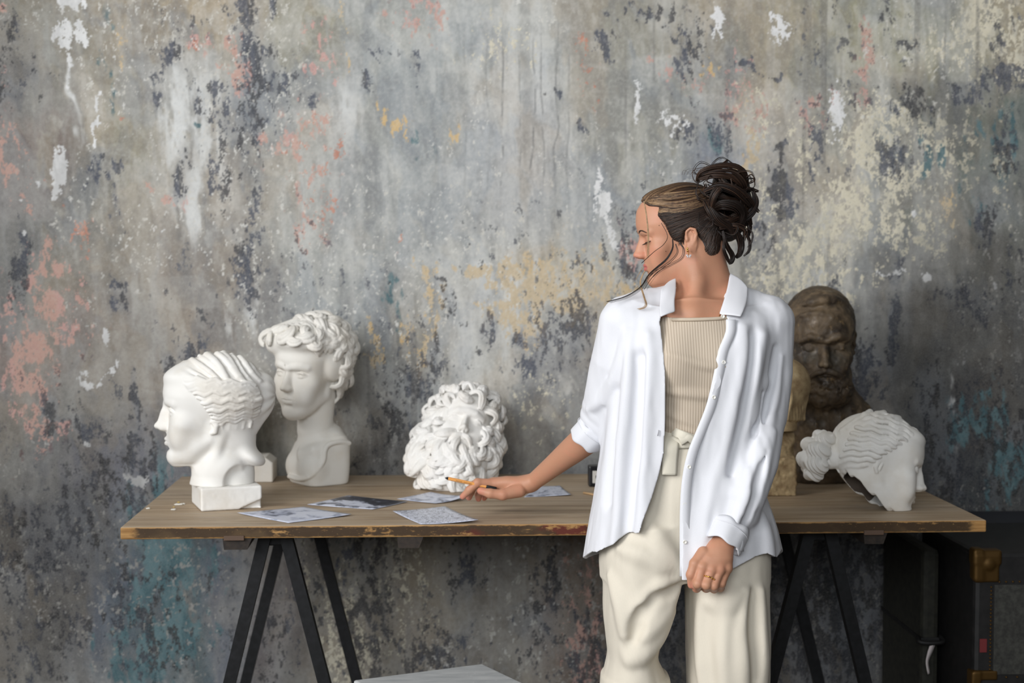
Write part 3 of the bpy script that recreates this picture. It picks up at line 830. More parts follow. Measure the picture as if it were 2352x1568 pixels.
def sheet(corners_px, seed, kind, label, curl):
    """corners in photo pixels (order around the sheet) on the tabletop; curl: lift of each corner in metres"""
    P = [WZ(px, py, TH + .001 + c) for (px, py), c in zip(corners_px, curl)]
    n = 15; t = np.linspace(0, 1, n); U, Vv = np.meshgrid(t, t)
    P = np.array(P)
    S = ((1 - U) * (1 - Vv))[..., None] * P[0] + (U * (1 - Vv))[..., None] * P[1] + (U * Vv)[..., None] * P[2] + ((1 - U) * Vv)[..., None] * P[3]
    # corners lift sharply, the middle stays on the wood
    lift = sum(c * w ** 2.2 for c, w in zip(curl, ((1 - U) * (1 - Vv), U * (1 - Vv), U * Vv, (1 - U) * Vv)))
    S[..., 2] = TH + .0012 + .0015 * np.sin(U * 3.1) * np.sin(Vv * 3.1) + lift
    V = S.reshape(-1, 3); F = grid_faces(n, n)
    o = mesh_obj('printed_photo', V, F, paper_material(seed, kind))
    c = np.stack([U, Vv, U * 0], -1).reshape(-1, 3)
    a = o.data.attributes.new('sheet', 'FLOAT_VECTOR', 'POINT'); a.data.foreach_set('vector', c.astype(np.float32).ravel())
    md = o.modifiers.new('thick', 'SOLIDIFY'); md.thickness = .0006; md.offset = 1
    tag(o, label, 'photo print', 'photo prints scattered on the tabletop')
    return o

def build_prints():
    sheet([(545, 1177), (698, 1163), (808, 1180), (662, 1200)], 1.3, 'tone', 'grey photo print lying in front of the square plinth of the wavy-haired head', (.002, .0, .004, .001))
    sheet([(706, 1158), (800, 1137), (936, 1151), (856, 1169)], 2.2, 'dark', 'photo print with a large black area, overlapping the curled one beside it', (.001, .001, .002, .001))
    sheet([(912, 1145), (990, 1129), (1072, 1137), (1000, 1155)], 3.7, 'tone', 'curled photo print under the fingertips, below the curly bearded head', (.001, .001, .012, .002))
    sheet([(902, 1173), (1022, 1162), (1098, 1193), (966, 1203)], 4.4, 'line', 'pale line drawing print lying near the front edge below the hand', (.004, .001, .008, .001))
    sheet([(1204, 1141), (1236, 1116), (1286, 1115), (1312, 1135)], 5.1, 'tone', 'small photo print behind the wrist of the outstretched arm', (.0, .001, .001, .003))

def build_small_things():
    # pale wood stick
    m = mat('pale_raw_wood', (206, 170, 126), .6)
    a, b = WZ(1341, 1131, TH + .003), WZ(1392, 1141, TH + .003)
    V, F = tube_vf(np.array([a, a * .5 + b * .5, b]), .0035, 8, flat=.8); o = mesh_obj('wooden_stick', V, F, m)
    tag(o, 'short pale wooden stick lying beside the black ink box', 'stick')
    # black box with a pale label
    base = WZ(1375, 1118, TH)
    root = empty('ink_box', base); tag(root, 'small black glossy box with a white label at the shirt edge', 'box')
    V, F = box_vf(base + np.array([0.0, 0.02, .028]), (.026, .02, .028), bev=.004)
    mesh_obj('box_body', V, F, mat('black_glossy_card', (20, 21, 27), .3), root, smooth=False)
    V, F = box_vf(base + np.array([-.004, -.0006, .027]), (.0125, .0008, .0165), bev=.0005)
    lb = mesh_obj('box_label', V, F, mat('white_label_paper', (208, 206, 200), .6), root, smooth=False); lb['label'] = 'white label with a small dark oval'
    th = np.linspace(0, 2 * PI, 20, endpoint=False)
    V = np.concatenate([[base + np.array([-.0065 + .0022 * math.cos(t), -.0018, .027 + .005 * math.sin(t)]) for t in th],
                        [base + np.array([-.0065 + .0022 * math.cos(t), -.0006, .027 + .005 * math.sin(t)]) for t in th]])
    F = [tuple(range(20))] + [(i, i + 20, (i + 1) % 20 + 20, (i + 1) % 20) for i in range(20)]
    mesh_obj('printed_oval', V, F, mat('black_print', (24, 24, 28), .5), lb, smooth=False)
    # plaster crumbs
    pm = mat('plaster_crumb_white', (220, 217, 208), .9); ym = mat('yellow_crumb', (206, 178, 100), .9)
    rng = random.Random(4)
    for px, py, r, kind in ((405, 1158, .006, 0), (413, 1158, .0075, 0), (420, 1157, .006, 0), (398, 1170, .0065, 0), (410, 1153, .004, 1), (399, 1164, .003, 1), (340, 1167, .006, 0)):
        c = WZ(px, py, TH + r * .28)
        s = Sculpt(r * .22); s.ell(c, (r, r * .6, r * .32)); s.ell(c + np.array([r * .4, r * .1, r * .05]), (r * .5, r * .4, r * .3), k=r * .2)
        V, Q = s.mesh()
        V = V + (fbm(V[:, 0] * 400, V[:, 1] * 400, V[:, 2] * 400, 2)[:, None] - .5) * r * .3
        V[:, 2] = np.maximum(V[:, 2], TH + .0003)
        o = mesh_obj('plaster_crumb', V, Q, ym if kind else pm)
        lab = {405: 'left crumb of the white row beside the plinth', 413: 'largest middle crumb of the white row beside the plinth', 420: 'right crumb of the white row nearest the plinth',
               398: 'white plaster crumb alone in front of the crumb row', 410: 'yellow crumb just behind the row of white crumbs', 399: 'tiny yellow crumb between the row and the lone white crumb', 340: 'white plaster crumb at the left table edge'}[px]
        tag(o, lab, 'crumb', 'plaster crumbs at the left of the table')

def build_foreground_box():
    m = mat('white_chalky_painted_board', (196, 198, 198), .75); n = NT(m)
    a = n.noise(n.coord((.4, 2, 1), rot=(0, 0, .3)), 24, 5, .6); b = n.noise(n.coord((1, 1, 1)), 90, 4, .6)
    col = n.ramp(a, [(.3, lin((170, 174, 176))), (.7, lin((206, 208, 208)))])
    col = n.mix(n.math('MULTIPLY', n.step(b, .62, .7), .4), col, lin((222, 222, 220)))
    n.link(col, n.b.inputs['Base Color']); n.bump(a, .15, .002)
    zt = .43
    # top corners seen in the photo: left tip, far corner, right side leaving the frame
    L_, B_ = WZ(811, 1561, zt), WZ(1108, 1523, zt)
    R_ = WZ(1212, 1568, zt); dr = (R_ - B_) / np.linalg.norm(R_ - B_)
    e1 = (L_ - B_); e2 = np.array([-e1[1], e1[0], 0]); e2 /= np.linalg.norm(e2)
    if e2[1] > 0: e2 = -e2
    e2 = (dr * .7 + e2 * .3); e2 /= np.linalg.norm(e2); e2 *= .42
    root = empty('plaster_stand', B_ * [1, 1, 0]); tag(root, 'white chalky box stand whose corner shows at the bottom edge', 'stand')
    n_ = 1
    c = [B_, L_, L_ + e2, B_ + e2]
    def slab(z0, z1, grow):
        ctr = sum(c) / 4
        q = [ctr + (p - ctr) * (1 + grow) for p in c]
        V = [(p[0], p[1], z) for z in (z0, z1) for p in q]
        return V, [(3, 2, 1, 0), (4, 5, 6, 7), (0, 1, 5, 4), (1, 2, 6, 5), (2, 3, 7, 6), (3, 0, 4, 7)]
    V, F = slab(zt - .03, zt, 0); o = mesh_obj('stand_top', V, F, m, root, smooth=False)
    bv = o.modifiers.new('bev', 'BEVEL'); bv.width = .005; bv.segments = 2
    V, F = slab(0, zt - .03, -.05); mesh_obj('stand_body', V, F, m, root, smooth=False)

def build_trunks():
    blk = mat('black_trunk_leather', (20, 19, 19), .6); n = NT(blk)
    nz = n.noise(n.coord(), 40, 5); n.link(n.ramp(nz, [(.35, lin((15, 15, 15))), (.75, lin((34, 32, 32)))]), n.b.inputs['Base Color'])
    grn = mat('dark_olive_trunk_cloth', (38, 38, 30), .8); n = NT(grn)
    nz = n.noise(n.coord(), 60, 5); n.link(n.ramp(nz, [(.35, lin((26, 26, 20))), (.75, lin((46, 45, 36)))]), n.b.inputs['Base Color'])
    gry = mat('dark_grey_trunk_cloth', (56, 56, 52), .85); n = NT(gry)
    nz = n.noise(n.coord(), 90, 5); n.link(n.ramp(nz, [(.35, lin((44, 44, 41))), (.75, lin((70, 70, 65)))]), n.b.inputs['Base Color'])
    br = mat('tarnished_brass', (92, 68, 32), .5, metal=.7)
    # upright trunk in front at the right, brass studs around a grey panel
    x0 = W(2238, 1400, .2)[0]; x1 = x0 + .55; y0, y1 = .2, .62; zt = W(2300, 1268, .2)[2]
    root = empty('steamer_trunk', ((x0 + x1) / 2, (y0 + y1) / 2, 0)); tag(root, 'dark upright trunk with brass studs and corner at the right edge', 'trunk')
    V, F = box_vf(((x0 + x1) / 2, (y0 + y1) / 2, zt / 2), ((x1 - x0) / 2, (y1 - y0) / 2, zt / 2), bev=.012)
    mesh_obj('trunk_body', V, F, blk, root, smooth=False)
    px0 = W(2283, 1400, .2)[0]; pz1 = W(2300, 1342, .2)[2]; pz0 = W(2300, 1548, .2)[2]
    V, F = box_vf(((px0 + x1 - .05) / 2, y0 - .001, (pz0 + pz1) / 2), ((x1 - .05 - px0) / 2, .003, (pz1 - pz0) / 2), bev=.001)
    mesh_obj('panel', V, F, gry, root, smooth=False)
    def stud(x, z):
        s = []
        th = np.linspace(0, 2 * PI, 8, endpoint=False)
        V = [(x, y0 - .0045, z)] + [(x + .0022 * math.cos(t), y0 - .003, z + .0022 * math.sin(t)) for t in th] + [(x + .003 * math.cos(t), y0 + .001, z + .003 * math.sin(t)) for t in th]
        F = [(0, i + 1, (i + 1) % 8 + 1) for i in range(8)] + [(i + 1, i + 9, (i + 1) % 8 + 9, (i + 1) % 8 + 1) for i in range(8)]
        mesh_obj('stud', V, F, br, root)
    for z in np.linspace(pz0 + .004, pz1 - .006, 24): stud(px0 - .008, z)
    for x in np.linspace(px0 + .012, px0 + .2, 12): stud(x, pz1 + .007); 
    for x in np.linspace(px0 + .006, px0 + .2, 8): stud(x, pz0 - .007)
    s = Sculpt(.0022)
    s.box((x0 + .030, y0 + .012, zt - .012), (.036, .018, .018), rad=.006); s.box((x0 + .008, y0 + .012, zt - .03), (.012, .018, .04), rad=.006, k=.006)
    s.box((x0 + .03, y0 + .004, zt - .04), (.03, .010, .034), rad=.005, k=.01)
    s.ell((x0 + .034, y0 - .006, zt - .03), (.012, .006, .012), k=.008)
    V, Q = s.mesh(); mesh_obj('corner_fitting', V, Q, br, root)
    s = Sculpt(.0022); s.box((x0 + .03, y0 + .004, W(2250, 1550, .2)[2]), (.03, .010, .012), rad=.004); s.box((x0 + .006, y0 + .012, W(2250, 1550, .2)[2] - .01), (.012, .02, .02), rad=.005, k=.006)
    V, Q = s.mesh(); mesh_obj('corner_fitting', V, Q, br, root)
    tg = mat('faded_red_label', (110, 38, 40), .8)
    V, F = box_vf((W(2258, 1482, .2)[0], y0 - .001, W(2258, 1482, .2)[2]), (.009, .002, .017), bev=.001); mesh_obj('red_label', V, F, tg, root, smooth=False)
    # second, olive suitcase under the table end with a paper tag
    xa, xb = W(2118, 1400, .42)[0], x0 - .012
    zt2 = W(2160, 1262, .42)[2]
    root = empty('suitcase', ((xa + xb) / 2, .56, 0)); tag(root, 'olive suitcase standing in shadow beneath the table end with a white tag', 'suitcase')
    V, F = box_vf(((xa + xb) / 2, .60, zt2 / 2), ((xb - xa) / 2, .18, zt2 / 2), bev=.015); mesh_obj('case_body', V, F, grn, root, smooth=False)
    V, F = box_vf(((xa + xb) / 2, .60, zt2 * .62), ((xb - xa) / 2 + .002, .182, .006), bev=.002); mesh_obj('case_rim', V, F, blk, root, smooth=False)
    c = W(2136, 1480, .41)
    hd = [(c[0] - .03, .418, c[2] + .02), (c[0] - .028, .395, c[2] + .01), (c[0] + .028, .395, c[2] + .01), (c[0] + .03, .418, c[2] + .02)]
    V, F = tube_vf(catmull(hd, 16), .006, 8); mesh_obj('handle', V, F, blk, root)
    pts = [W(2142, 1483, .39), W(2136, 1500, .387), W(2130, 1522, .386), W(2134, 1548, .384)]
    P = catmull(pts, 14); wd = np.interp(np.linspace(0, 1, 14), [0, .3, .7, 1], [.008, .0075, .004, .0035])
    V = np.concatenate([[p + np.array([-w, 0, 0]), p + np.array([w, .004, .002])] for p, w in zip(P, wd)])
    F = [(2 * i, 2 * i + 1, 2 * i + 3, 2 * i + 2) for i in range(13)]
    o = mesh_obj('paper_tag', V, F, mat('white_tag_paper', (206, 196, 194), .7), root); md = o.modifiers.new('t', 'SOLIDIFY'); md.thickness = .0008
    # long low dark cabinet behind them along the wall
    z3 = W(2300, 1200, .64)[2]; xl = W(2262, 1300, .64)[0]
    root = empty('low_chest', (xl + .5, .74, 0)); tag(root, 'low dark chest against the wall behind the studded trunk', 'chest')
    V, F = box_vf((xl + .5, .74, z3 / 2 - .02), (.5, .09, z3 / 2 - .02), bev=.006); mesh_obj('chest_body', V, F, blk, root, smooth=False)
    V, F = box_vf((xl + .5, .735, z3 - .02), (.51, .098, .02), bev=.005); mesh_obj('chest_lid', V, F, mat('dark_slate_board', (42, 43, 50), .6), root, smooth=False)
# ================================================================ HEADS (implicit sculpting)
# head frame: x = the figure's left, y = backward (face looks along -y), z up; unit = head height, chin at z 0, crown at z 1
def eul_m(yaw=0, pitch=0, roll=0):
    """yaw turns the face to picture-left when positive, pitch nods down, roll tips the crown to picture-right"""
    return np.array(Matrix.Rotation(-yaw, 3, 'Z') @ Matrix.Rotation(pitch, 3, 'X') @ Matrix.Rotation(roll, 3, 'Y'))

def head_base(s, nose=1.0, jaw=1.0, brow=0.0, classical=False, eye='open', lips=1.0, ears=True, cran=1.0, eyedir=0.0):
    # cranium
    s.ell((0, .055, .640), (.325 * cran, .43, .36))
    s.ell((0, .20, .56), (.28 * cran, .28, .30), k=.10)
    # face mask: sections over height
    zs = [-.005, .03, .08, .14, .20, .28, .36, .45, .53, .60, .66, .75]
    rx = np.array([.080, .118, .152, .180, .202, .226, .248, .262, .268, .266, .25, .17]) * (1 + (jaw - 1) * np.array([1, 1, 1, 1, .9, .6, .3, .1, 0, 0, 0, 0]))
    fr = np.array([-.335, -.366, -.378, -.368, -.378, -.388, -.390, -.388, -.394, -.402, -.396, -.33])   # front extent
    bk = np.array([-.14, -.08, -.03, .0, .03, .06, .08, .1, .1, .1, .1, .1])
    s.loft(zs, 0, (fr + bk) / 2, rx, (bk - fr) / 2, n=2.2, k=.05)
    s.ell((0, -.17, .70), (.262, .250, .24), k=.12)          # forehead
    # jaw corners and chin
    for q in (-1, 1):
        s.chain([(q * .188 * jaw, .03, .36), (q * .185 * jaw, -.005, .235), (q * .135 * jaw, -.16, .125), (q * .045, -.315, .062)], [.03, .036, .040, .042], k=.09)
        s.ell((q * .182, -.262, .385), (.080, .080, .070), k=.10)       # cheekbone
        s.ell((q * .128, -.295, .260), (.085, .075, .10), k=.09)         # cheek
    s.ell((0, -.345, .062), (.072, .048, .054), k=.06)
    # eye sockets and brow
    for q in (-1, 1):
        s.ell((q * .132, -.440, .492), (.080, .062, .044), k=.05, mode='sub')
        s.ell((q * .056, -.446, .515), (.036, .050, .04), k=.05, mode='sub')
        s.chain([(q * .035, -.392 - .014 * brow, .566), (q * .11, -.386 - .016 * brow, .586 - .008 * brow), (q * .20, -.330, .568)], [.020, .021, .014], k=.05)
    # nose
    br = .022 if classical else 0.0
    nf = np.array([-.405, -.448, -.500, -.508, -.484, -.446 - br * .8, -.420 - br, -.404 - br, -.39]) - np.array([0, .01, .03, .03, .02, 0, 0, 0, 0]) * (nose - 1)
    nx = np.array([.026, .046, .052, .050, .042, .036, .034, .036, .03])
    s.loft([.300, .318, .338, .358, .415, .48, .53, .575, .62], 0, (nf - .33) / 2, nx, (-.33 - nf) / 2, n=1.75, k=.028)
    s.ell((0, -.482 - .03 * (nose - 1), .346), (.030, .036, .029), k=.025)
    for q in (-1, 1):
        s.ell((q * .038, -.438, .332), (.024, .042, .026), k=.03)
        s.ell((q * .020, -.458, .306), (.011, .020, .009), k=.008, mode='sub')
    s.chain([(0, -.468, .316), (0, -.415, .302)], [.011, .012], k=.012)
    # mouth
    L = lips
    s.ell((0, -.362, .212), (.095, .042, .085), k=.06)
    for q in (-1, 1):
        s.chain([(q * .012, -.412, .2285), (q * .040, -.402, .2255), (q * .098, -.378, .208)], [.0160 * L, .0145 * L, .008], k=.018)
        s.chain([(0, -.404, .186), (q * .035, -.396, .187), (q * .088, -.378, .203)], [.0200 * L, .0180 * L, .008], k=.018)
    s.chain([(-.104, -.384, .208), (-.04, -.411, .2085), (0, -.424, .2065), (.04, -.411, .2085), (.104, -.384, .208)], [.004, .004, .0042, .004, .004], k=.008, mode='sub')
    s.chain([(0, -.424, .285), (0, -.426, .252)], [.007, .008], k=.014, mode='sub')
    s.ell((0, -.394, .136), (.045, .018, .014), k=.035, mode='sub')
    # eyes
    for q in (-1, 1):
        ex, ey, ez = q * .132, -.322, .490
        s.ell((ex, ey, ez), (.060, .055, .050), k=.014)
        A = np.array([(-.064, -.016, -.006), (-.035, -.045, .018), (.005, -.056, .026), (.042, -.044, .016), (.070, -.008, -.008)])
        A[:, 0] *= q; up = A + np.array([ex, ey, ez])
        if eye == 'open':
            s.chain(up, [.006, .011, .012, .011, .006], k=.008)
            s.chain(up + np.array([0, .002, .022]), [.003, .005, .005, .005, .003], k=.012, mode='sub')
            B = np.array([(-.062, -.020, -.012), (-.025, -.046, -.025), (.018, -.048, -.027), (.062, -.014, -.014)]); B[:, 0] *= q
            s.chain(B + np.array([ex, ey, ez]), [.005, .007, .007, .005], k=.010)
            if eyedir is not None:
                s.ell((ex + eyedir, ey - .056, ez + .002), (.011, .010, .012), k=.004, mode='sub')
        else:
            D = np.array([(-.060, -.022, -.010), (-.02, -.052, -.020), (.022, -.054, -.022), (.064, -.016, -.014)]); D[:, 0] *= q
            s.ell((ex, ey - .003, ez), (.062, .057, .050), k=.012)
            s.chain(D + np.array([ex, ey, ez]), [.004, .006, .006, .004], k=.006)
            E_ = D + np.array([ex, ey, ez - .010]); s.chain(E_, [.003, .004, .004, .003], k=.006, mode='sub')
            s.chain(up + np.array([0, .004, .020]), [.003, .0035, .0035, .0035, .003], k=.014, mode='sub')
    if ears: 
        for q in (-1, 1): ear(s, q)

def ear(s, q, c=(.275, .045, .44), sc=1.0, k=.012):
    c = np.array(c) * [q, 1, 1]; pm = s.padmin; s.padmin = .055
    def P(a): return [c + np.array([x * q, y, z]) * sc for x, y, z in a]
    s.ell(c + np.array([.006 * q, .012, .01]) * sc, (.018 * sc, .052 * sc, .085 * sc), rot=eul(0.22, 0, -.25 * q), k=k * 1.6)
    s.chain(P([(.012, -.035, .02), (.02, -.03, .07), (.03, .01, .098), (.038, .055, .078), (.036, .066, .03), (.026, .045, -.025), (.014, .01, -.066)]), np.array([.010, .013, .014, .015, .014, .012, .012]) * sc, k=k)
    s.ell(c + np.array([.010 * q, -.012, -.082]) * sc, (.012 * sc, .024 * sc, .028 * sc), k=k * 1.2)
    s.ell(c + np.array([.034 * q, .0, .005]) * sc, (.020 * sc, .026 * sc, .042 * sc), k=.012, mode='sub')
    s.chain(P([(.024, .012, .062), (.027, .034, .035), (.02, .02, -.02)]), np.array([.007, .009, .008]) * sc, k=.006)
    s.ell(c + np.array([.018 * q, -.034, -.004]) * sc, (.012 * sc, .016 * sc, .022 * sc), k=.012)
    s.padmin = pm

def skull_pt(a, e, lift=0.0):
    """point over the cranium: a = angle from the face round to the figure's left ear and back, e = elevation"""
    d = np.array([math.sin(a) * math.cos(e), -math.cos(a) * math.cos(e), math.sin(e)])
    c = np.array([0, .055, .64]); r = np.array([.325, .43, .36]) + lift
    t = 1 / math.sqrt((d[0] / r[0]) ** 2 + (d[1] / r[1]) ** 2 + (d[2] / r[2]) ** 2)
    return c + d * t

def curl(s, p, nrm, tang, R0, r, turns=1.2, rng=None, k=.01, hand=1):
    """a snail lock: spiral lying on the surface at p"""
    nrm = np.array(nrm, float); nrm /= np.linalg.norm(nrm)
    t = np.array(tang, float); t -= nrm * (t @ nrm); t /= np.linalg.norm(t) + 1e-9
    b = np.cross(nrm, t) * hand
    n = 9; P = []; rr = []
    for i in range(n):
        u = i / (n - 1); a = u * turns * 2 * PI; rad = R0 * (1 - .72 * u)
        P.append(np.array(p) + (t * math.cos(a) + b * math.sin(a)) * rad + nrm * (r * .2 + r * .75 * u)); rr.append(r * (1.0 - .35 * u))
    s.chain(P, rr, k=k)

def plaster_material(name, rgb, warm=(212, 200, 180), rough=.75, seed=0):
    m = bpy.data.materials.get(name)
    if m: return m
    m = mat(name, rgb, rough, spec=.3); n = NT(m)
    a = n.noise(n.coord((1, 1, 1), (seed, 0, 0)), 9, 4, .6); b = n.noise(n.coord(), 90, 3, .6)
    col = n.mix(n.math('MULTIPLY', n.step(a, .42, .7), .35), lin(rgb), lin(warm))
    col = n.mix(n.math('MULTIPLY', n.step(b, .6, .75), .25), col, lin([min(255, v + 8) for v in rgb]))
    n.link(col, n.b.inputs['Base Color']); n.bump(b, .06, .001)
    return m
def strand(s, P, r, k=.01, n=3):
    P = np.asarray(P); r = np.broadcast_to(np.asarray(r, float), (len(P),))
    for i in range(0, len(P) - 1, n):
        s.chain(P[i:i + n + 1], r[i:i + n + 1], k=k)

def side_x(y, z, lift=.02):
    """half width of the skull at profile coordinates"""
    q = 1 - ((y - .055) / (.43 + lift)) ** 2 - ((z - .64) / (.36 + lift)) ** 2
    return (.325 + lift) * np.sqrt(np.maximum(q, 0))

def wavy_side_hair(s, q, hairline, ends, n, amp=.016, wl=.13, r0=.028, r1=.017, lift=.022, seed=1):
    rng = random.Random(seed)
    hl = catmull(hairline, n); en = catmull(ends, n)
    for i in range(n):
        m = 19; u = np.linspace(0, 1, m)
        P = hl[i][None] * (1 - u)[:, None] + en[i][None] * u[:, None]
        d = en[i] - hl[i]; L = np.linalg.norm(d); nn = np.array([-d[1], d[0]]) / L
        am_ = amp * rng.uniform(.8, 1.2)
        w = am_ * np.sin(2 * PI * P[:, 0] / wl + i * .16 + rng.uniform(-.25, .25)) * np.minimum(1, u * 5 + .3) * (1 - .35 * u)
        P = P + nn[None] * w[:, None]
        P[:, 1] += .015 * np.sin(PI * u)
        x = side_x(P[:, 0], P[:, 1], lift + rng.uniform(-.008, .010) + .022 * u)
        r = (r0 + (r1 - r0) * u) * rng.uniform(.85, 1.15) * np.minimum(1, .55 + u * 4)
        strand(s, np.stack([q * x, P[:, 0], P[:, 1]], 1), r, k=.006)

def place_sculpt(s, name, m, root, it=1):
    V, Q = s.mesh()
    if it: V = relax(V, Q, it, .5)
    return mesh_obj(name, V, Q, m, root)

PLASTER = dict(rgb=(228, 225, 219))

def sculpt_wavyhead():
    m = plaster_material('white_plaster', (240, 238, 233))
    rot = R(18)
    c = np.array([-.806, .287, TH])
    root = empty('plaster_bust', c); tag(root, 'white plaster head of a woman in profile with wavy hair, on a square plinth', 'bust')
    # plinth
    s = Sculpt(.0021)
    M = eul(0, 0, rot)
    hz = .028
    s.box(c + np.array([0.004, .006, hz + .0005]), (.074, .074, hz), rot=M, rad=.004)
    e = c + M @ np.array([.076, -.064, .0])
    s.chain([e + M @ np.array([-.045, -.004, -.002]), e + np.array([.004, 0, .014])], [.006, .009], k=.004, mode='sub')
    s.disp(lambda x, y, z: (vnoise(x * 160, y * 160, z * 160, 3) - .5) * .0008, c + [-.12, -.12, 0], c + [.12, .12, .08])
    place_sculpt(s, 'plinth', m, root, 1)
    H = .262
    top = TH + .0565
    t = np.array([W(486, 1060, .285)[0], .285, W(486, 1060, .285)[2]])
    s = Sculpt(.0017)
    Mh = eul_m(R(81), R(0), R(0))
    s.frame(t, Mh, H)
    head_base(s, classical=True, jaw=1.04, eye='open', eyedir=None, ears=False, lips=1.08)
    zb = (top - t[2]) / H - .012
    # full round chin and throat of the ideal head
    s.ell((0, -.20, .06), (.13, .14, .075), k=.08)
    s.ell((0, -.31, .055), (.085, .07, .07), k=.06)
    # neck: leans forward, widening to the cut shoulder
    s.chain([(0, .13, .36), (0, .085, .10), (0, .065, zb + .06)], [.225, .190, .205], k=.10)
    s.ell((0, .27, .19), (.15, .14, .20), k=.12)
    # back shoulder lip and the hollow under it
    s.ell((0, .36, .050), (.20, .155, .075), rot=eul(R(-30), 0, 0), k=.07)
    s.chain([(0, .03, zb + .02), (0, .03, zb + .1)], [.235, .215], k=.06)
    for q in (-1, 1):
        s.ell((q * .15, .12, -.03), (.10, .16, .12), k=.08)
    s.loft([zb - .01, -.12, -.04], 0, [.10, .12, .15], [.20, .20, .18], [.24, .25, .22], k=.02)
    s.ell((.25, .275, -.19), (.12, .17, .19), k=.02, mode='sub')       # smooth cut beneath the shoulder, near side
    s.ell((-.25, .275, -.19), (.12, .17, .19), k=.02, mode='sub')
    s.loft([zb - .01, -.12, -.02], 0, [.20, .20, .22], [.165, .165, .12], [.195, .20, .17], k=.015)
    s.chain([(.165, -.02, zb), (.175, .03, -.10), (.17, .12, -.02), (.15, .25, .01), (.10, .40, -.01)], [.020, .022, .022, .022, .02], k=.025)
    # sinew of the neck
    s.chain([(.19, .10, .30), (.19, .04, .08), (.13, -.06, -.14)], [.03, .028, .025], k=.06)
    # hair mass, bun and nape
    s.ell((0, .085, .665), (.335, .425, .352), k=.02)
    s.ell((0, -.22, .80), (.25, .205, .10), k=.05)
    s.ell((0, .425, .615), (.17, .17, .235), k=.03)
    s.ell((0, .455, .70), (.14, .13, .13), k=.04)
    s.ell((0, .40, .43), (.13, .08, .12), k=.08)
    hl = [(-.385, .800), (-.25, .745), (-.145, .66), (-.06, .555), (-.005, .46), (.03, .385)]
    en = [(.40, .745), (.43, .70), (.44, .65), (.45, .57), (.44, .50), (.40, .42)]
    for q in (-1, 1):
        wavy_side_hair(s, q, hl, en, 14, amp=.017, wl=.15, r0=.027, r1=.018, seed=4 + q)
        # locks combed from the parting down to the band of waves
        rng = random.Random(8 + q)
        for y0 in np.linspace(-.30, .34, 10):
            y0 += rng.uniform(-.02, .02)
            u = np.linspace(0, 1, 13)
            zt = .64 + .372 * math.sqrt(max(0, 1 - ((y0 - .055) / .445) ** 2))
            y1 = y0 + rng.uniform(.24, .34) * (1 - .45 * (y0 + .3)); z1 = .735 + .02 * rng.random() - .05 * (y0 > .2)
            y = y0 + (y1 - y0) * u + .012 * np.sin(u * 5 + y0 * 9); z = zt - .004 + (z1 - zt) * u ** 1.25
            x = side_x(y, z, .018 + .006 * np.sin(u * 3))
            strand(s, np.stack([q * np.maximum(x, .012), y, z], 1), (.030 - .012 * u) * rng.uniform(.6, 1.45), k=.012)
    # earlobe under the waves and small neck wisps
    for q in (-1, 1):
        s.chain([(q * .262, .02, .40), (q * .275, .045, .365), (q * .264, .035, .31), (q * .25, .005, .295)], [.022, .024, .022, .016], k=.015)
        s.chain([(q * .26, -.005, .375), (q * .262, .012, .325)], [.012, .010], k=.008, mode='sub')
        for j in range(5):
            a = .09 + j * .065
            P = np.array([(a - .03, .44), (a + .01, .39), (a + .005, .34), (a + .03, .30 + .015 * j)])
            x = np.array([.272, .262, .246, .228]) - .016 * j
            s.chain(np.stack([q * x, P[:, 0], P[:, 1]], 1), [.022, .018, .014, .005], k=.014)
    # bun: combed upward in soft ridges
    s.disp(lambda x, y, z: np.where(y > .36, .006 * np.sin(np.arctan2(x, z - .62) * 9 + y * 6) * np.clip((y - .36) * 12, 0, 1), 0), (-.3, .3, .3), (.3, .75, .95))
    s.frame()
    s.plane((0, 0, top - .0005), (0, 0, -1), t - .4, t + .5)
    place_sculpt(s, 'head', m, root, 1)

def lock(s, p, nrm, tang, size, w, turn, k=.008, ns=3, lift=.30, Rs=.42, proj=True):
    """a tapering grooved lock of hair curling by `turn` radians over the surface"""
    nrm = np.array(nrm, float); nrm /= np.linalg.norm(nrm)
    t = np.array(tang, float); t -= nrm * (t @ nrm); t /= np.linalg.norm(t) + 1e-9
    if proj and getattr(s, 'nfix', 0): p = s.surf(p, nrm)
    b = np.cross(nrm, t)
    n = 9; u = np.linspace(0, 1, n)
    ph = turn * u ** 1.25; dx = np.cos(ph); dy = np.sin(ph); st = size / n * (1 - .45 * u)
    X = np.concatenate([[0], np.cumsum(dx * st)[:-1]]); Y = np.concatenate([[0], np.cumsum(dy * st)[:-1]])
    X -= X.mean(); Y -= Y.mean()
    ww = w * np.minimum(1, .45 + u * 3) * (1 - .62 * u)
    for j in range(ns):
        o = (j - (ns - 1) / 2) * ww * 1.05
        x, y = X - np.sin(ph) * o, Y + np.cos(ph) * o
        hgt = size * lift * np.sin(PI * np.clip(u * .85 + .05, 0, 1)) - (x * x + y * y) / (2 * Rs) - np.abs(o) * .35
        P = np.array(p) + x[:, None] * t + y[:, None] * b + hgt[:, None] * nrm
        s.chain(P, ww * .74, k=k)

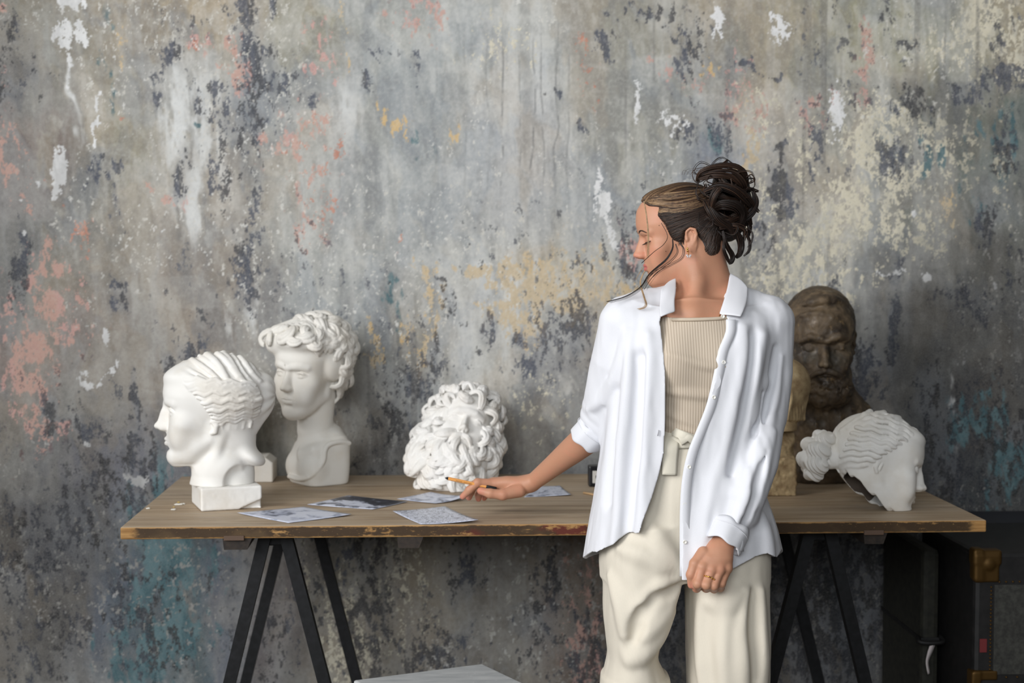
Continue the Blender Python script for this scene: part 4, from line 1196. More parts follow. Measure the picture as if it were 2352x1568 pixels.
def rand_locks(s, n, region, lift, size, w, seed, k=.008, center=(0, .055, .64), rad=(.325, .43, .36), reject=None, gap=.62, flow=None, turn=(1.6, 4.2), ns=3, up=.3):
    rng = random.Random(seed); pts = []; tries = 0
    while len(pts) < n and tries < n * 80:
        tries += 1
        a = rng.uniform(-PI, PI); e = math.asin(rng.uniform(-1, 1))
        if not region(a, e): continue
        d = np.array([math.sin(a) * math.cos(e), -math.cos(a) * math.cos(e), math.sin(e)])
        rr = np.array(rad) + lift
        p = np.array(center) + d / math.sqrt(((d / rr) ** 2).sum())
        if reject is not None and reject(p): continue
        if any(np.linalg.norm(p - q) < size * gap for q in pts): continue
        pts.append(p)
        nrm = (p - np.array(center)) / rr ** 2
        f = np.array([rng.uniform(-1, 1), rng.uniform(-1, 1), rng.uniform(-1, 1)])
        if flow is not None: f = f * .55 + np.array(flow(p))
        lock(s, p, nrm, f, size * rng.uniform(.8, 1.3), w * rng.uniform(.85, 1.2), rng.choice((-1, 1)) * rng.uniform(*turn), k=k, ns=ns, lift=up)
    return pts

def rand_curls(s, n, region, lift, R0, r, seed, k=.012, center=(0, .055, .64), rad=(.325, .43, .36), reject=None):
    """cover an ellipsoid with snail locks, spaced apart; region(a, e) says where"""
    rng = random.Random(seed); pts = []
    tries = 0
    while len(pts) < n and tries < n * 60:
        tries += 1
        a = rng.uniform(-PI, PI); e = math.asin(rng.uniform(-1, 1))
        if not region(a, e): continue
        d = np.array([math.sin(a) * math.cos(e), -math.cos(a) * math.cos(e), math.sin(e)])
        rr = np.array(rad) + lift
        p = np.array(center) + d / math.sqrt(((d / rr) ** 2).sum())
        if reject is not None and reject(p): continue
        if any(np.linalg.norm(p - q) < R0 * 1.45 for q in pts): continue
        pts.append(p)
        nrm = (p - np.array(center)) / rr ** 2
        t = np.array([rng.uniform(-1, 1), rng.uniform(-1, 1), rng.uniform(-1, 1)])
        curl(s, p, nrm, t, R0 * rng.uniform(.8, 1.25), r * rng.uniform(.85, 1.2), rng.uniform(.9, 1.5), k=k, hand=rng.choice((-1, 1)))
        # a tail lock flowing out of the curl
        nn = nrm / np.linalg.norm(nrm); t = t - nn * (t @ nn); t /= np.linalg.norm(t); b = np.cross(nn, t)
        P = np.array([p + t * R0, p + t * R0 * 1.5 + b * R0 * .8, p + t * R0 * .9 + b * R0 * 1.9]) + nn * r * .1
        s.chain(P, [r * .95, r * .8, r * .35], k=k)
    return pts

def sculpt_curlyman():
    m = plaster_material('cream_plaster', (236, 233, 226), (222, 210, 190))
    c = np.array([-.601, .668, TH])
    root = empty('plaster_bust', c); tag(root, 'white plaster bust of a frowning curly-haired young man on a cut chest base', 'bust')
    s = Sculpt(.0018)
    H = .246
    # herm block, its flat side turned to the camera
    Mb = eul_m(R(57), 0, 0)
    s.frame(c, Mb, 1.0)
    hz = .058
    s.loft([.0005, .006, .03, .06, .095, .112, .122], 0, [-.004, -.004, -.004, .0, .006, .012, .02], [.071, .073, .073, .072, .070, .066, .05], [.060, .064, .068, .066, .060, .052, .038], n=4.5)
    top_head = np.array([W(712, 950, .655)[0], .655, W(712, 950, .655)[2]])
    hl = Mb.T @ (top_head - c)                                # head origin in block frame
    # neck and chest (skin side), standing proud of the block
    s.chain([hl + np.array([.0, .022, .06]), hl * [.7, .7, 1] + np.array([0, .004, -.045]), (0, .0, .095)], [.052, .047, .058], k=.02)
    s.chain([(-.045, .03, .112), (.0, .036, .128), (.046, .03, .112)], [.020, .030, .020], k=.025)
    s.ell((.034, -.046, .050), (.040, .034, .036), k=.022); s.ell((-.034, -.046, .050), (.040, .034, .036), k=.022)
    s.ell((0, -.020, .095), (.062, .045, .034), k=.02)
    s.chain([(.02, -.066, .085), (.055, -.05, .098)], [.010, .010], k=.02)
    # cut edge running over the flat side
    rim = [(.066, .052, .110), (.072, .02, .117), (.072, -.012, .112), (.0735, -.026, .098), (.0735, -.030, .072), (.073, -.044, .052), (.064, -.066, .030), (.03, -.078, .020), (-.03, -.078, .020)]
    s.chain(catmull(rim, 26), .0068, k=.003)
    s.frame(top_head, eul_m(R(32), R(3), R(4)), H)
    head_base(s, jaw=1.10, brow=1.0, eye='open', eyedir=.012, ears=False, lips=1.1, nose=1.0)
    # knitted brow
    for q in (-1, 1):
        s.chain([(q * .022, -.418, .560), (q * .07, -.408, .585), (q * .15, -.372, .60)], [.020, .024, .018], k=.03)
        s.chain([(q * .018, -.43, .575), (q * .026, -.42, .62)], [.006, .004], k=.012, mode='sub')
    s.chain([(0, -.42, .255), (0, -.42, .23)], [.004, .004], k=.01, mode='sub')
    # hair mass and thick locks
    s.ell((0, .10, .72), (.385, .43, .35), k=.03)
    s.ell((0, .33, .42), (.25, .17, .24), k=.06)
    s.ell((0, -.30, .845), (.30, .19, .13), k=.05); s.ell((-.20, -.30, .80), (.16, .16, .13), k=.05); s.ell((-.30, -.16, .77), (.12, .16, .13), k=.04)
    s.ell((.29, .04, .58), (.10, .18, .19), k=.04); s.ell((-.27, .06, .56), (.085, .17, .18), k=.04)
    s.freeze()
    ok = lambda p: p[2] < .735 - .25 * max(0, abs(p[0]) - .30) and p[1] < -.15
    rng = random.Random(3)
    for a in np.linspace(-R(112), R(112), 15):
        for lv in (0, 1, 2):
            z = .765 + .05 * math.cos(a * 1.5) - .20 * max(0, abs(a) - 1.2) + lv * .085
            e = math.asin(min(.95, max(-.7, (z - .70) / .40)))
            aa = a + lv * .09 + rng.uniform(-.07, .07)
            d = np.array([math.sin(aa) * math.cos(e), -math.cos(aa) * math.cos(e), math.sin(e)])
            rr = np.array([.405, .535, .40]); cc = np.array([0, .06, .70])
            p = cc + d / math.sqrt(((d / rr) ** 2).sum()) 
            lock(s, p, (p - cc) / rr ** 2, (rng.uniform(-.8, .8), -.2, rng.uniform(-1, -.3) if lv else rng.uniform(-.4, .6)), .26 * rng.uniform(.8, 1.2), .036 * rng.uniform(.85, 1.2), rng.choice((-1, 1)) * rng.uniform(2.2, 5.0), k=.008, lift=.2)
    rand_locks(s, 50, lambda a, e: e > .3, .06, .32, .044, 7, center=(0, .085, .68), rad=(.325, .42, .33), reject=ok, gap=.36, flow=lambda p: (p[0] * .8, p[1] + .1, -.1), turn=(.8, 2.6), up=.14)
    rand_locks(s, 44, lambda a, e: abs(a) > 1.25 and -.9 < e < .45, .05, .27, .038, 9, center=(0, .11, .56), rad=(.315, .40, .40), reject=ok, gap=.36, flow=lambda p: (0, .4, -1.0), turn=(1.0, 3.6), up=.18)
    for q in (-1, 1):                                            # long locks down to the nape
        for j in range(5):
            y = .14 + .07 * j
            strand(s, catmull([(q * (.33 - .035 * j), y, .52), (q * (.325 - .035 * j), y + .05, .42), (q * (.29 - .03 * j), y - .01, .32), (q * (.25 - .03 * j), y + .05, .20 + .02 * j), (q * (.22 - .03 * j), y + .02, .13 + .03 * j)], 10), [.034, .036, .036, .034, .032, .03, .026, .022, .016, .01], k=.012)
    s.frame(); s.plane((0, 0, TH + .0004), (0, 0, -1), c - .4, c + .6)
    V, Q = s.mesh(); mesh_obj('bust', V, Q, m, root)

def sculpt_beardhead():
    m = plaster_material('white_plaster_rough', (240, 238, 234))
    base = WZ(1062, 1112, TH)
    root = empty('plaster_bust', (base[0], .59, TH)); tag(root, 'white plaster head with wild curls and beard, leaning back between bust and hand', 'head')
    s = Sculpt(.0018); H = .222
    o = W(1042, 1076, .56)
    s.frame(o, eul_m(R(-6), R(-30), R(16)), H)
    head_base(s, jaw=1.05, brow=1.0, eye='open', eyedir=None, ears=False)
    for q in (-1, 1): s.chain([(q * .02, -.42, .60), (q * .10, -.41, .585), (q * .2, -.34, .545)], [.026, .028, .02], k=.03)
    s.ell((0, .12, .70), (.43, .44, .38), k=.04); s.ell((0, .05, .42), (.42, .40, .40), k=.06)
    s.ell((0, -.22, -.02), (.27, .19, .26), k=.08); s.ell((.18, -.12, .10), (.22, .2, .28), k=.06); s.ell((-.18, -.12, .10), (.22, .2, .28), k=.06)
    s.ell((0, .02, .02), (.32, .30, .26), k=.06)
    s.ell((-.36, .02, .20), (.17, .22, .30), k=.05); s.ell((.34, .02, .30), (.15, .22, .30), k=.05)
    s.ell((-.33, -.04, -.10), (.15, .17, .17), k=.05)
    s.ell((-.44, -.02, .02), (.10, .16, .16), k=.05); s.ell((-.04, .0, -.14), (.34, .30, .25), k=.06)
    s.freeze()
    face = lambda p: (p[1] < -.20 and abs(p[0]) < .235 and .245 < p[2] < .70 and not (abs(p[0]) > .14 and p[2] < .36))
    # re-expose the face under the hair mass
    rng = random.Random(5)
    rand_locks(s, 60, lambda a, e: e > -.2, .09, .30, .040, 21, center=(0, .08, .64), rad=(.36, .42, .36), reject=face, gap=.34, flow=lambda p: (p[0] * 1.5, -.3, .2), turn=(1.8, 4.8), up=.30)
    rand_locks(s, 64, lambda a, e: e < .40 and abs(a) > .45, .05, .30, .040, 22, center=(0, .03, .30), rad=(.40, .38, .48), reject=face, gap=.34, flow=lambda p: (p[0] * .8, 0, -.8), turn=(1.2, 4.0), up=.26)
    for i in range(26):
        q = -1 if i % 3 else 1
        p = np.array([q * rng.uniform(.30, .42), rng.uniform(-.18, .10), rng.uniform(-.16, .55)])
        lock(s, p, (q * .8, -.75, 0), (q * .2, 0, -1), rng.uniform(.34, .46), .050, rng.choice((-1, 1)) * rng.uniform(.6, 2.0), k=.01, lift=.12)
    for i in range(22):                                          # lower locks round the foot of the beard
        x = -.32 + .64 * (i % 11) / 10 + rng.uniform(-.03, .03); z = -.16 - .13 * (i // 11) + rng.uniform(-.03, .03)
        lock(s, (x, -.16 + .3 * x * x, z), (x * .9, -1, -.15), (rng.uniform(-.5, .5), 0, -1), rng.uniform(.26, .38), .040, rng.choice((-1, 1)) * rng.uniform(.8, 2.4), k=.01, lift=.10)
    # beard: twisting pointed locks
    for i in range(46):
        x = rng.uniform(-.30, .30); z = rng.uniform(-.14, .20) - .10 * (abs(x) < .12)
        if z > .10 and abs(x) < .10: continue
        y = -.405 + .75 * x * x + .10 * max(0, -z) + rng.uniform(-.015, .02)
        lock(s, (x, y, z), (x * 1.2, -.5, -.1), (rng.uniform(-.5, .5), 0, -1), rng.uniform(.24, .36), .034, rng.choice((-1, 1)) * rng.uniform(1.2, 3.2), k=.008, lift=.22, Rs=.5)
    for q in (-1, 1):
        for j in range(3):
            P = catmull([(q * .015, -.432, .275 - .012 * j), (q * .08, -.445, .255 - .02 * j), (q * .13, -.41, .20 - .03 * j), (q * .12, -.40, .13 - .03 * j)], 8)
            s.chain(P, np.linspace(.020, .014, 8), k=.01)
    s.frame(); s.plane((0, 0, TH + .0004), (0, 0, -1), o - .5, o + .5)
    s.plane((0, WALL_Y - .012, 0), (0, 1, 0), o - .5, o + .5)
    V, Q = s.mesh(); mesh_obj('head', V, Q, m, root)

def sculpt_fallenhead():
    m = plaster_material('white_plaster', (240, 238, 233))
    base = WZ(1990, 1168, TH)
    root = empty('plaster_bust', (base[0], .17, TH)); tag(root, 'broken hollow white plaster head lying on its jaw at the right table end', 'head')
    s = Sculpt(.0018); H = .236
    o = W(2000, 1172, .165)
    Mh = eul_m(R(-82), R(12), R(17))
    s.frame(o, Mh, H)
    head_base(s, classical=True, jaw=1.06, eye='closed', ears=False, lips=1.0)
    s.ell((0, -.18, .07), (.15, .17, .085), k=.08); s.ell((0, -.02, .16), (.20, .16, .14), k=.08)
    s.ell((0, .13, .28), (.24, .22, .17), k=.08)
    s.ell((0, .085, .665), (.335, .44, .352), k=.02); s.ell((0, -.22, .82), (.24, .20, .10), k=.05)
    # two smooth bands and waves of hair running back to the bun
    for q in (-1, 1):
        wavy_side_hair(s, q, [(-.36, .90), (-.33, .82), (-.2, .75), (-.10, .66), (-.02, .58), (.06, .50), (.16, .40)], [(.15, .99), (.24, .90), (.33, .78), (.38, .66), (.40, .56), (.42, .45), (.40, .33)], 12, amp=.012, wl=.17, r0=.027, r1=.020, seed=31 + q, lift=.02)
        for j, (ya, yb) in enumerate(((-.10, .30), (.06, .40), (.20, .46))):
            u = np.linspace(0, 1, 13)
            y = ya + (yb - ya) * u; z = .64 + .375 * np.sqrt(np.maximum(0, 1 - ((y - .055) / .46) ** 2)) * (1 - .55 * u)
            x = side_x(y, z, .03)
            strand(s, np.stack([q * np.maximum(x, .01), y, z], 1), .034 - .010 * u, k=.025)
        s.chain([(q * .265, .03, .50), (q * .275, .055, .47), (q * .268, .075, .40), (q * .255, .055, .36)], [.020, .022, .022, .02], k=.012)
        s.chain([(q * .27, .005, .49), (q * .275, .02, .43), (q * .262, .03, .385)], [.010, .012, .012], k=.008)
    # hollow cast, torn open from the nape to under the jaw
    def line(y): return .345 + (y - .42) * .52
    def tear(x, y, z):
        a = x * 9 + y * 7
        return line(y) + .016 * np.sin(a * 1.3 + 1) + .012 * np.sin(a * 3.1 + y * 11) + .007 * np.sin(x * 61 + y * 47) - z
    s.op('shell', lambda x, y, z: 0 * (x + y + z) + .028, (-.45, -.62, -.12), (.45, .54, 1.1), 0)
    s.op('int', tear, (-.45, -.62, -.3), (.45, .62, .6), .004)
    # bun of rolled locks behind the nape
    cb = np.array([0, .60, .45])
    s.ell(cb + [0, -.10, .03], (.12, .13, .15), k=.04)
    rng = random.Random(2)
    for i, (dx, dy, dz, r) in enumerate(((.10, .0, .15, .11), (-.10, .0, .15, .11), (.13, .05, .02, .12), (-.13, .05, .02, .12), (.10, .04, -.13, .12), (-.10, .04, -.13, .12), (0, .11, .09, .11), (0, .12, -.08, .12), (0, .02, .19, .10), (0, .04, -.21, .10))):
        s.ell(cb + [dx, dy, dz], (r, r * 1.05, r * .74), rot=eul(rng.uniform(-.5, .5), 0, rng.uniform(-.5, .5)), k=.022)
    s.disp(lambda x, y, z: np.where(y > .48, .009 * np.sin(55 * z + 14 * np.sin(9 * x + 7 * y)) * np.clip((y - .48) * 15, 0, 1), 0), (-.4, .45, .1), (.4, .9, .85))
    s.frame(); s.plane((0, 0, TH + .0004), (0, 0, -1), o - .5, o + .5)
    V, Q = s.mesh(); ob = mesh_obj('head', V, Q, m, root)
    # raw dusty inside of the cast, the hollow's shade painted into its colour
    ob.data.materials.append(plaster_material('dusty_shaded_cast_inside', (104, 92, 82), (88, 78, 70)))
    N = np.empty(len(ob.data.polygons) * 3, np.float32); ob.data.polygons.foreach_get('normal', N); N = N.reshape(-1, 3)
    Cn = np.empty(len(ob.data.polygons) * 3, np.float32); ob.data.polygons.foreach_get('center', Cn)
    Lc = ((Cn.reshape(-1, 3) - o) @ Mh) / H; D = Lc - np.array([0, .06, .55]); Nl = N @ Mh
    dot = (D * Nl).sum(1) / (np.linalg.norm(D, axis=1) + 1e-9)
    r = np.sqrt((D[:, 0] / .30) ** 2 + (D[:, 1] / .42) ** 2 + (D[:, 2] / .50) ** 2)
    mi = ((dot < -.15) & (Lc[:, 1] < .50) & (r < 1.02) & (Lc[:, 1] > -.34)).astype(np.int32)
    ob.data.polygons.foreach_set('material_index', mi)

def bronze_material():
    m = mat('brown_patina_clay', (74, 60, 46), .5, spec=.5); n = NT(m)
    a = n.noise(n.coord(), 14, 6, .65, .6); b = n.noise(n.coord((1, 1, 1), (3, 3, 1)), 40, 5, .65); d = n.noise(n.coord((1, 1, 1), (1, 7, 1)), 7, 4, .6)
    col = n.ramp(a, [(.34, lin((44, 35, 27))), (.5, lin((84, 70, 53))), (.66, lin((118, 100, 77)))])
    col = n.mix(n.math('MULTIPLY', n.step(d, .52, .7), .25), col, lin((84, 84, 70)))
    col = n.mix(n.math('MULTIPLY', n.step(b, .60, .70), .5), col, lin((140, 116, 82)))
    n.link(col, n.b.inputs['Base Color'])
    n.link(n.math('SUBTRACT', .72, n.math('MULTIPLY', n.step(b, .45, .7), .34)), n.b.inputs['Roughness'])
    n.bump(b, .35, .003)
    return m

def sculpt_brownbust():
    m = bronze_material()
    y0 = .635
    root = empty('clay_bust', (W(1880, 1000, y0)[0], y0, TH)); tag(root, 'dark brown bust of a bearded man with closed eyes, behind the fallen white head', 'bust')
    s = Sculpt(.0022); H = .282
    o = W(1887, 902, y0)
    s.frame(o, eul_m(R(9), R(4), R(-2)), H)
    head_base(s, jaw=1.12, brow=.8, eye='closed', ears=False, nose=1.1)
    ear(s, 1, (.298, .03, .47), 1.1); ear(s, -1, (.285, .03, .47), 1.0)
    # short cap of hair with a swept lock, receding front
    s.ell((0, .08, .70), (.335, .44, .335), k=.03)
    s.chain(catmull([(-.18, -.30, .90), (-.04, -.33, .935), (.10, -.28, .93), (.22, -.16, .86)], 9), [.02, .04, .045, .05, .05, .05, .045, .04, .03], k=.03)
    s.chain(catmull([(-.20, -.33, .80), (-.08, -.385, .82), (.06, -.385, .80), (.15, -.33, .78)], 7), .018, k=.03)
    # deep-set closed eyes, moustache, beard
    for q in (-1, 1):
        s.chain([(q * .03, -.43, .575), (q * .13, -.425, .605), (q * .22, -.34, .56)], [.028, .034, .024], k=.03)
        s.chain(catmull([(q * .012, -.43, .280), (q * .07, -.435, .262), (q * .135, -.385, .215), (q * .17, -.33, .15)], 8), np.linspace(.026, .022, 8), k=.016)
    s.ell((0, -.25, .03), (.235, .17, .16), k=.07)
    s.ell((.15, -.12, .14), (.13, .18, .20), k=.06); s.ell((-.15, -.12, .14), (.13, .18, .20), k=.06)
    s.ell((0, -.40, .185), (.055, .03, .022), k=.012)
    rand_curls(s, 46, lambda a, e: abs(a) < 1.6 and -1.2 < e < .5, .015, .030, .016, 41, k=.02, center=(0, -.16, .08), rad=(.25, .25, .20), reject=lambda p: p[2] > .14 and abs(p[0]) < .13)
    s.chain([(0, .06, .25), (0, .05, -.20)], [.25, .26], k=.08)
    # chest with pleated drapery, shoulders and block foot
    sx = o[0]; s.frame()
    zc = o[2]
    s.loft([TH + .0005, TH + .03, TH + .09, TH + .14, zc - .075, zc - .03, zc + .005], sx, y0 + .01, [.085, .085, .09, .125, .145, .115, .07], [.075, .075, .075, .085, .085, .075, .06], n=2.6, k=.03)
    s.chain([(sx - .06, y0 + .02, zc - .02), (sx - .13, y0 + .02, zc - .055)], [.05, .035], k=.03)
    s.chain([(sx + .05, y0 + .02, zc - .015), (sx + .115, y0 + .02, zc - .06)], [.05, .03], k=.03)
    s.disp(lambda x, y, z: .0045 * np.abs(np.sin((x - sx) * 95 + 8 * (z - zc) * (x - sx) * 3)) * np.clip((zc - .012 - z) * 40, 0, 1) * np.clip((z - TH - .02) * 60, 0, 1), (sx - .2, y0 - .14, TH), (sx + .2, y0 + .05, zc + .02))
    s.disp(lambda x, y, z: (fbm(x * 60, y * 60, z * 60, 2, 5) - .5) * .006, o - [.2, .2, .3], o + [.2, .2, .35])
    s.plane((0, 0, TH + .0004), (0, 0, -1), o - .6, o + .6)
    s.plane((0, WALL_Y - .012, 0), (0, 1, 0), o - .6, o + .6)
    V, Q = s.mesh(); mesh_obj('bust', V, Q, m, root)

def sculpt_beigebust():
    m = mat('ochre_stone_plaster', (176, 154, 118), .85); n = NT(m)
    a = n.noise(n.coord(), 30, 5, .65); n.link(n.ramp(a, [(.34, lin((140, 116, 84))), (.6, lin((186, 164, 126))), (.75, lin((204, 186, 150)))]), n.b.inputs['Base Color']); n.bump(a, .3, .003)
    y0 = .43
    p = W(1772, 905, y0)
    root = empty('plaster_bust', (p[0], y0, TH)); tag(root, 'ochre bust mostly hidden behind the woman, its broken block foot beside her sleeve', 'bust')
    s = Sculpt(.0022)
    s.frame(W(1775, 985, y0), eul_m(R(70), R(-4), 0), .185)
    head_base(s, eye='open', ears=False, eyedir=None)
    s.ell((0, .09, .66), (.335, .43, .36), k=.03); s.ell((0, .12, .40), (.28, .33, .3), k=.05)
    for j in range(8):
        u = np.linspace(0, 1, 9); q = 1
        strand(s, np.stack([.30 - .02 * j + 0 * u, .05 + .05 * j + .02 * np.sin(u * 5 + j), .62 - .45 * u], 1), .030, k=.012)
    s.chain([(0, .12, .3), (0, .10, -.3), (0, .08, -.62)], [.25, .22, .26], k=.05)
    s.frame()
    e = WZ(1800, 1141, TH)
    x0, x1 = p[0] - .075, W(1833, 1100, e[1])[0]
    zt = W(1812, 1050, e[1] + .01)[2]
    s.box(((x0 + x1) / 2, e[1] + .075, (TH + zt) / 2), ((x1 - x0) / 2, .065, (zt - TH) / 2), rad=.006, k=.01)
    # broken slanting front face
    s.plane((x1 - .015, e[1] + .012, zt - .004), (.35, -.62, .62), (x0 - .1, e[1] - .1, TH - .1), (x1 + .1, e[1] + .2, zt + .05), k=.004)
    s.disp(lambda x, y, z: (fbm(x * 90, y * 90, z * 90, 3, 2) - .5) * .008 * np.clip((TH + .16 - z) * 20, 0, 1), (x0 - .05, e[1] - .05, TH - .05), (x1 + .05, e[1] + .2, TH + .2))
    s.plane((0, 0, TH + .0004), (0, 0, -1), p - .6, p + .6)
    V, Q = s.mesh(); mesh_obj('bust', V, Q, m, root)

def sculpt_hiddenbust():
    m = plaster_material('cream_plaster', (236, 233, 226), (222, 210, 190))
    y0 = .725
    l, r = W(447, 1100, y0)[0], W(632, 1100, y0)[0]
    c = np.array([(l + r) / 2, y0, TH])
    root = empty('plaster_bust', c); tag(root, 'white plaster bust hidden behind the wavy-haired head, only its block base showing', 'bust')
    s = Sculpt(.0026)
    hw = (r - l) / 2; zt = W(610, 1050, y0 - .05)[2] - TH
    s.box(c + [0, 0, zt / 2], (hw, .055, zt / 2), rad=.004)
    s.plane(c + [hw - .020, 0, zt], (.62, 0, .8), c - .3, c + .4)
    s.plane(c + [-hw + .020, 0, zt], (-.62, 0, .8), c - .3, c + .4)
    s.chain([c + [0, 0, zt], c + [0.0, .0, zt + .10]], [.055, .045], k=.02)
    s.frame(c + np.array([0, .0, zt + .055]), eul_m(R(40), 0, 0), .19)
    head_base(s, eye='open', ears=False, eyedir=None)
    s.ell((0, .08, .67), (.335, .42, .345), k=.03)
    s.frame(); s.plane((0, 0, TH + .0004), (0, 0, -1), c - .4, c + .5)
    s.plane((0, WALL_Y - .01, 0), (0, 1, 0), c - .5, c + .5)
    V, Q = s.mesh(); mesh_obj('bust', V, Q, m, root)
# ================================================================ THE WOMAN
YB = -.205                                   # depth of her body
HY = -.222                                   # depth of the ear that faces the camera
HH = .206
HM = eul_m(R(89), R(9), R(0))
HT = W(1584, 547, HY) - HM @ (np.array([.285, .05, .44]) * HH)
def hl2w(p): return HT + (np.asarray(p, float) * HH) @ HM.T
def hloc(px, py, xl=.20):
    """head-local point on the plane x = xl seen at a photo pixel"""
    d = W(px, py, 0) - CAM
    dl = HM.T @ d; ol = HM.T @ (CAM - HT)
    t = (xl * HH - ol[0]) / dl[0]
    return (ol + dl * t) / HH
def zwarp(z): return np.where(z < .31, .31 - (.31 - z) / 1.0, z)
def zunwarp(z): return np.where(z < .31, .31 - (.31 - z) * 1.0, z)

def finger(s, P, r, k=.004):
    s.chain(P, r, k=k)
    for p, q in zip(P[1:-1], r[1:-1]): s.ell(p, (q * 1.06, q * 1.06, q * 1.06), k=k)

def skin_material():
    m = mat('skin', (206, 160, 134), .48, spec=.35); n = NT(m)
    tint = n.attr('tint').outputs['Color']
    a = n.noise(n.coord(), 30, 4, .6); b = n.noise(n.coord(), 260, 3, .6)
    c = n.mix(n.math('MULTIPLY', n.step(a, .45, .65), .18), tint, lin((214, 140, 116)))
    c = n.mix(n.math('MULTIPLY', n.step(b, .5, .72), .10), c, lin((176, 120, 94)))
    n.link(c, n.b.inputs['Base Color']); n.bump(b, .05, .0006)
    n.b.inputs['Subsurface Weight'].default_value = .12
    n.b.inputs['Subsurface Radius'].default_value = (.012, .005, .003)
    n.b.inputs['Subsurface Scale'].default_value = .5
    return m

def cloth_material(name, rgb, rough=.75, weave=900, bump=.10, sheen=.2):
    m = mat(name, rgb, rough, spec=.25); n = NT(m)
    a = n.noise(n.coord((1, 1, .25)), weave, 2, .6); b = n.noise(n.coord(), 26, 3, .5)
    col = n.mix(n.math('MULTIPLY', n.step(a, .45, .65), .14), lin(rgb), lin([v * .93 for v in rgb]))
    n.link(col, n.b.inputs['Base Color'])
    n.b.inputs['Sheen Weight'].default_value = sheen * .4
    n.bump(n.math('ADD', n.math('MULTIPLY', a, .4), n.math('MULTIPLY', b, .3)), bump, .001)
    return m

RW = [W(1220, 1109, .072)]                    # right wrist (picture left)
def right_hand():
    f = {}
    f['index'] = ([W(1137, 1110, .070), W(1097, 1108, .062), W(1078, 1125, .064), W(1063, 1140, .070)], [.0112, .0100, .0090, .0072])
    f['middle'] = ([W(1133, 1108, .094), W(1090, 1113, .092), W(1080, 1131, .094), W(1077, 1142, .098)], [.0112, .0100, .0090, .0074])
    f['ring'] = ([W(1139, 1112, .116), W(1106, 1120, .118), W(1099, 1136, .118), W(1099, 1145, .120)], [.0108, .0094, .0084, .0072])
    f['little'] = ([W(1150, 1116, .136), W(1124, 1126, .140), W(1115, 1137, .140), W(1112, 1144, .142)], [.0096, .0082, .0074, .0064])
    f['thumb'] = ([W(1192, 1126, .052), W(1154, 1136, .036), W(1126, 1133, .034), W(1104, 1127, .040)], [.0165, .0122, .0108, .0086])
    return f
def left_hand():
    y = -.368
    f = {}
    f['index'] = ([W(1613, 1302, y - .010), W(1603, 1340, y - .022), W(1600, 1350, y + .002), W(1612, 1342, y + .018)], [.0112, .0098, .0090, .0075])
    f['middle'] = ([W(1634, 1308, y - .012), W(1623, 1343, y - .026), W(1622, 1350, y + .002), W(1630, 1340, y + .018)], [.0112, .0098, .0090, .0075])
    f['ring'] = ([W(1653, 1309, y - .010), W(1640, 1345, y - .024), W(1640, 1352, y + .002), W(1646, 1342, y + .018)], [.0106, .0094, .0086, .0072])
    f['little'] = ([W(1670, 1305, y - .002), W(1657, 1340, y - .014), W(1655, 1350, y + .006), W(1660, 1340, y + .018)], [.0098, .0086, .0078, .0066])
    f['thumb'] = ([W(1616, 1270, y + .004), W(1596, 1294, y - .006), W(1587, 1319, y - .010), W(1588, 1343, y - .004)], [.0145, .0112, .0098, .0078])
    return f

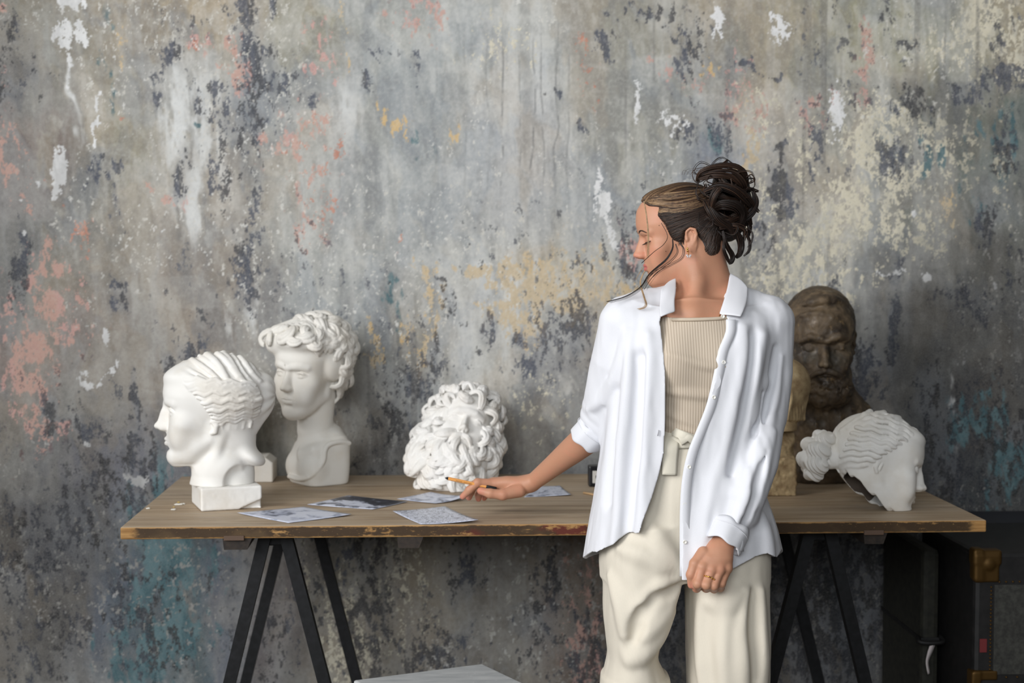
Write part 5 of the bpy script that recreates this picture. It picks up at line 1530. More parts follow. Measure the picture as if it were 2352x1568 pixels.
def build_woman_body(root):
    s = Sculpt(.00165)
    # head
    s.frame(HT, HM, HH); s.zw = zwarp
    head_base(s, nose=.9, jaw=.92, eye='closed', ears=False, lips=1.12)
    s.ell((0, -.335, .05), (.06, .05, .05), k=.05)
    s.ell((0, -.15, .12), (.15, .18, .10), k=.08)
    for q in (-1, 1): ear(s, q, (.300, .050, .44), 1.04)
    s.zw = None
    s.frame()
    # neck and throat
    nk0 = hl2w((0, .10, .34)); 
    s.chain([nk0, W(1604, 650, YB + .03), W(1606, 715, YB + .025)], [.050, .051, .056], k=.03)
    s.chain([hl2w((.17, .10, .30)), W(1600, 650, YB - .018), W(1592, 716, YB - .048)], [.020, .016, .012], k=.025)   # neck muscle
    s.chain([hl2w((.12, .26, .30)), W(1650, 650, YB + .02), W(1680, 700, YB + .022)], [.028, .028, .026], k=.03)
    # clavicles, chest
    cl = W(1592, 722, YB - .056)
    for e, rr in ((W(1450, 720, YB - .005), .012), (W(1756, 722, YB - .005), .012)):
        s.chain([cl, .6 * cl + .4 * e + np.array([0, -.008, .004]), e], [.010, .011, rr], k=.03)
    s.ell(W(1592, 724, YB - .062), (.010, .010, .010), k=.012, mode='sub')
    # trunk sections: photo row, centre x, half width (px), front/back radius (m)
    rows = [(690, 1604, 80, .050), (720, 1604, 130, .066), (790, 1598, 138, .092), (870, 1590, 128, .100), (950, 1578, 108, .090), (1010, 1570, 104, .090), (1090, 1566, 128, .098), (1170, 1566, 150, .104), (1260, 1570, 160, .105)]
    P = [W(c, y, YB) for y, c, h, d in rows]
    o = list(reversed(range(len(rows))))
    mp = 1 / FPX * (YB - CAM[1])
    s.loft([P[i][2] for i in o], [P[i][0] for i in o], YB, [rows[i][2] * mp * .93 for i in o], [rows[i][3] for i in o], n=2.3, k=.03)
    # shoulders and arms
    RS, RE, RWp = W(1436, 738, YB), W(1384, 978, YB + .085), W(1222, 1109, .068)
    s.chain([W(1548, 706, YB + .014), W(1460, 728, YB + .010), RS], [.030, .030, .036], k=.03)
    s.chain([RS, RS * .5 + RE * .5, RE], [.045, .040, .036], k=.02)
    mid = RE * .62 + RWp * .38
    s.chain([RE, RE * .8 + RWp * .2, mid, RE * .3 + RWp * .7, RWp], [.036, .0345, .0315, .0245, .0195], k=.02)
    LS, LE, LW = W(1768, 742, YB), W(1752, 1000, YB + .01), W(1658, 1246, YB - .135)
    s.chain([W(1668, 704, YB + .014), W(1746, 728, YB + .010), LS], [.030, .030, .036], k=.03)
    s.chain([LS, LS * .5 + LE * .5, LE], [.045, .040, .036], k=.02)
    s.chain([LE, LE * .75 + LW * .25, LE * .4 + LW * .6, LW], [.035, .036, .030, .0225], k=.02)
    # right hand
    H = right_hand()
    s.ell(W(1216, 1108, .072), (.024, .021, .016), k=.012)
    for nm, r in (('index', .0125), ('middle', .0125), ('ring', .0120), ('little', .0110)):
        m0 = H[nm][0][0]
        w0 = W(1210, 1112, .060 + {'index': .0, 'middle': .012, 'ring': .024, 'little': .034}[nm])
        s.chain([w0, w0 * .4 + m0 * .6 + np.array([0, 0, .003]), m0], [.0155, .0142, r], k=.014)
    s.ell(W(1176, 1128, .072), (.030, .022, .0165), rot=eul(0, R(-16), 0), k=.014)
    s.ell(W(1180, 1130, .112), (.030, .020, .014), k=.014)
    for nm in H: finger(s, *H[nm], k=.0035)
    # left hand
    G = left_hand(); y = -.368
    s.chain([LW, W(1650, 1268, y + .012)], [.0225, .024], k=.014)
    for nm, r in (('index', .0125), ('middle', .0130), ('ring', .0125), ('little', .0115)):
        m0 = G[nm][0][0]; w0 = W({'index': 1640, 'middle': 1650, 'ring': 1658, 'little': 1666}[nm], 1260, y + .012)
        s.chain([w0, w0 * .5 + m0 * .5 + np.array([0, -.004, 0]), m0], [.0155, .0136, r * .95], k=.010)
        s.ell(m0 + np.array([0, -.004, .001]), (.0095, .0095, .0095), k=.006)
    s.ell(W(1634, 1290, y + .008), (.030, .016, .028), k=.012)
    for nm in G: finger(s, *G[nm], k=.003)
    # legs inside the trousers, and feet
    for hx, kx, ax in ((1480, 1452, 1456), (1664, 1668, 1668)):
        h_, k_ = W(hx, 1290, YB), W(kx, 1600, YB); a_ = np.array([W(ax, 1500, YB)[0], YB + .01, .09])
        s.chain([h_, h_ * .5 + k_ * .5, k_, k_ * .6 + a_ * .4, a_], [.070, .054, .040, .042, .032], k=.03)
        s.chain([a_ + [0, .02, -.045], a_ + [0, -.10, -.060], a_ + [0, -.16, -.066]], [.034, .028, .020], k=.02)
    V, Q = s.mesh()
    V = relax(V, Q, 1, .5)
    o = mesh_obj('body', V, Q, skin_material(), root)
    # lips, lids and nails have their own colour
    L = ((V - HT) @ HM) / HH
    L[:, 2] = zwarp(L[:, 2])
    C = np.tile(lin((193, 142, 114)), (len(V), 1))
    head = (L[:, 1] < -.25) & (L[:, 2] > 0) & (L[:, 2] < .9)
    def blend(f, c):
        f = np.clip(f, 0, 1)[:, None]; return C * (1 - f) + lin(c) * f
    d = np.sqrt((L[:, 0] / .085) ** 2 + ((L[:, 2] - .208) / .040) ** 2)
    C = blend((1.02 - d) * 6 * head * (L[:, 1] < -.33), (184, 104, 96))
    d = np.sqrt(((np.abs(L[:, 0]) - .132) / .070) ** 2 + ((L[:, 2] - .500) / .045) ** 2)
    C = blend((1 - d) * 1.2 * head * .55, (172, 118, 96))
    d = np.sqrt(((np.abs(L[:, 0]) - .03) / .05) ** 2 + ((L[:, 2] - .34) / .05) ** 2)
    C = blend((1 - d) * .8 * head, (206, 134, 112))
    C = blend((1 - np.sqrt(((L[:, 0] - .20) / .09) ** 2 + ((L[:, 2] - .36) / .10) ** 2)) * .5 * head, (212, 140, 116))
    for F in (H, G):
        for nm in F:
            P, r = F[nm]
            d = np.linalg.norm(V - P[-1], axis=1)
            C = blend((1 - d / (r[-1] * 2.2)) * 1.2, (206, 132, 112))
    vcol(o, 'tint', C)
    # nails
    nm_ = mat('fingernail', (222, 168, 160), .3, spec=.5)
    def nail(tip, prev, nrm, w=.0052):
        d = tip - prev; d /= np.linalg.norm(d); n = np.array(nrm, float); n -= d * (n @ d); n /= np.linalg.norm(n); b = np.cross(d, n)
        V = []; 
        for i, u in enumerate(np.linspace(-1, 1, 7)):
            for v in np.linspace(-1, 1, 5):
                V.append(tip + d * (u * .0058) + b * (v * w * math.sqrt(max(.05, 1 - .5 * u * u))) + n * (.0066 - .0035 * v * v - .0015 * max(0, u)))
        f = grid_faces(5, 7)
        q = mesh_obj('fingernail', np.array(V), f, nm_, o); md = q.modifiers.new('t', 'SOLIDIFY'); md.thickness = .0008; md.offset = -1
    nail(H['thumb'][0][3] + np.array([.004, 0, 0]), H['thumb'][0][2], (0, -1, .45), .0058)
    nail(H['index'][0][3], H['index'][0][2], (-.35, -.5, .8), .0045)
    nail(G['thumb'][0][3], G['thumb'][0][2], (-.7, -.7, 0), .0056)
    return o, H, G

def tint_cloth_edges(o): pass

def interp_rows(rows, z):
    """rows of (photo y, value px) at body depth -> value in metres by height"""
    a = sorted((W(x, y, YB)[2], W(x, y, YB)[0]) for y, x in rows)
    return np.interp(z, [q[0] for q in a], [q[1] for q in a])

def build_tank(root):
    m = mat('beige_rib_knit', (196, 180, 160), .85, spec=.2); n = NT(m)
    c = n.new('ShaderNodeTexCoord'); sp = n.new('ShaderNodeSeparateXYZ'); n.link(c.outputs['Object'], sp.inputs[0])
    nz = n.noise(n.coord((1, 1, .6)), 12, 2, .5)
    x = n.math('ADD', sp.outputs[0], n.math('MULTIPLY', n.math('SUBTRACT', nz, .5), .004))
    w = n.math('SINE', n.math('MULTIPLY', x, 2 * PI / .0056))
    h = n.step(w, -.5, .6)
    n.link(n.mix(h, lin((184, 169, 151)), lin((206, 192, 174))), n.b.inputs['Base Color'])
    n.bump(h, .28, .0010)
    s = Sculpt(.0022)
    rows = [(716, 1604, 112, .084), (760, 1602, 128, .100), (820, 1597, 128, .110), (870, 1590, 122, .108), (930, 1582, 112, .104), (985, 1572, 106, .098), (1030, 1568, 110, .100)]
    P = [W(c, y, YB) for y, c, h, d in rows]; o = list(reversed(range(len(rows)))); mp = 1 / FPX * (YB - CAM[1])
    s.loft([P[i][2] for i in o], [P[i][0] for i in o], YB, [rows[i][2] * mp for i in o], [rows[i][3] for i in o], n=2.2, k=.0)
    for px in (1543, 1655): s.ell(W(px, 832, YB - .064), (.048, .048, .048), k=.05)
    # soft horizontal drag folds
    folds = [((1530, 812), (1600, 832), (1660, 842), .006), ((1530, 895), (1590, 902), (1650, 908), .006), ((1528, 946), (1570, 962), (1618, 982), .007), ((1528, 970), (1560, 985), (1600, 992), .006)]
    s.freeze()
    for a, b, c_, r in folds:
        Pf = [s.surf(W(*q, YB - .06), (0, -1, 0), -.1, .15, 40) + np.array([0, r * .45, 0]) for q in catmull([a, b, c_], 9)]
        s.chain(Pf, r * np.sin(np.linspace(.3, PI - .3, 9)), k=.014)
    # neckline: straight, slightly dipping
    zl, zr = W(1542, 727, YB - .07)[2], W(1680, 722, YB - .07)[2]; xl, xr = W(1542, 727, YB - .07)[0], W(1680, 722, YB - .07)[0]
    s.op('int', lambda x, y, z: z - (zl + (zr - zl) * (x - xl) / (xr - xl) - .006 * np.clip(1 - ((x - (xl + xr) / 2) / .075) ** 2, 0, 1)), (P[0][0] - .3, YB - .3, P[-1][2] - .1), (P[0][0] + .3, YB + .3, P[0][2] + .1), 0)
    V, Q = s.mesh(); V = relax(V, Q, 2)
    t = mesh_obj('tank_top', V, Q, m, root); t['label'] = 'beige ribbed tank top'
    # neckline hem
    pts = []
    for px, py in ((1530, 730), (1560, 730), (1600, 729), (1640, 727), (1690, 721)):
        pts.append(W(px, py, YB))
    Pn = catmull(pts, 24)
    for i in range(24):
        x = Pn[i][0]; j = np.argmin((V[:, 0] - x) ** 2 * 4 + (V[:, 2] - Pn[i][2] + .004) ** 2 + (V[:, 1] > YB - .03) * 9)
        Pn[i][1] = V[j, 1] - .001
    Vt, Ft = tube_vf(Pn, .0026, 6, flat=1.5)
    mesh_obj('neckline_hem', Vt, Ft, mat('beige_hem', (204, 189, 169), .85), t)

def build_trousers(root):
    m = cloth_material('cream_linen', (222, 214, 198), .85, 700, .14)
    s = Sculpt(.0024); mp = 1 / FPX * (YB - CAM[1])
    def leg(rows, cy, k):
        P = [W((l + r) / 2, y, YB) for y, l, r, d in rows]; o = list(reversed(range(len(rows))))
        s.loft([max(.02, P[i][2]) for i in o], [P[i][0] for i in o], [cy] * len(o), [(rows[i][2] - rows[i][1]) / 2 * mp for i in o], [rows[i][3] for i in o], n=2.25, k=k)
    leg([(982, 1468, 1672, .098), (1030, 1462, 1676, .102), (1100, 1440, 1700, .112), (1180, 1412, 1735, .114), (1260, 1386, 1764, .116), (1318, 1384, 1764, .108)], YB, 0)
    leg([(1200, 1405, 1560, .104), (1260, 1381, 1566, .116), (1330, 1384, 1562, .120), (1400, 1384, 1541, .116), (1460, 1391, 1520, .108), (1500, 1395, 1511, .104), (1540, 1386, 1527, .108), (1580, 1376, 1540, .112), (1900, 1366, 1546, .125), (2020, 1362, 1548, .130)], YB - .012, .02)
    leg([(1200, 1575, 1748, .102), (1260, 1573, 1764, .112), (1330, 1573, 1766, .120), (1400, 1574, 1766, .124), (1480, 1575, 1765, .128), (1580, 1577, 1762, .124), (1900, 1575, 1762, .130), (2020, 1574, 1764, .130)], YB - .006, .02)
    s.freeze()
    def fold(pts, r, k=.03, mode='add', n=14, sink=.35):
        C = catmull([(q[0], q[1]) for q in pts], n); Pf = []
        rr = r * np.sin(np.linspace(.12, PI - .12, n)) + .0004
        for (x, y), q in zip(C, rr):
            p = s.surf(W(x, y, YB - .06), (0, -1, 0), -.22, .30, 70)
            Pf.append(p + np.array([0, (q * sink if mode == 'add' else -q * .45), 0]))
        Pf = np.array(Pf); ker = np.ones(3) / 3; Pf[1:-1, 1] = np.convolve(Pf[:, 1], ker, 'valid')
        s.chain(Pf, rr, k=k, mode=mode)
    # drag folds from the crotch and the raised knee
    fold([(1420, 1252, .0), (1470, 1262, -.008), (1520, 1285, -.006), (1556, 1296, .01)], .012)
    fold([(1556, 1312, .03), (1510, 1340, .0), (1470, 1380, .0), (1452, 1420, .012)], .012)
    fold([(1548, 1350, .05), (1520, 1400, .02), (1490, 1430, .010), (1470, 1446, .014)], .011)
    fold([(1536, 1400, .06), (1515, 1440, .04), (1480, 1480, .02), (1440, 1500, .012)], .010)
    fold([(1478, 1180, .03), (1500, 1220, .015), (1530, 1260, .01), (1556, 1290, .02)], .010)
    fold([(1400, 1320, .02), (1420, 1380, .005), (1428, 1440, .01)], .010)
    fold([(1460, 1385, .0), (1452, 1420, .005), (1446, 1450, .01)], .009, k=.022, mode='sub')
    fold([(1545, 1335, .03), (1500, 1355, .002), (1464, 1395, .002)], .008, k=.022, mode='sub')
    for x0, x1, r in ((1700, 1690, .012), (1735, 1742, .010), (1660, 1650, .008), (1610, 1606, .009)):
        fold([(x0, 1350, .01), ((x0 + x1) / 2 - 3, 1430, .0), (x1, 1510, .006), (x1 + 2, 1568, .01)], r)
    fold([(1718, 1350, .01), (1716, 1430, .002), (1720, 1540, .006)], .008, k=.022, mode='sub')
    fold([(1622, 1372, .0), (1660, 1366, -.006), (1690, 1340, .005)], .008)
    s.disp(lambda x, y, z: (fbm(x * 16, y * 16, z * 6, 3, 8) - .5) * .009, (-.6, YB - .3, 0), (.6, YB + .3, 1.1))
    zt = W(1570, 982, YB)[2]
    V, Q = s.mesh(); V = relax(V, Q, 2)
    t = mesh_obj('trousers', V, Q, m, root); t['label'] = 'wide cream linen trousers'
    def front(x, z):
        sel = V[:, 1] < YB
        j = np.argmin((V[:, 0] - x) ** 2 + (V[:, 2] - z) ** 2 + (~sel) * 9); return V[j, 1]
    # waistband and tied sash with one hanging end
    sm = cloth_material('cream_sash', (220, 214, 198), .85, 700, .12)
    def strip(pts, w, name, th=.004, parent=t, side=(0, 0, 1)):
        P = catmull(pts, 22); Vv = []
        wv = np.broadcast_to(w, (22,)) if np.isscalar(w) else np.interp(np.linspace(0, 1, 22), np.linspace(0, 1, len(w)), w)
        T = np.gradient(P, axis=0); T /= np.linalg.norm(T, axis=1)[:, None]
        for p, tt, ww in zip(P, T, wv):
            b = np.array([tt[2], 0, -tt[0]]); b /= np.linalg.norm(b) + 1e-9
            for u in np.linspace(-1, 1, 7): Vv.append(p + b * ww * u + np.array([0, -.0025 * (1 - u * u) , 0]))
        q = mesh_obj(name, np.array(Vv), grid_faces(7, 22), sm, parent)
        md = q.modifiers.new('t', 'SOLIDIFY'); md.thickness = th; md.offset = 0
        return q
    zb = W(1560, 1002, YB)[2]
    band = [np.array([x, front(x, zb) - .004, zb + W(1560, 1002 - (x - W(1560, 1, YB)[0]) * 60, YB)[2] - W(1560, 1002, YB)[2]]) for x in np.linspace(W(1500, 1, YB)[0], W(1650, 1, YB)[0], 8)]
    strip(band, .013, 'waistband')
    f = lambda px, py, d: np.array([W(px, py, YB - .11)[0], front(*W(px, py, YB - .11)[[0, 2]]) - d, W(px, py, YB - .11)[2]])
    strip([f(1543, 990, .010), f(1541, 1020, .012), f(1539, 1055, .012), f(1537, 1090, .011)], [.0185, .017, .0155, .0150], 'sash_end')
    strip([f(1545, 992, .014), f(1565, 998, .016), f(1590, 1006, .014), f(1612, 1010, .008)], [.010, .008, .007, .009], 'sash_knot', th=.007)
    strip([f(1562, 1012, .013), f(1580, 1004, .018), f(1598, 1016, .012)], [.009, .006, .008], 'sash_knot', th=.007)

def build_shirt(root):
    m = cloth_material('white_shirt_cloth', (226, 227, 232), .78, 1100, .06, .0)
    mp = 1 / FPX * (YB - CAM[1]); TK = .0045
    s = Sculpt(.0018)
    rows = [(702, 1450, 1756, .080), (724, 1406, 1796, .100), (780, 1402, 1790, .126), (860, 1396, 1772, .141), (950, 1388, 1756, .139), (1040, 1378, 1750, .136), (1120, 1366, 1758, .140), (1200, 1350, 1784, .150), (1285, 1336, 1806, .158), (1340, 1330, 1815, .162)]
    P = [W((l + r) / 2, y, YB) for y, l, r, d in rows]; o = list(reversed(range(len(rows))))
    s.loft([P[i][2] for i in o], [P[i][0] for i in o], YB + .01, [(rows[i][2] - rows[i][1]) / 2 * mp for i in o], [rows[i][3] for i in o], n=2.3)
    # yoke up to the collar
    s.chain([W(1556, 690, YB + .01), W(1482, 706, YB + .005), W(1438, 728, YB)], [.040, .037, .036], k=.03)
    s.chain([W(1672, 686, YB + .01), W(1728, 702, YB + .005), W(1768, 728, YB)], [.042, .037, .036], k=.03)
    # sleeves
    RS = [W(1440, 740, YB), W(1414, 830, YB + .02), W(1394, 905, YB + .05), W(1380, 965, YB + .085)]
    s.chain(RS, [.058, .053, .048, .045], k=.02)
    for c, r in ((W(1376, 948, YB + .075), .044), (W(1370, 968, YB + .085), .044)):
        s.ell(c, (r, r * .95, r * .45), rot=rot_to((-.62, .35, -.7)), k=.008)
    LSl = [W(1764, 742, YB), W(1768, 850, YB - .005), W(1758, 955, YB - .02), W(1736, 1060, YB - .075), W(1708, 1140, YB - .110), W(1686, 1192, YB - .125)]
    s.chain(LSl, [.058, .050, .046, .047, .045, .030], k=.016)
    s.ell(W(1712, 1186, YB - .110), (.026, .026, .022), k=.02)
    s.freeze()
    def fold(pts, r, k=.03, mode='add', n=14, sink=.35):
        C = catmull([(q[0], q[1]) for q in pts], n); Pf = []
        rr = r * np.sin(np.linspace(.12, PI - .12, n)) + .0004
        for (x, y), q in zip(C, rr):
            p = s.surf(W(x, y, YB - .06), (0, -1, 0), -.22, .30, 70)
            Pf.append(p + np.array([0, (q * sink if mode == 'add' else -q * .45), 0]))
        Pf = np.array(Pf); ker = np.ones(3) / 3; Pf[1:-1, 1] = np.convolve(Pf[:, 1], ker, 'valid')
        s.chain(Pf, rr, k=k, mode=mode)
    for x0, x1, r, dd in ((1446, 1420, .0050, .03), (1486, 1470, .0042, .012)):
        fold([(x0, 770, dd + .03), (x0 - 4, 880, dd), ((x0 + x1) / 2 - 8, 1020, dd - .002), (x1, 1150, dd - .006), (x1 - 14, 1240, dd - .012)], r, k=.035)
    fold([(1464, 820, .016), (1458, 950, .004), (1446, 1080, .0), (1434, 1220, -.008)], .004, k=.03, mode='sub')
    fold([(1416, 900, .05), (1406, 1020, .03), (1394, 1150, .015)], .004, k=.03, mode='sub')
    for pts, r in (([(1745, 770, .03), (1722, 850, .006), (1700, 950, .002), (1668, 1060, -.004), (1640, 1150, -.008), (1620, 1290, -.016)], .009),
                   ([(1700, 750, .03), (1690, 840, .008), (1672, 930, .002), (1650, 1030, -.002), (1620, 1120, -.006), (1594, 1250, -.012)], .006),
                   ([(1752, 880, .05), (1732, 960, .03), (1712, 1060, .012), (1690, 1160, .002)], .008),
                   ([(1740, 1180, .035), (1752, 1240, .018), (1760, 1300, .008)], .007)):
        fold(pts, r, k=.03)
    for pts, r in (([(1722, 770, .03), (1708, 880, .010), (1688, 980, .004), (1664, 1080, -.002)], .0075), ([(1744, 900, .045), (1724, 1000, .024), (1706, 1100, .008)], .007)):
        fold(pts, r, k=.022, mode='sub')
    # sleeve creases
    crease = lambda pts, r, mode='add', k=.016: fold(pts, r, k=k, mode=mode)
    yl = YB - .055
    crease([(1796, 820, yl + .015), (1784, 900, yl + .0), (1760, 980, yl - .025), (1735, 1050, yl - .06)], .007)
    crease([(1782, 800, yl), (1768, 880, yl - .004), (1748, 970, yl - .02)], .006, 'sub')
    crease([(1770, 990, yl - .02), (1735, 1080, yl - .07), (1700, 1180, yl - .105)], .007); crease([(1728, 1010, yl - .05), (1700, 1110, yl - .09), (1668, 1190, yl - .115)], .006)
    crease([(1745, 1030, yl - .05), (1716, 1120, yl - .09), (1686, 1196, yl - .12)], .006, 'sub')
    crease([(1440, 760, yl), (1420, 850, yl + .02), (1396, 930, yl + .05)], .008); crease([(1404, 880, yl + .03), (1384, 930, yl + .055), (1362, 950, yl + .075)], .008)
    s.disp(lambda x, y, z: (fbm(x * 20, y * 20, z * 6, 3, 18) - .5) * .010, (-.7, YB - .4, .4), (.7, YB + .4, 1.5))
    # make it cloth: hollow it
    box = ((-.7, YB - .4, .35), (.7, YB + .4, 1.55))
    s.op('shell', lambda x, y, z: 0 * (x + y + z) + TK, *box)
    # hem line over x (photo px), front and back
    hemf = [(1330, 1262), (1338, 1284), (1352, 1285), (1375, 1276), (1398, 1258), (1420, 1238), (1445, 1222), (1468, 1216), (1520, 1216), (1556, 1322), (1592, 1321), (1640, 1312), (1690, 1291), (1730, 1274), (1760, 1268), (1790, 1284), (1806, 1276), (1815, 1272)]
    hx = np.array([W(x, y, YB - .1)[0] for x, y in hemf]); hz = np.array([W(x, y, YB - .1)[2] for x, y in hemf])
    zb_ = W(1600, 1268, YB + .12)[2]
    def hem(x, y, z):
        zf = np.interp(x, hx, hz)
        t = np.clip((y - (YB - .04)) / .10, 0, 1)
        return (zf * (1 - t) + zb_ * t) - z
    s.op('int', hem, *box, k=.0)
    # front opening between the two plackets
    le = [(640, 1556), (680, 1546), (712, 1530), (740, 1520), (790, 1523), (860, 1527), (960, 1527), (1040, 1523), (1090, 1512), (1140, 1495), (1190, 1474), (1230, 1462), (1300, 1460)]
    re = [(640, 1664), (700, 1664), (735, 1676), (765, 1672), (810, 1652), (860, 1641), (930, 1624), (990, 1601), (1040, 1581), (1100, 1568), (1180, 1562), (1320, 1560), (1360, 1560)]
    def mk(rows_):
        q = sorted((W(x, y, YB - .11)[2], W(x, y, YB - .11)[0]) for y, x in rows_)
        return np.array([a for a, b in q]), np.array([b for a, b in q])
    lz, lx = mk(le); rz, rx = mk(re)
    def opening(x, y, z):
        a, b = np.interp(z, lz, lx), np.interp(z, rz, rx)
        return np.maximum(np.maximum(a - x, x - b), (y - (YB - .015)) * .7)
    s.op('sub', opening, (-.4, YB - .4, .35), (.7, YB + .1, 1.6), .0)
    # neck hole
    nk = W(1610, 668, YB + .012)
    s.chain([nk + [-.004, -.04, .12], nk + [0, 0, .02], nk + [-.004, -.02, -.02]], [.075, .064, .050], mode='sub')
    # open sleeve ends
    cr = W(1342, 1022, YB + .105)
    ax = np.array([-.60, .30, -.74]); c0 = W(1364, 988, YB + .090)
    s.chain([c0 + ax * .047, c0 + ax * .085], [.046, .046], mode='sub')
    cl = W(1668, 1226, YB - .138)
    V, Q = s.mesh(); V = relax(V, Q, 2)
    t = mesh_obj('shirt', V, Q, m, root); t['label'] = 'open white long-sleeved shirt with rolled cuffs'
    # cuffs: rolled bands
    def cuff(name, c, axis, ra, rb, ln, squash=.82, up=(0, 0, 1)):
        M = rot_to(axis, up); n = 56; a = np.linspace(0, 2 * PI, n, endpoint=False)
        prof = [(-.0, .93), (-.01, 1.0), (.15, 1.03), (.5, 1.03), (.9, 1.04), (1.0, 1.02), (1.02, .97), (.95, .93), (.3, .91), (0, .90)]
        Vv = []
        for u, q in prof:
            r = (ra + (rb - ra) * u) * q
            wob = 1 + .03 * np.sin(a * 3 + u * 2) + .02 * np.sin(a * 7 + 1)
            Vv.append(c + ((np.stack([np.cos(a) * r * wob, np.sin(a) * r * squash * wob, np.full(n, u * ln) + .0025 * np.sin(a * 5)], 1)) @ M.T))
        Vv = np.concatenate(Vv); F = grid_faces(n, len(prof), True)
        q = mesh_obj(name, Vv, F, m, t)
        # stitched edge
        ring = c + np.stack([np.cos(a) * ra * 1.04, np.sin(a) * ra * 1.04 * squash, np.full(n, ln * .28)], 1) @ M.T
        Vt, Ft = tube_vf(np.concatenate([ring, ring[:1]]), .0011, 5)
        mesh_obj('cuff_seam', Vt, Ft, m, q)
        return q
    cuff('cuff', W(1370, 980, YB + .086), np.array([-.60, .30, -.74]), .0440, .0425, .044, .90)
    cuff('cuff', W(1681, 1206, YB - .128), W(1659, 1252, YB - .150) - W(1681, 1206, YB - .128), .0405, .0390, .050, .84, up=(0, -1, 0))
    # loose corner of the cuff
    e = [W(1690, 1246, YB - .165), W(1706, 1240, YB - .16), W(1707, 1266, YB - .16), W(1690, 1262, YB - .165)]
    fl = mesh_obj('cuff_corner', np.array(e), [(0, 1, 2, 3)], m, t); md = fl.modifiers.new('t', 'SOLIDIFY'); md.thickness = .003
    # collar: stand and two fallen leaves
    def leaf(pts, name='collar'):
        """rows of photo points (x, y, depth) from neck edge to outer edge"""
        rows_ = [catmull([W(*p) for p in r], 14) for r in pts]
        G = np.stack([catmull(np.array([r[i] for r in rows_]), 7) for i in range(14)], 1)
        Vv = G.reshape(-1, 3); q = mesh_obj(name, Vv, grid_faces(14, 7), m, t)
        md = q.modifiers.new('t', 'SOLIDIFY'); md.thickness = .004; md.offset = 0
        sb = q.modifiers.new('s', 'SUBSURF'); sb.levels = 1; sb.render_levels = 1
        return q
    y0 = YB - .055
    leaf([[(1553, 638, y0 + .050), (1553, 668, y0 + .018), (1550, 690, y0 - .012), (1551, 716, y0 - .036)],
          [(1536, 646, y0 + .04), (1532, 676, y0 + .005), (1529, 700, y0 - .022), (1531, 722, y0 - .046)],
          [(1518, 664, y0 + .02), (1516, 690, y0 - .002), (1515, 708, y0 - .028), (1517, 728, y0 - .048)]])
    leaf([[(1676, 626, y0 + .066), (1670, 660, y0 + .024), (1661, 692, y0 - .010), (1651, 722, y0 - .030)],
          [(1700, 640, y0 + .05), (1698, 672, y0 + .01), (1690, 702, y0 - .025), (1680, 724, y0 - .045)],
          [(1718, 660, y0 + .03), (1716, 690, y0 - .004), (1709, 712, y0 - .034), (1702, 727, y0 - .050)]])
    leaf([[(1549, 652, y0 + .04), (1560, 630, y0 + .10), (1612, 618, y0 + .125), (1664, 624, y0 + .10), (1684, 640, y0 + .05)],
          [(1540, 664, y0 + .04), (1552, 650, y0 + .105), (1612, 640, y0 + .135), (1672, 642, y0 + .105), (1694, 656, y0 + .05)]], 'collar_stand')
    # placket edges: folded strips along both openings
    def near(px, py):
        p = W(px, py, YB - .13)
        d = (V[:, 0] - p[0]) ** 2 + (V[:, 2] - p[2]) ** 2 + (V[:, 1] > YB - .02) * 9
        j = np.argmin(d); return np.array([p[0], V[j, 1], p[2]])
    def placket(rows_, w):
        Pp = catmull([near(x + w * 6, y) for y, x in rows_], 50)
        ker = np.ones(7) / 7; yy = np.convolve(np.pad(Pp[:, 1], 3, mode='edge'), ker, 'valid'); Pp[:, 1] = yy - .0028
        Vt = np.concatenate([[p + np.array([-.006 * w, .0015, 0]), p + np.array([0, -.0005, 0]), p + np.array([.013 * w, -.0008, 0]), p + np.array([.0135 * w, .003, 0])] for p in Pp])
        q = mesh_obj('placket', Vt, grid_faces(4, 50), m, t); md = q.modifiers.new('t', 'SOLIDIFY'); md.thickness = .0016
        return q
    placket([r for r in re if 730 < r[0] < 1325], 1)
    # buttons and buttonholes
    bm_ = mat('pearl_button', (232, 230, 222), .3, spec=.6)
    def button(px, py, r=.0043):
        p = near(px, py) + np.array([0, -.0048, 0]); a = np.linspace(0, 2 * PI, 18, endpoint=False)
        prof = [(0, .0012), (.55, .0012), (.7, .0022), (.92, .0022), (1.0, .001), (1.0, -.001)]
        Vv = np.concatenate([np.stack([p[0] + np.cos(a) * r * max(q, .02), np.full(18, p[1] - h_), p[2] + np.sin(a) * r * max(q, .02)], 1) for q, h_ in prof])
        mesh_obj('button', Vv, grid_faces(18, len(prof), True), bm_, t)
    for px, py in ((1669, 728), (1664, 832), (1640, 912), (1583, 1072), (1572, 1158), (1571, 1242)): button(px, py)
    hm = mat('buttonhole_thread', (190, 190, 196), .8)
    for px, py in ((1520, 914), (1513, 995), (1505, 1083)):
        p = near(px, py) + np.array([0, -.0040, 0])
        Vt, Ft = tube_vf(np.array([p + [.001, 0, .006], p, p + [-.001, 0, -.006]]), .0012, 6); mesh_obj('buttonhole', Vt, Ft, hm, t)
    return V
def hair_material():
    m = mat('hair', (50, 36, 28), .46, spec=.4); n = NT(m)
    col = n.attr('strand').outputs['Color']
    a = n.noise(n.coord(), 120, 3, .6)
    n.link(n.mix(n.math('MULTIPLY', n.step(a, .4, .7), .35), col, lin((24, 16, 12))), n.b.inputs['Base Color'])
    n.b.inputs['Anisotropic'].default_value = .4
    return m

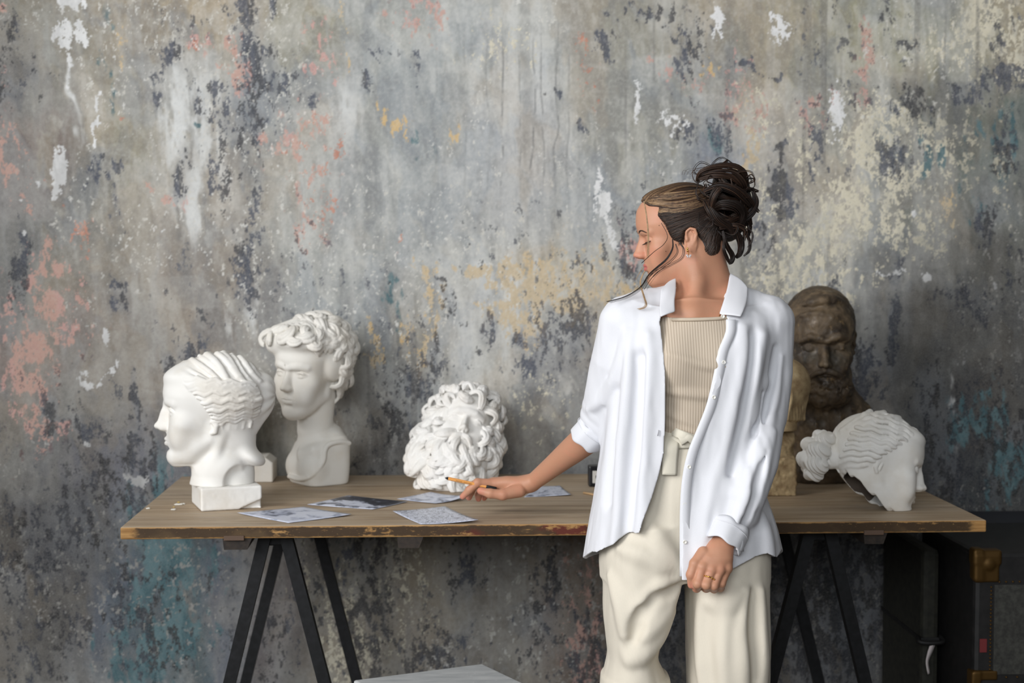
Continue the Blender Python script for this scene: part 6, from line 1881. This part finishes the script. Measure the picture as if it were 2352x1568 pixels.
class Strands:
    def __init__(s): s.V, s.F, s.C, s.n, s.q = [], [], [], 0, []
    def later(s, P, lift, r, c0, c1): s.q.append((np.asarray(P), lift, np.broadcast_to(r, (len(P),)), c0, c1))
    def flush(s, cap, c):
        P = cap.project(np.concatenate([q[0] for q in s.q]), np.array(c), np.concatenate([np.broadcast_to(q[1], (len(q[0]),)) for q in s.q]))
        i = 0
        for q in s.q:
            n = len(q[0]); s.add(hl2w(P[i:i + n]), q[2], q[3], q[4]); i += n
        s.q = []
    def add(s, P, r, c0, c1=None, sides=4):
        P = np.asarray(P, float)
        V, F = tube_vf(P, r, sides, cap=False)
        k = len(P); c1 = c0 if c1 is None else c1
        u = np.linspace(0, 1, k)[:, None]
        C = np.repeat(np.array(c0) * (1 - u) + np.array(c1) * u, sides, 0)
        s.V.append(V); s.C.append(C)
        s.F.append(np.array(F) + s.n); s.n += len(V)
    def build(s, name, m, parent):
        o = mesh_obj(name, np.concatenate(s.V), np.concatenate(s.F), m, parent)
        vcol(o, 'strand', np.concatenate(s.C)); return o

def build_woman_hair(root):
    m = hair_material()
    dark, mid_, brn, blond, lite = [lin(c) for c in ((30, 21, 17), (52, 37, 29), (78, 56, 42), (150, 120, 88), (178, 148, 112))]
    rng = random.Random(12)
    # hairline seen from the side, in head-local profile coordinates (y back, z up)
    hl_px = [(1473, 458), (1490, 470), (1512, 472), (1508, 492), (1518, 512), (1533, 535), (1544, 552), (1563, 556)]
    HL = np.array([hloc(x, y, xl)[1:] for (x, y), xl in zip(hl_px, (.10, .17, .22, .24, .26, .265, .27, .275))])
    bun = np.array(hloc(1632, 462, .12))                       # where the hair is gathered
    # ---- cap over the skull
    s = Sculpt(.0020); s.frame(HT, HM, HH)
    L = .020
    s.ell((0, .055, .64), (.325 + L, .43 + L, .36 + L)); s.ell((0, .20, .56), (.28 + L, .28 + L, .30 + L), k=.08)
    s.ell((0, -.19, .74), (.262, .215 + L, .205 + L), k=.10)
    s.ell((0, .22, .33), (.312, .20, .25), k=.06)
    zz = np.array([-1, -.02, .08, .18, .28, .37] + list(HL[::-1][1:, 1]) + [1.2])
    yy = np.array([.38, .32, .205, .125, .085, .070] + list(HL[::-1][1:, 0]) + [HL[0, 0] - .04])
    od = np.argsort(zz); zz, yy = zz[od], yy[od]
    def front(x, y, z):
        return (y - np.interp(z + .02 * np.sin(x * 9), zz, yy)) * .75
    s.op('sub', front, (-.5, -.7, -.3), (.5, .6, 1.2), .02)
    # leave the ear free
    s.ell((.32, .060, .435), (.11, .072, .118), k=.02, mode='sub')
    s.ell((-.32, .060, .435), (.11, .072, .118), k=.02, mode='sub')
    s.freeze()
    V, Q = s.mesh(); V = relax(V, Q, 1)
    cap = mesh_obj('hair', V, Q, m, root); cap['label'] = 'dark brown hair with fair streaks in a loose bun'
    Lc = ((V - HT) @ HM) / HH
    t = np.clip((Lc[:, 2] - .70) * 6, 0, 1) * np.clip((.20 - Lc[:, 1]) * 4, 0, 1)
    C = dark * (1 - .75 * t[:, None]) + brn * .75 * t[:, None]; vcol(cap, 'strand', C)
    # ---- combed strands from the hairline to the bun
    def sx(y, z, lift):
        return side_x(np.asarray(y), np.asarray(z), lift)
    S = Strands(); starts = catmull(HL, 90)
    def comb(y0, z0, y1, z1, sag, lift, r, c0, c1, q=1, n=16, jit=.006):
        u = np.linspace(0, 1, n)
        y = y0 + (y1 - y0) * u; z = z0 + (z1 - z0) * u + sag * np.sin(PI * u) * (1 - .3 * u) + rng.uniform(-jit, jit) * np.sin(u * 5 + rng.random() * 6)
        lf = lift + .008 * np.sin(PI * u)
        x = sx(y, z, lf)
        x = np.where((y < -.25) & (x < .03), .03, x)
        P = np.stack([q * x, y, z], 1)
        S.later(P, (rng.random() * .010 + .002) * np.minimum(1, u * 4 + .15), r * np.minimum(1, .12 + u * 5), c0, c1)
    for i in range(1000):
        f = rng.random(); j = int(f * 89)
        y0, z0 = starts[j] + np.array([rng.uniform(-.01 - .035 * (f > .4) * rng.random(), .03), rng.uniform(-.014, .014)])
        g = f ** .9
        # fan of end points: high strands reach the top of the gather, low ones its underside
        y1 = bun[1] + rng.uniform(-.03, .03); z1 = bun[2] + .13 - .30 * g + rng.uniform(-.02, .02)
        if f < .45:                                            # fair streaks at the front and top
            pr = rng.random(); band = math.sin(g * 46 + rng.uniform(-.7, .7))
            c0 = blond if band > -.15 else (brn if pr < .6 else mid_)
            if band > .55 and pr < .7: c0 = lite
            c1 = mid_ if rng.random() < .5 else brn
            if band > -.15 and rng.random() < .55: c1 = brn * .6 + blond * .4
        else:
            c0 = mid_ if rng.random() < .5 else dark; c1 = dark
            if rng.random() < .38: c0 = brn
            if rng.random() < .15: c1 = mid_
        comb(y0, z0, y1, z1, .045 * (.5 - g) + rng.uniform(-.012, .012) - .05 * (f < .4) * (g > .15), .024 + rng.random() * .012, (.00085 if f < .4 else .0007) * rng.uniform(.5, 1.3), c0, c1)
    # strands over the crown, starting along the parting line above the forehead
    for i in range(560):
        f = rng.random(); q = 1 if rng.random() < .75 else -1
        y0 = HL[0, 0] + .02 + rng.uniform(0, .06); z0 = HL[0, 1] + .02 + .05 * rng.random()
        x0 = q * (.02 + .20 * f)
        u = np.linspace(0, 1, 16)
        a0 = math.atan2(y0 - .055, 0); 
        # great arc across the skull at lateral offset x0
        th0, th1 = -1.05 + .2 * f, .50
        th = th0 + (th1 - th0) * u
        lf = .026 + .012 * rng.random()
        xx = x0 * (1 - .35 * u); k = np.sqrt(np.maximum(.02, 1 - (xx / (.325 + lf)) ** 2))
        P = np.stack([xx, .055 + (.43 + lf) * k * np.sin(th), .64 + (.36 + lf) * k * np.cos(th)], 1)
        e = np.array([bun[0] * .8 * q, bun[1], bun[2] + .12]); w = np.clip((u - .6) / .4, 0, 1)[:, None] ** 1.5
        P = P * (1 - w) + e * w
        c0 = blond if rng.random() < .45 else (brn if rng.random() < .6 else mid_); c1 = brn if rng.random() < .3 else dark
        S.later(P, (rng.random() * .010 + .002) * np.minimum(1, u * 4 + .15), .00085 * rng.uniform(.6, 1.3) * np.minimum(1, .35 + u * 4), c0, c1)
    # hair swept up from the nape and behind the ear
    for i in range(560):
        f = rng.random()
        y0 = .085 + .28 * f; z0 = .345 - .27 * f + rng.uniform(-.02, .05)
        if f < .25: y0 += .04; z0 += .10
        x0 = .31 * (1 - .5 * f)
        e = np.array([bun[0] + .06 * rng.uniform(-1, 1), bun[1] + rng.uniform(-.05, .06), bun[2] - .10 + rng.uniform(-.05, .05)])
        u = np.linspace(0, 1, 14)[:, None]
        midp = np.array([sx((y0 + e[1]) / 2 + .02, (z0 + e[2]) / 2, .035), (y0 + e[1]) / 2 + .02, (z0 + e[2]) / 2])
        P = (1 - u) ** 2 * np.array([x0, y0, z0]) + 2 * u * (1 - u) * midp + u ** 2 * e
        S.later(P, rng.random() * .010 + .002, .0009 * rng.uniform(.6, 1.3) * np.minimum(1, .15 + np.linspace(0, 1, 14) * 4), mid_ if rng.random() < .6 else brn, dark)
    S.flush(s, (0, .08, .55))
    # sideburn wisps
    for i in range(70):
        f = rng.random(); y0 = -.10 + .10 * f; z0 = .62 - .12 * f
        P = np.array([(sx(y0, z0, .02), y0, z0), (sx(y0 + .01, z0 - .08, .015) , y0 + .01 + rng.uniform(-.02, .03), z0 - .08), (.262, y0 + .04 + rng.uniform(-.03, .03), z0 - .16 - .06 * rng.random())])
        S.add(hl2w(catmull(P, 9)), np.linspace(.0010, .0003, 9), mid_ if rng.random() < .5 else dark)
    S.build('combed_strands', m, cap)
    # ---- the bun: dark core and tangled looping locks, in photo coordinates around the gather
    yb = HY + .035
    core = Sculpt(.0024)
    for px, py, d, r in ((1655, 470, 0, .040), (1690, 455, .01, .036), (1660, 420, .0, .026), (1690, 500, .01, .034), (1672, 530, .015, .028), (1640, 505, .01, .030), (1700, 425, .01, .022), (1716, 470, .015, .016)):
        core.ell(W(px, py, yb + d), (r * .86, r * .86, r * .86), k=.02)
    Vc, Qc = core.mesh(); b = mesh_obj('bun', Vc, Qc, m, cap); vcol(b, 'strand', np.tile(dark, (len(Vc), 1)))
    B = Strands()
    def locks(pts, n, wd, r, cols, m_=22, tw=1.0):
        C = catmull([W(x, y, yb + d) for x, y, d in pts], m_); u = np.linspace(0, 1, m_)
        T = np.gradient(C, axis=0); T /= np.linalg.norm(T, axis=1)[:, None]
        N = np.cross(T, [0, 1, 0]); N /= np.linalg.norm(N, axis=1)[:, None] + 1e-9; Bn = np.cross(T, N)
        for i in range(n):
            a = rng.random() * 6.28; q = math.sqrt(rng.random()) * wd; ph = a + tw * u * 2
            env = (.35 + .65 * np.sin(PI * np.clip(u * .9 + .05, 0, 1)))
            P = C + (N * np.cos(ph)[:, None] + Bn * np.sin(ph)[:, None] * .8) * (q * env)[:, None]
            c = cols[int(rng.random() * len(cols))]
            B.add(P, r * rng.uniform(.6, 1.3) * np.minimum(1, (1 - u) * 5 + .25), c, cols[int(rng.random() * len(cols))])
    dk = [dark, dark, dark, mid_]; md_ = [dark, mid_, mid_, brn]
    f = -.045
    locks([(1602, 415, f + .02), (1612, 396, f), (1650, 384, f), (1690, 386, f + .01), (1710, 402, f + .02), (1716, 420, f + .03)], 82, .010, 0.00072, md_)
    locks([(1606, 410, f + .01), (1640, 400, f - .01), (1680, 402, f - .008), (1704, 420, f), (1712, 440, f + .02)], 82, .010, 0.00072, md_)
    locks([(1690, 384, f + .03), (1706, 388, f + .03), (1714, 404, f + .03), (1708, 418, f + .03), (1696, 416, f + .03)], 28, .0035, 0.00065, dk)
    locks([(1620, 440, f), (1650, 428, f - .015), (1684, 436, f - .016), (1708, 452, f - .005), (1726, 470, f + .01), (1728, 488, f + .03)], 97, .011, 0.00072, dk + [brn])
    locks([(1625, 470, f - .005), (1640, 450, f - .02), (1652, 432, f - .022), (1640, 450, f - .024), (1636, 478, f - .015), (1652, 500, f - .01)], 72, .009, 0.00072, md_)
    locks([(1730, 440, f + .02), (1736, 462, f + .015), (1728, 486, f + .01), (1708, 506, f + .01), (1690, 512, f)], 72, .008, 0.00072, dk)
    locks([(1640, 480, f - .01), (1660, 470, f - .03), (1690, 474, f - .03), (1706, 492, f - .015), (1702, 520, f)], 90, .012, 0.00072, dk)
    locks([(1618, 462, f), (1630, 480, f - .015), (1650, 505, f - .018), (1676, 520, f - .01), (1690, 548, f + .005)], 82, .010, 0.00072, dk + [brn])
    locks([(1676, 500, f), (1690, 530, f), (1702, 556, f + .01), (1700, 580, f + .015), (1690, 592, f + .02)], 61, .008, 0.00072, dk)
    locks([(1690, 510, f), (1710, 530, f + .005), (1722, 556, f + .01), (1720, 576, f + .01), (1708, 588, f + .012)], 21, .004, 0.00058, dk)
    locks([(1660, 530, f), (1668, 560, f), (1682, 586, f + .01), (1680, 600, f + .01), (1674, 606, f + .01)], 39, .0055, 0.00065, dk)
    locks([(1664, 545, f), (1662, 572, f - .004), (1672, 596, f), (1676, 603, f)], 25, .004, 0.00058, dk)
    locks([(1716, 520, f), (1728, 536, f), (1726, 556, f), (1716, 568, f)], 10, .002, 0.00050, dk)
    for i in range(34):                                        # short locks wrapped round the core
        a = rng.random() * 6.28; px, py = 1672 + 44 * math.cos(a) * rng.uniform(.3, 1), 474 + 58 * math.sin(a) * rng.uniform(.2, 1)
        t = a + rng.choice((-1, 1)) * rng.uniform(.9, 1.7); l = rng.uniform(22, 40); d0 = f + rng.uniform(-.012, .012) + .02 * abs(math.cos(a))
        locks([(px - l * math.cos(t), py - l * math.sin(t), d0 + .012), (px, py, d0 - .006), (px + l * math.cos(t + .5), py + l * math.sin(t + .5), d0 + .004), (px + 1.5 * l * math.cos(t + 1.1), py + 1.5 * l * math.sin(t + 1.1), d0 + .02)], 26, .0065, .0007, dk + [brn] if i % 3 else md_)
    for i in range(46):                                        # loose fly-away loops
        px, py = rng.uniform(1610, 1725), rng.uniform(395, 520)
        a = rng.random() * 6.28; l = rng.uniform(12, 34)
        d = f + rng.uniform(-.02, .05)
        pts = [(px, py, d), (px + l * math.cos(a), py + l * math.sin(a), d - .004), (px + l * 1.5 * math.cos(a + .9), py + l * 1.3 * math.sin(a + .9), d), (px + l * 1.2 * math.cos(a + 1.9), py + l * 1.2 * math.sin(a + 1.9), d + .01)]
        locks(pts, 3, .003, .0006, dk + [brn], 14)
    B.build('bun_locks', m, b)
    # ---- wisps around the face
    def wisp(pts, r, c, n=26, cnt=1, spread=.0, into=None):
        Wp = into or Strands()
        for k in range(cnt):
            o = rng.uniform(-1, 1) * spread
            P = catmull([W(x + o * (i + 1), y + o * .4 * i, d) for i, (x, y, d) in enumerate(pts)], n)
            Wp.add(P, np.linspace(r, r * .45, n), c)
        if into is None:
            o = Wp.build('loose_strand', m, cap)
            if c is lite: o['label'] = 'fair loose strand'
    wisp([(1479, 462, -.262), (1484, 490, -.272), (1488, 525, -.276), (1489, 560, -.274), (1488, 590, -.268)], .0008, lite, cnt=4, spread=.5)
    wisp([(1519, 512, -.275), (1533, 541, -.288), (1524, 561, -.290), (1503, 577, -.286), (1485, 593, -.276), (1473, 604, -.262)], .0006, dark, cnt=3, spread=.4)
    wisp([(1545, 549, -.282), (1545, 570, -.290), (1532, 594, -.292), (1510, 614, -.284), (1492, 632, -.270), (1474, 660, -.25), (1440, 682, -.25), (1398, 694, -.26)], .00065, dark, cnt=6, spread=.7)
    wisp([(1560, 555, -.284), (1570, 572, -.288), (1566, 592, -.290), (1540, 608, -.290), (1512, 622, -.282), (1494, 640, -.27), (1478, 664, -.256)], .0006, mid_, cnt=8, spread=1.1)
    wisp([(1552, 560, -.286), (1556, 580, -.290), (1540, 600, -.290), (1516, 618, -.284), (1496, 636, -.272)], .00055, brn, cnt=5, spread=1.0)
    wisp([(1481, 622, -.245), (1474, 636, -.245), (1471, 652, -.246), (1479, 680, -.262), (1484, 698, -.275), (1479, 706, -.275), (1466, 710, -.27)], .0007, lite, cnt=6, spread=.5)
    wisp([(1478, 612, -.245), (1470, 626, -.24), (1461, 642, -.238)], .0006, lite, cnt=2, spread=.6)
    halo = Strands()
    for i in range(12):                                        # fine halo over the crown
        x = rng.uniform(1560, 1650); y = 398 - (x - 1560) * .05
        wisp([(x, y + 4, -.19), (x + rng.uniform(4, 12), y - rng.uniform(2, 9), -.19), (x + rng.uniform(14, 34), y + rng.uniform(-12, 4), -.19)], .00035, brn, n=10, into=halo)
    halo.build('flyaway_hair', m, cap)
    return m

def build_woman_details(root, body):
    dk = mat('brow_and_lash_hair', (70, 50, 40), .6)
    # brow and lashes over the closed lids, on both sides
    fz = Sculpt(.002); fz.frame(HT, HM, HH); fz.zw = zwarp
    head_base(fz, nose=.9, jaw=.92, eye='closed', ears=False, lips=1.12); fz.freeze()
    for q in (1, -1):
        S = []; rng = random.Random(3)
        line = catmull([(q * .05, -.5, .574), (q * .10, -.5, .590), (q * .16, -.5, .594), (q * .215, -.5, .574)], 40)
        w = np.interp(np.linspace(0, 1, 40), [0, .2, .6, 1], [.014, .019, .014, .004])
        for i in range(40):
            for k in range(2):
                p = line[i] + np.array([0, 0, rng.uniform(-.45, .45) * w[i]])
                a = fz.surf(p, (q * .25, -1, .05), a=-.3, b=.2, n=40)
                b = a + np.array([q * .022, .004, .010 * (1 - i / 40)])
                S.append(tube_vf(hl2w(np.array([a, (a + b) / 2 + [q * .001, -.004, .002], b])), .00042, 4))
        V, F = merge(S); mesh_obj('eyebrow', V, F, dk, body)
        S = []
        D = catmull(np.array([(-.060, -.022, -.012), (-.02, -.054, -.023), (.022, -.056, -.025), (.066, -.016, -.016)]) * [q, 1, 1] + np.array([q * .132, -.325, .490]), 30)
        S.append(tube_vf(hl2w(D + np.array([0, -.004, 0])), .0009, 5))
        for i in range(2, 30, 2):
            d = np.array([q * (i - 10) * .0016, -.030, -.022]) * 1.15
            p = D[i] + np.array([0, -.004, 0])
            S.append(tube_vf(hl2w(np.array([p, p + d * .55 + [0, 0, -.004], p + d + [0, -.006, .006]])), np.array([.0006, .0005, .00025]), 4))
        V, F = merge(S); mesh_obj('eyelashes', V, F, dk, body)
    # small mole on the cheek
    mo = mat('mole', (70, 44, 36), .6)
    for p in ((.225, -.2, .345), (.21, -.22, .62)):
        a = fz.surf(p, (1, -.35, 0), a=-.2, b=.25, n=40)
        s = Sculpt(.0003); s.ell(hl2w(a), (.0010, .0009, .0009)); V, Q = s.mesh(); mesh_obj('mole', V, Q, mo, body)
    # earring: gold hoop clasp with a crystal butterfly
    gold = mat('gold', (226, 178, 96), .22, metal=1.0)
    cr = mat('clear_crystal', (235, 236, 240), .08, spec=.9); cr.node_tree.nodes['Principled BSDF'].inputs['Transmission Weight'].default_value = .45
    ye = HY - .016
    V1, F1 = tube_vf(catmull([W(1579, 569, ye), W(1578, 573, ye - .003), W(1580, 578, ye - .003), W(1582, 576, ye + .004)], 12), .0013, 8)
    s = Sculpt(.0004); s.ell(W(1579, 571, ye - .003), (.0016, .0012, .0030)); s.ell(W(1581, 581, ye - .002), (.0012, .0012, .0012))
    Vq, Qq = s.mesh(); V, F = merge([(V1, F1), (Vq, [tuple(q) for q in Qq.tolist()]), tube_vf(np.array([W(1580, 577, ye - .002), W(1581, 581, ye - .002), W(1582, 586, ye - .002)]), .0006, 6)])
    er = mesh_obj('earring', V, F, gold, root); er['label'] = 'small gold earring with a crystal butterfly'
    s = Sculpt(.0004)
    c = W(1582, 588, ye - .002)
    for q in (-1, 1):
        s.ell(c + [q * .0032, 0, .0012], (.0030, .0010, .0022), rot=eul(0, R(-30 * q), 0), k=.0004); s.ell(c + [q * .0022, 0, -.0018], (.0020, .0010, .0016), k=.0004)
    Vq, Qq = s.mesh(); mesh_obj('butterfly', Vq, Qq, cr, er)
    # ring on the middle finger of the hanging hand
    G = left_hand(); a, b = G['middle'][0][0], G['middle'][0][1]
    c = a * .42 + b * .58; d = b - a; M = rot_to(d); th = np.linspace(0, 2 * PI, 36)
    rr = .0126
    parts = [tube_vf(c + np.stack([np.cos(th) * rr, np.sin(th) * rr, .0006 * np.sin(th * 6)], 1) @ M.T, .0011, 8)]
    for t_ in np.linspace(0, 2 * PI, 12, endpoint=False):
        p = c + np.array([math.cos(t_) * rr * 1.04, math.sin(t_) * rr * 1.04, 0]) @ M.T
        s = Sculpt(.0005); s.ell(p, (.0019, .0019, .0019)); Vq, Qq = s.mesh(); parts.append((Vq, [tuple(q) for q in Qq.tolist()]))
    V, F = merge(parts); rg = mesh_obj('ring', V, F, gold, root); rg['label'] = 'thin gold ring on the middle finger'
    # thin necklace
    bw = np.array([v.co[:] for v in body.data.vertices])
    P = catmull([W(1672, 652, -.2), W(1662, 680, -.2), (W(1650, 704, -.2)), W(1634, 726, -.2)], 22)
    for i in range(22):
        q = (bw[:, 0] - P[i][0]) ** 2 + (bw[:, 2] - P[i][2]) ** 2 + (bw[:, 1] > YB + .02) * 9
        P[i][1] = bw[np.argmin(q), 1] - .0012
    V, F = tube_vf(P, .0006, 5); mesh_obj('necklace', V, F, gold, root)['label'] = 'fine gold neck chain'

def build_pen():
    og = mat('orange_pen_barrel', (240, 160, 60), .35, spec=.5); n = NT(og)
    c = n.new('ShaderNodeTexCoord'); sp = n.new('ShaderNodeSeparateXYZ'); n.link(c.outputs['Object'], sp.inputs[0])
    w = n.math('SINE', n.math('MULTIPLY', sp.outputs[2], 2 * PI / .0026)); n.link(n.mix(n.step(w, .86, .95), lin((242, 160, 62)), lin((244, 226, 196))), n.b.inputs['Base Color'])
    bk = mat('black_pen_plastic', (26, 26, 27), .45)
    a, b = W(1022, 1097, .052), W(1140, 1122, .060)
    d = b - a; L = np.linalg.norm(d)
    root = empty('fineliner_pen', a * .5 + b * .5); tag(root, 'slim orange pen with black tip and black end held by the outstretched hand', 'pen')
    def seg(u0, u1, prof, name, m, sides=6):
        P = np.array([a + d * (u0 + (u1 - u0) * t) for t, r in prof]); V, F = tube_vf(P, np.array([r for t, r in prof]), sides, up=(0, 0, 1))
        return mesh_obj(name, V, F, m, root, smooth=sides > 8)
    seg(.055, .81, [(0, .0034), (.02, .0040), (.98, .0040), (1, .0038)], 'barrel', og)
    seg(0, .06, [(0, .0008), (.25, .0012), (.3, .0022), (1, .0036)], 'tip', bk, 12)
    seg(.80, 1.0, [(0, .0044), (.05, .0047), (.93, .0047), (1, .0040)], 'cap', bk, 12)
    # tiny printed line of lettering on the barrel
    pr = mat('dark_print', (60, 40, 24), .6)
    rng = random.Random(6); parts = []
    nrm = np.array([0, -1, .25]); nrm -= d * (nrm @ d) / L ** 2; nrm /= np.linalg.norm(nrm); up = np.cross(nrm, d / L)
    for i in range(17):
        if i in (7,): continue
        p = a + d * (.22 + i * .018) + nrm * .00395 - up * .0012
        M = np.stack([d / L, nrm, up], 1)
        parts.append(box_vf(p, (.0006 * rng.uniform(.6, 1.2), .00015, .0006), M))
    V, F = merge(parts); mesh_obj('lettering', V, F, pr, root, smooth=False)

def sculpt_woman():
    root = empty('person', (W(1570, 1200, YB)[0], YB, 0))
    tag(root, 'woman in open white shirt and cream trousers looking aside, holding a pen over the table', 'person')
    body, H, G = build_woman_body(root)
    build_tank(root); build_trousers(root); build_shirt(root)
    build_woman_hair(root); build_woman_details(root, body)
    build_pen()
# ================================================================ BUILD
build_camera(); build_room(); build_table()
build_trestle(W(634, 1300, .1)[0], 'black steel A-frame trestle under the left half of the table', 1)
build_trestle(W(1880, 1300, .1)[0], 'black steel A-frame trestle in shadow behind the trouser legs', 0)
build_prints(); build_small_things(); build_foreground_box(); build_trunks()
for nm, fn in list(globals().items()):
    if nm.startswith('sculpt_') and callable(fn):
        fn()
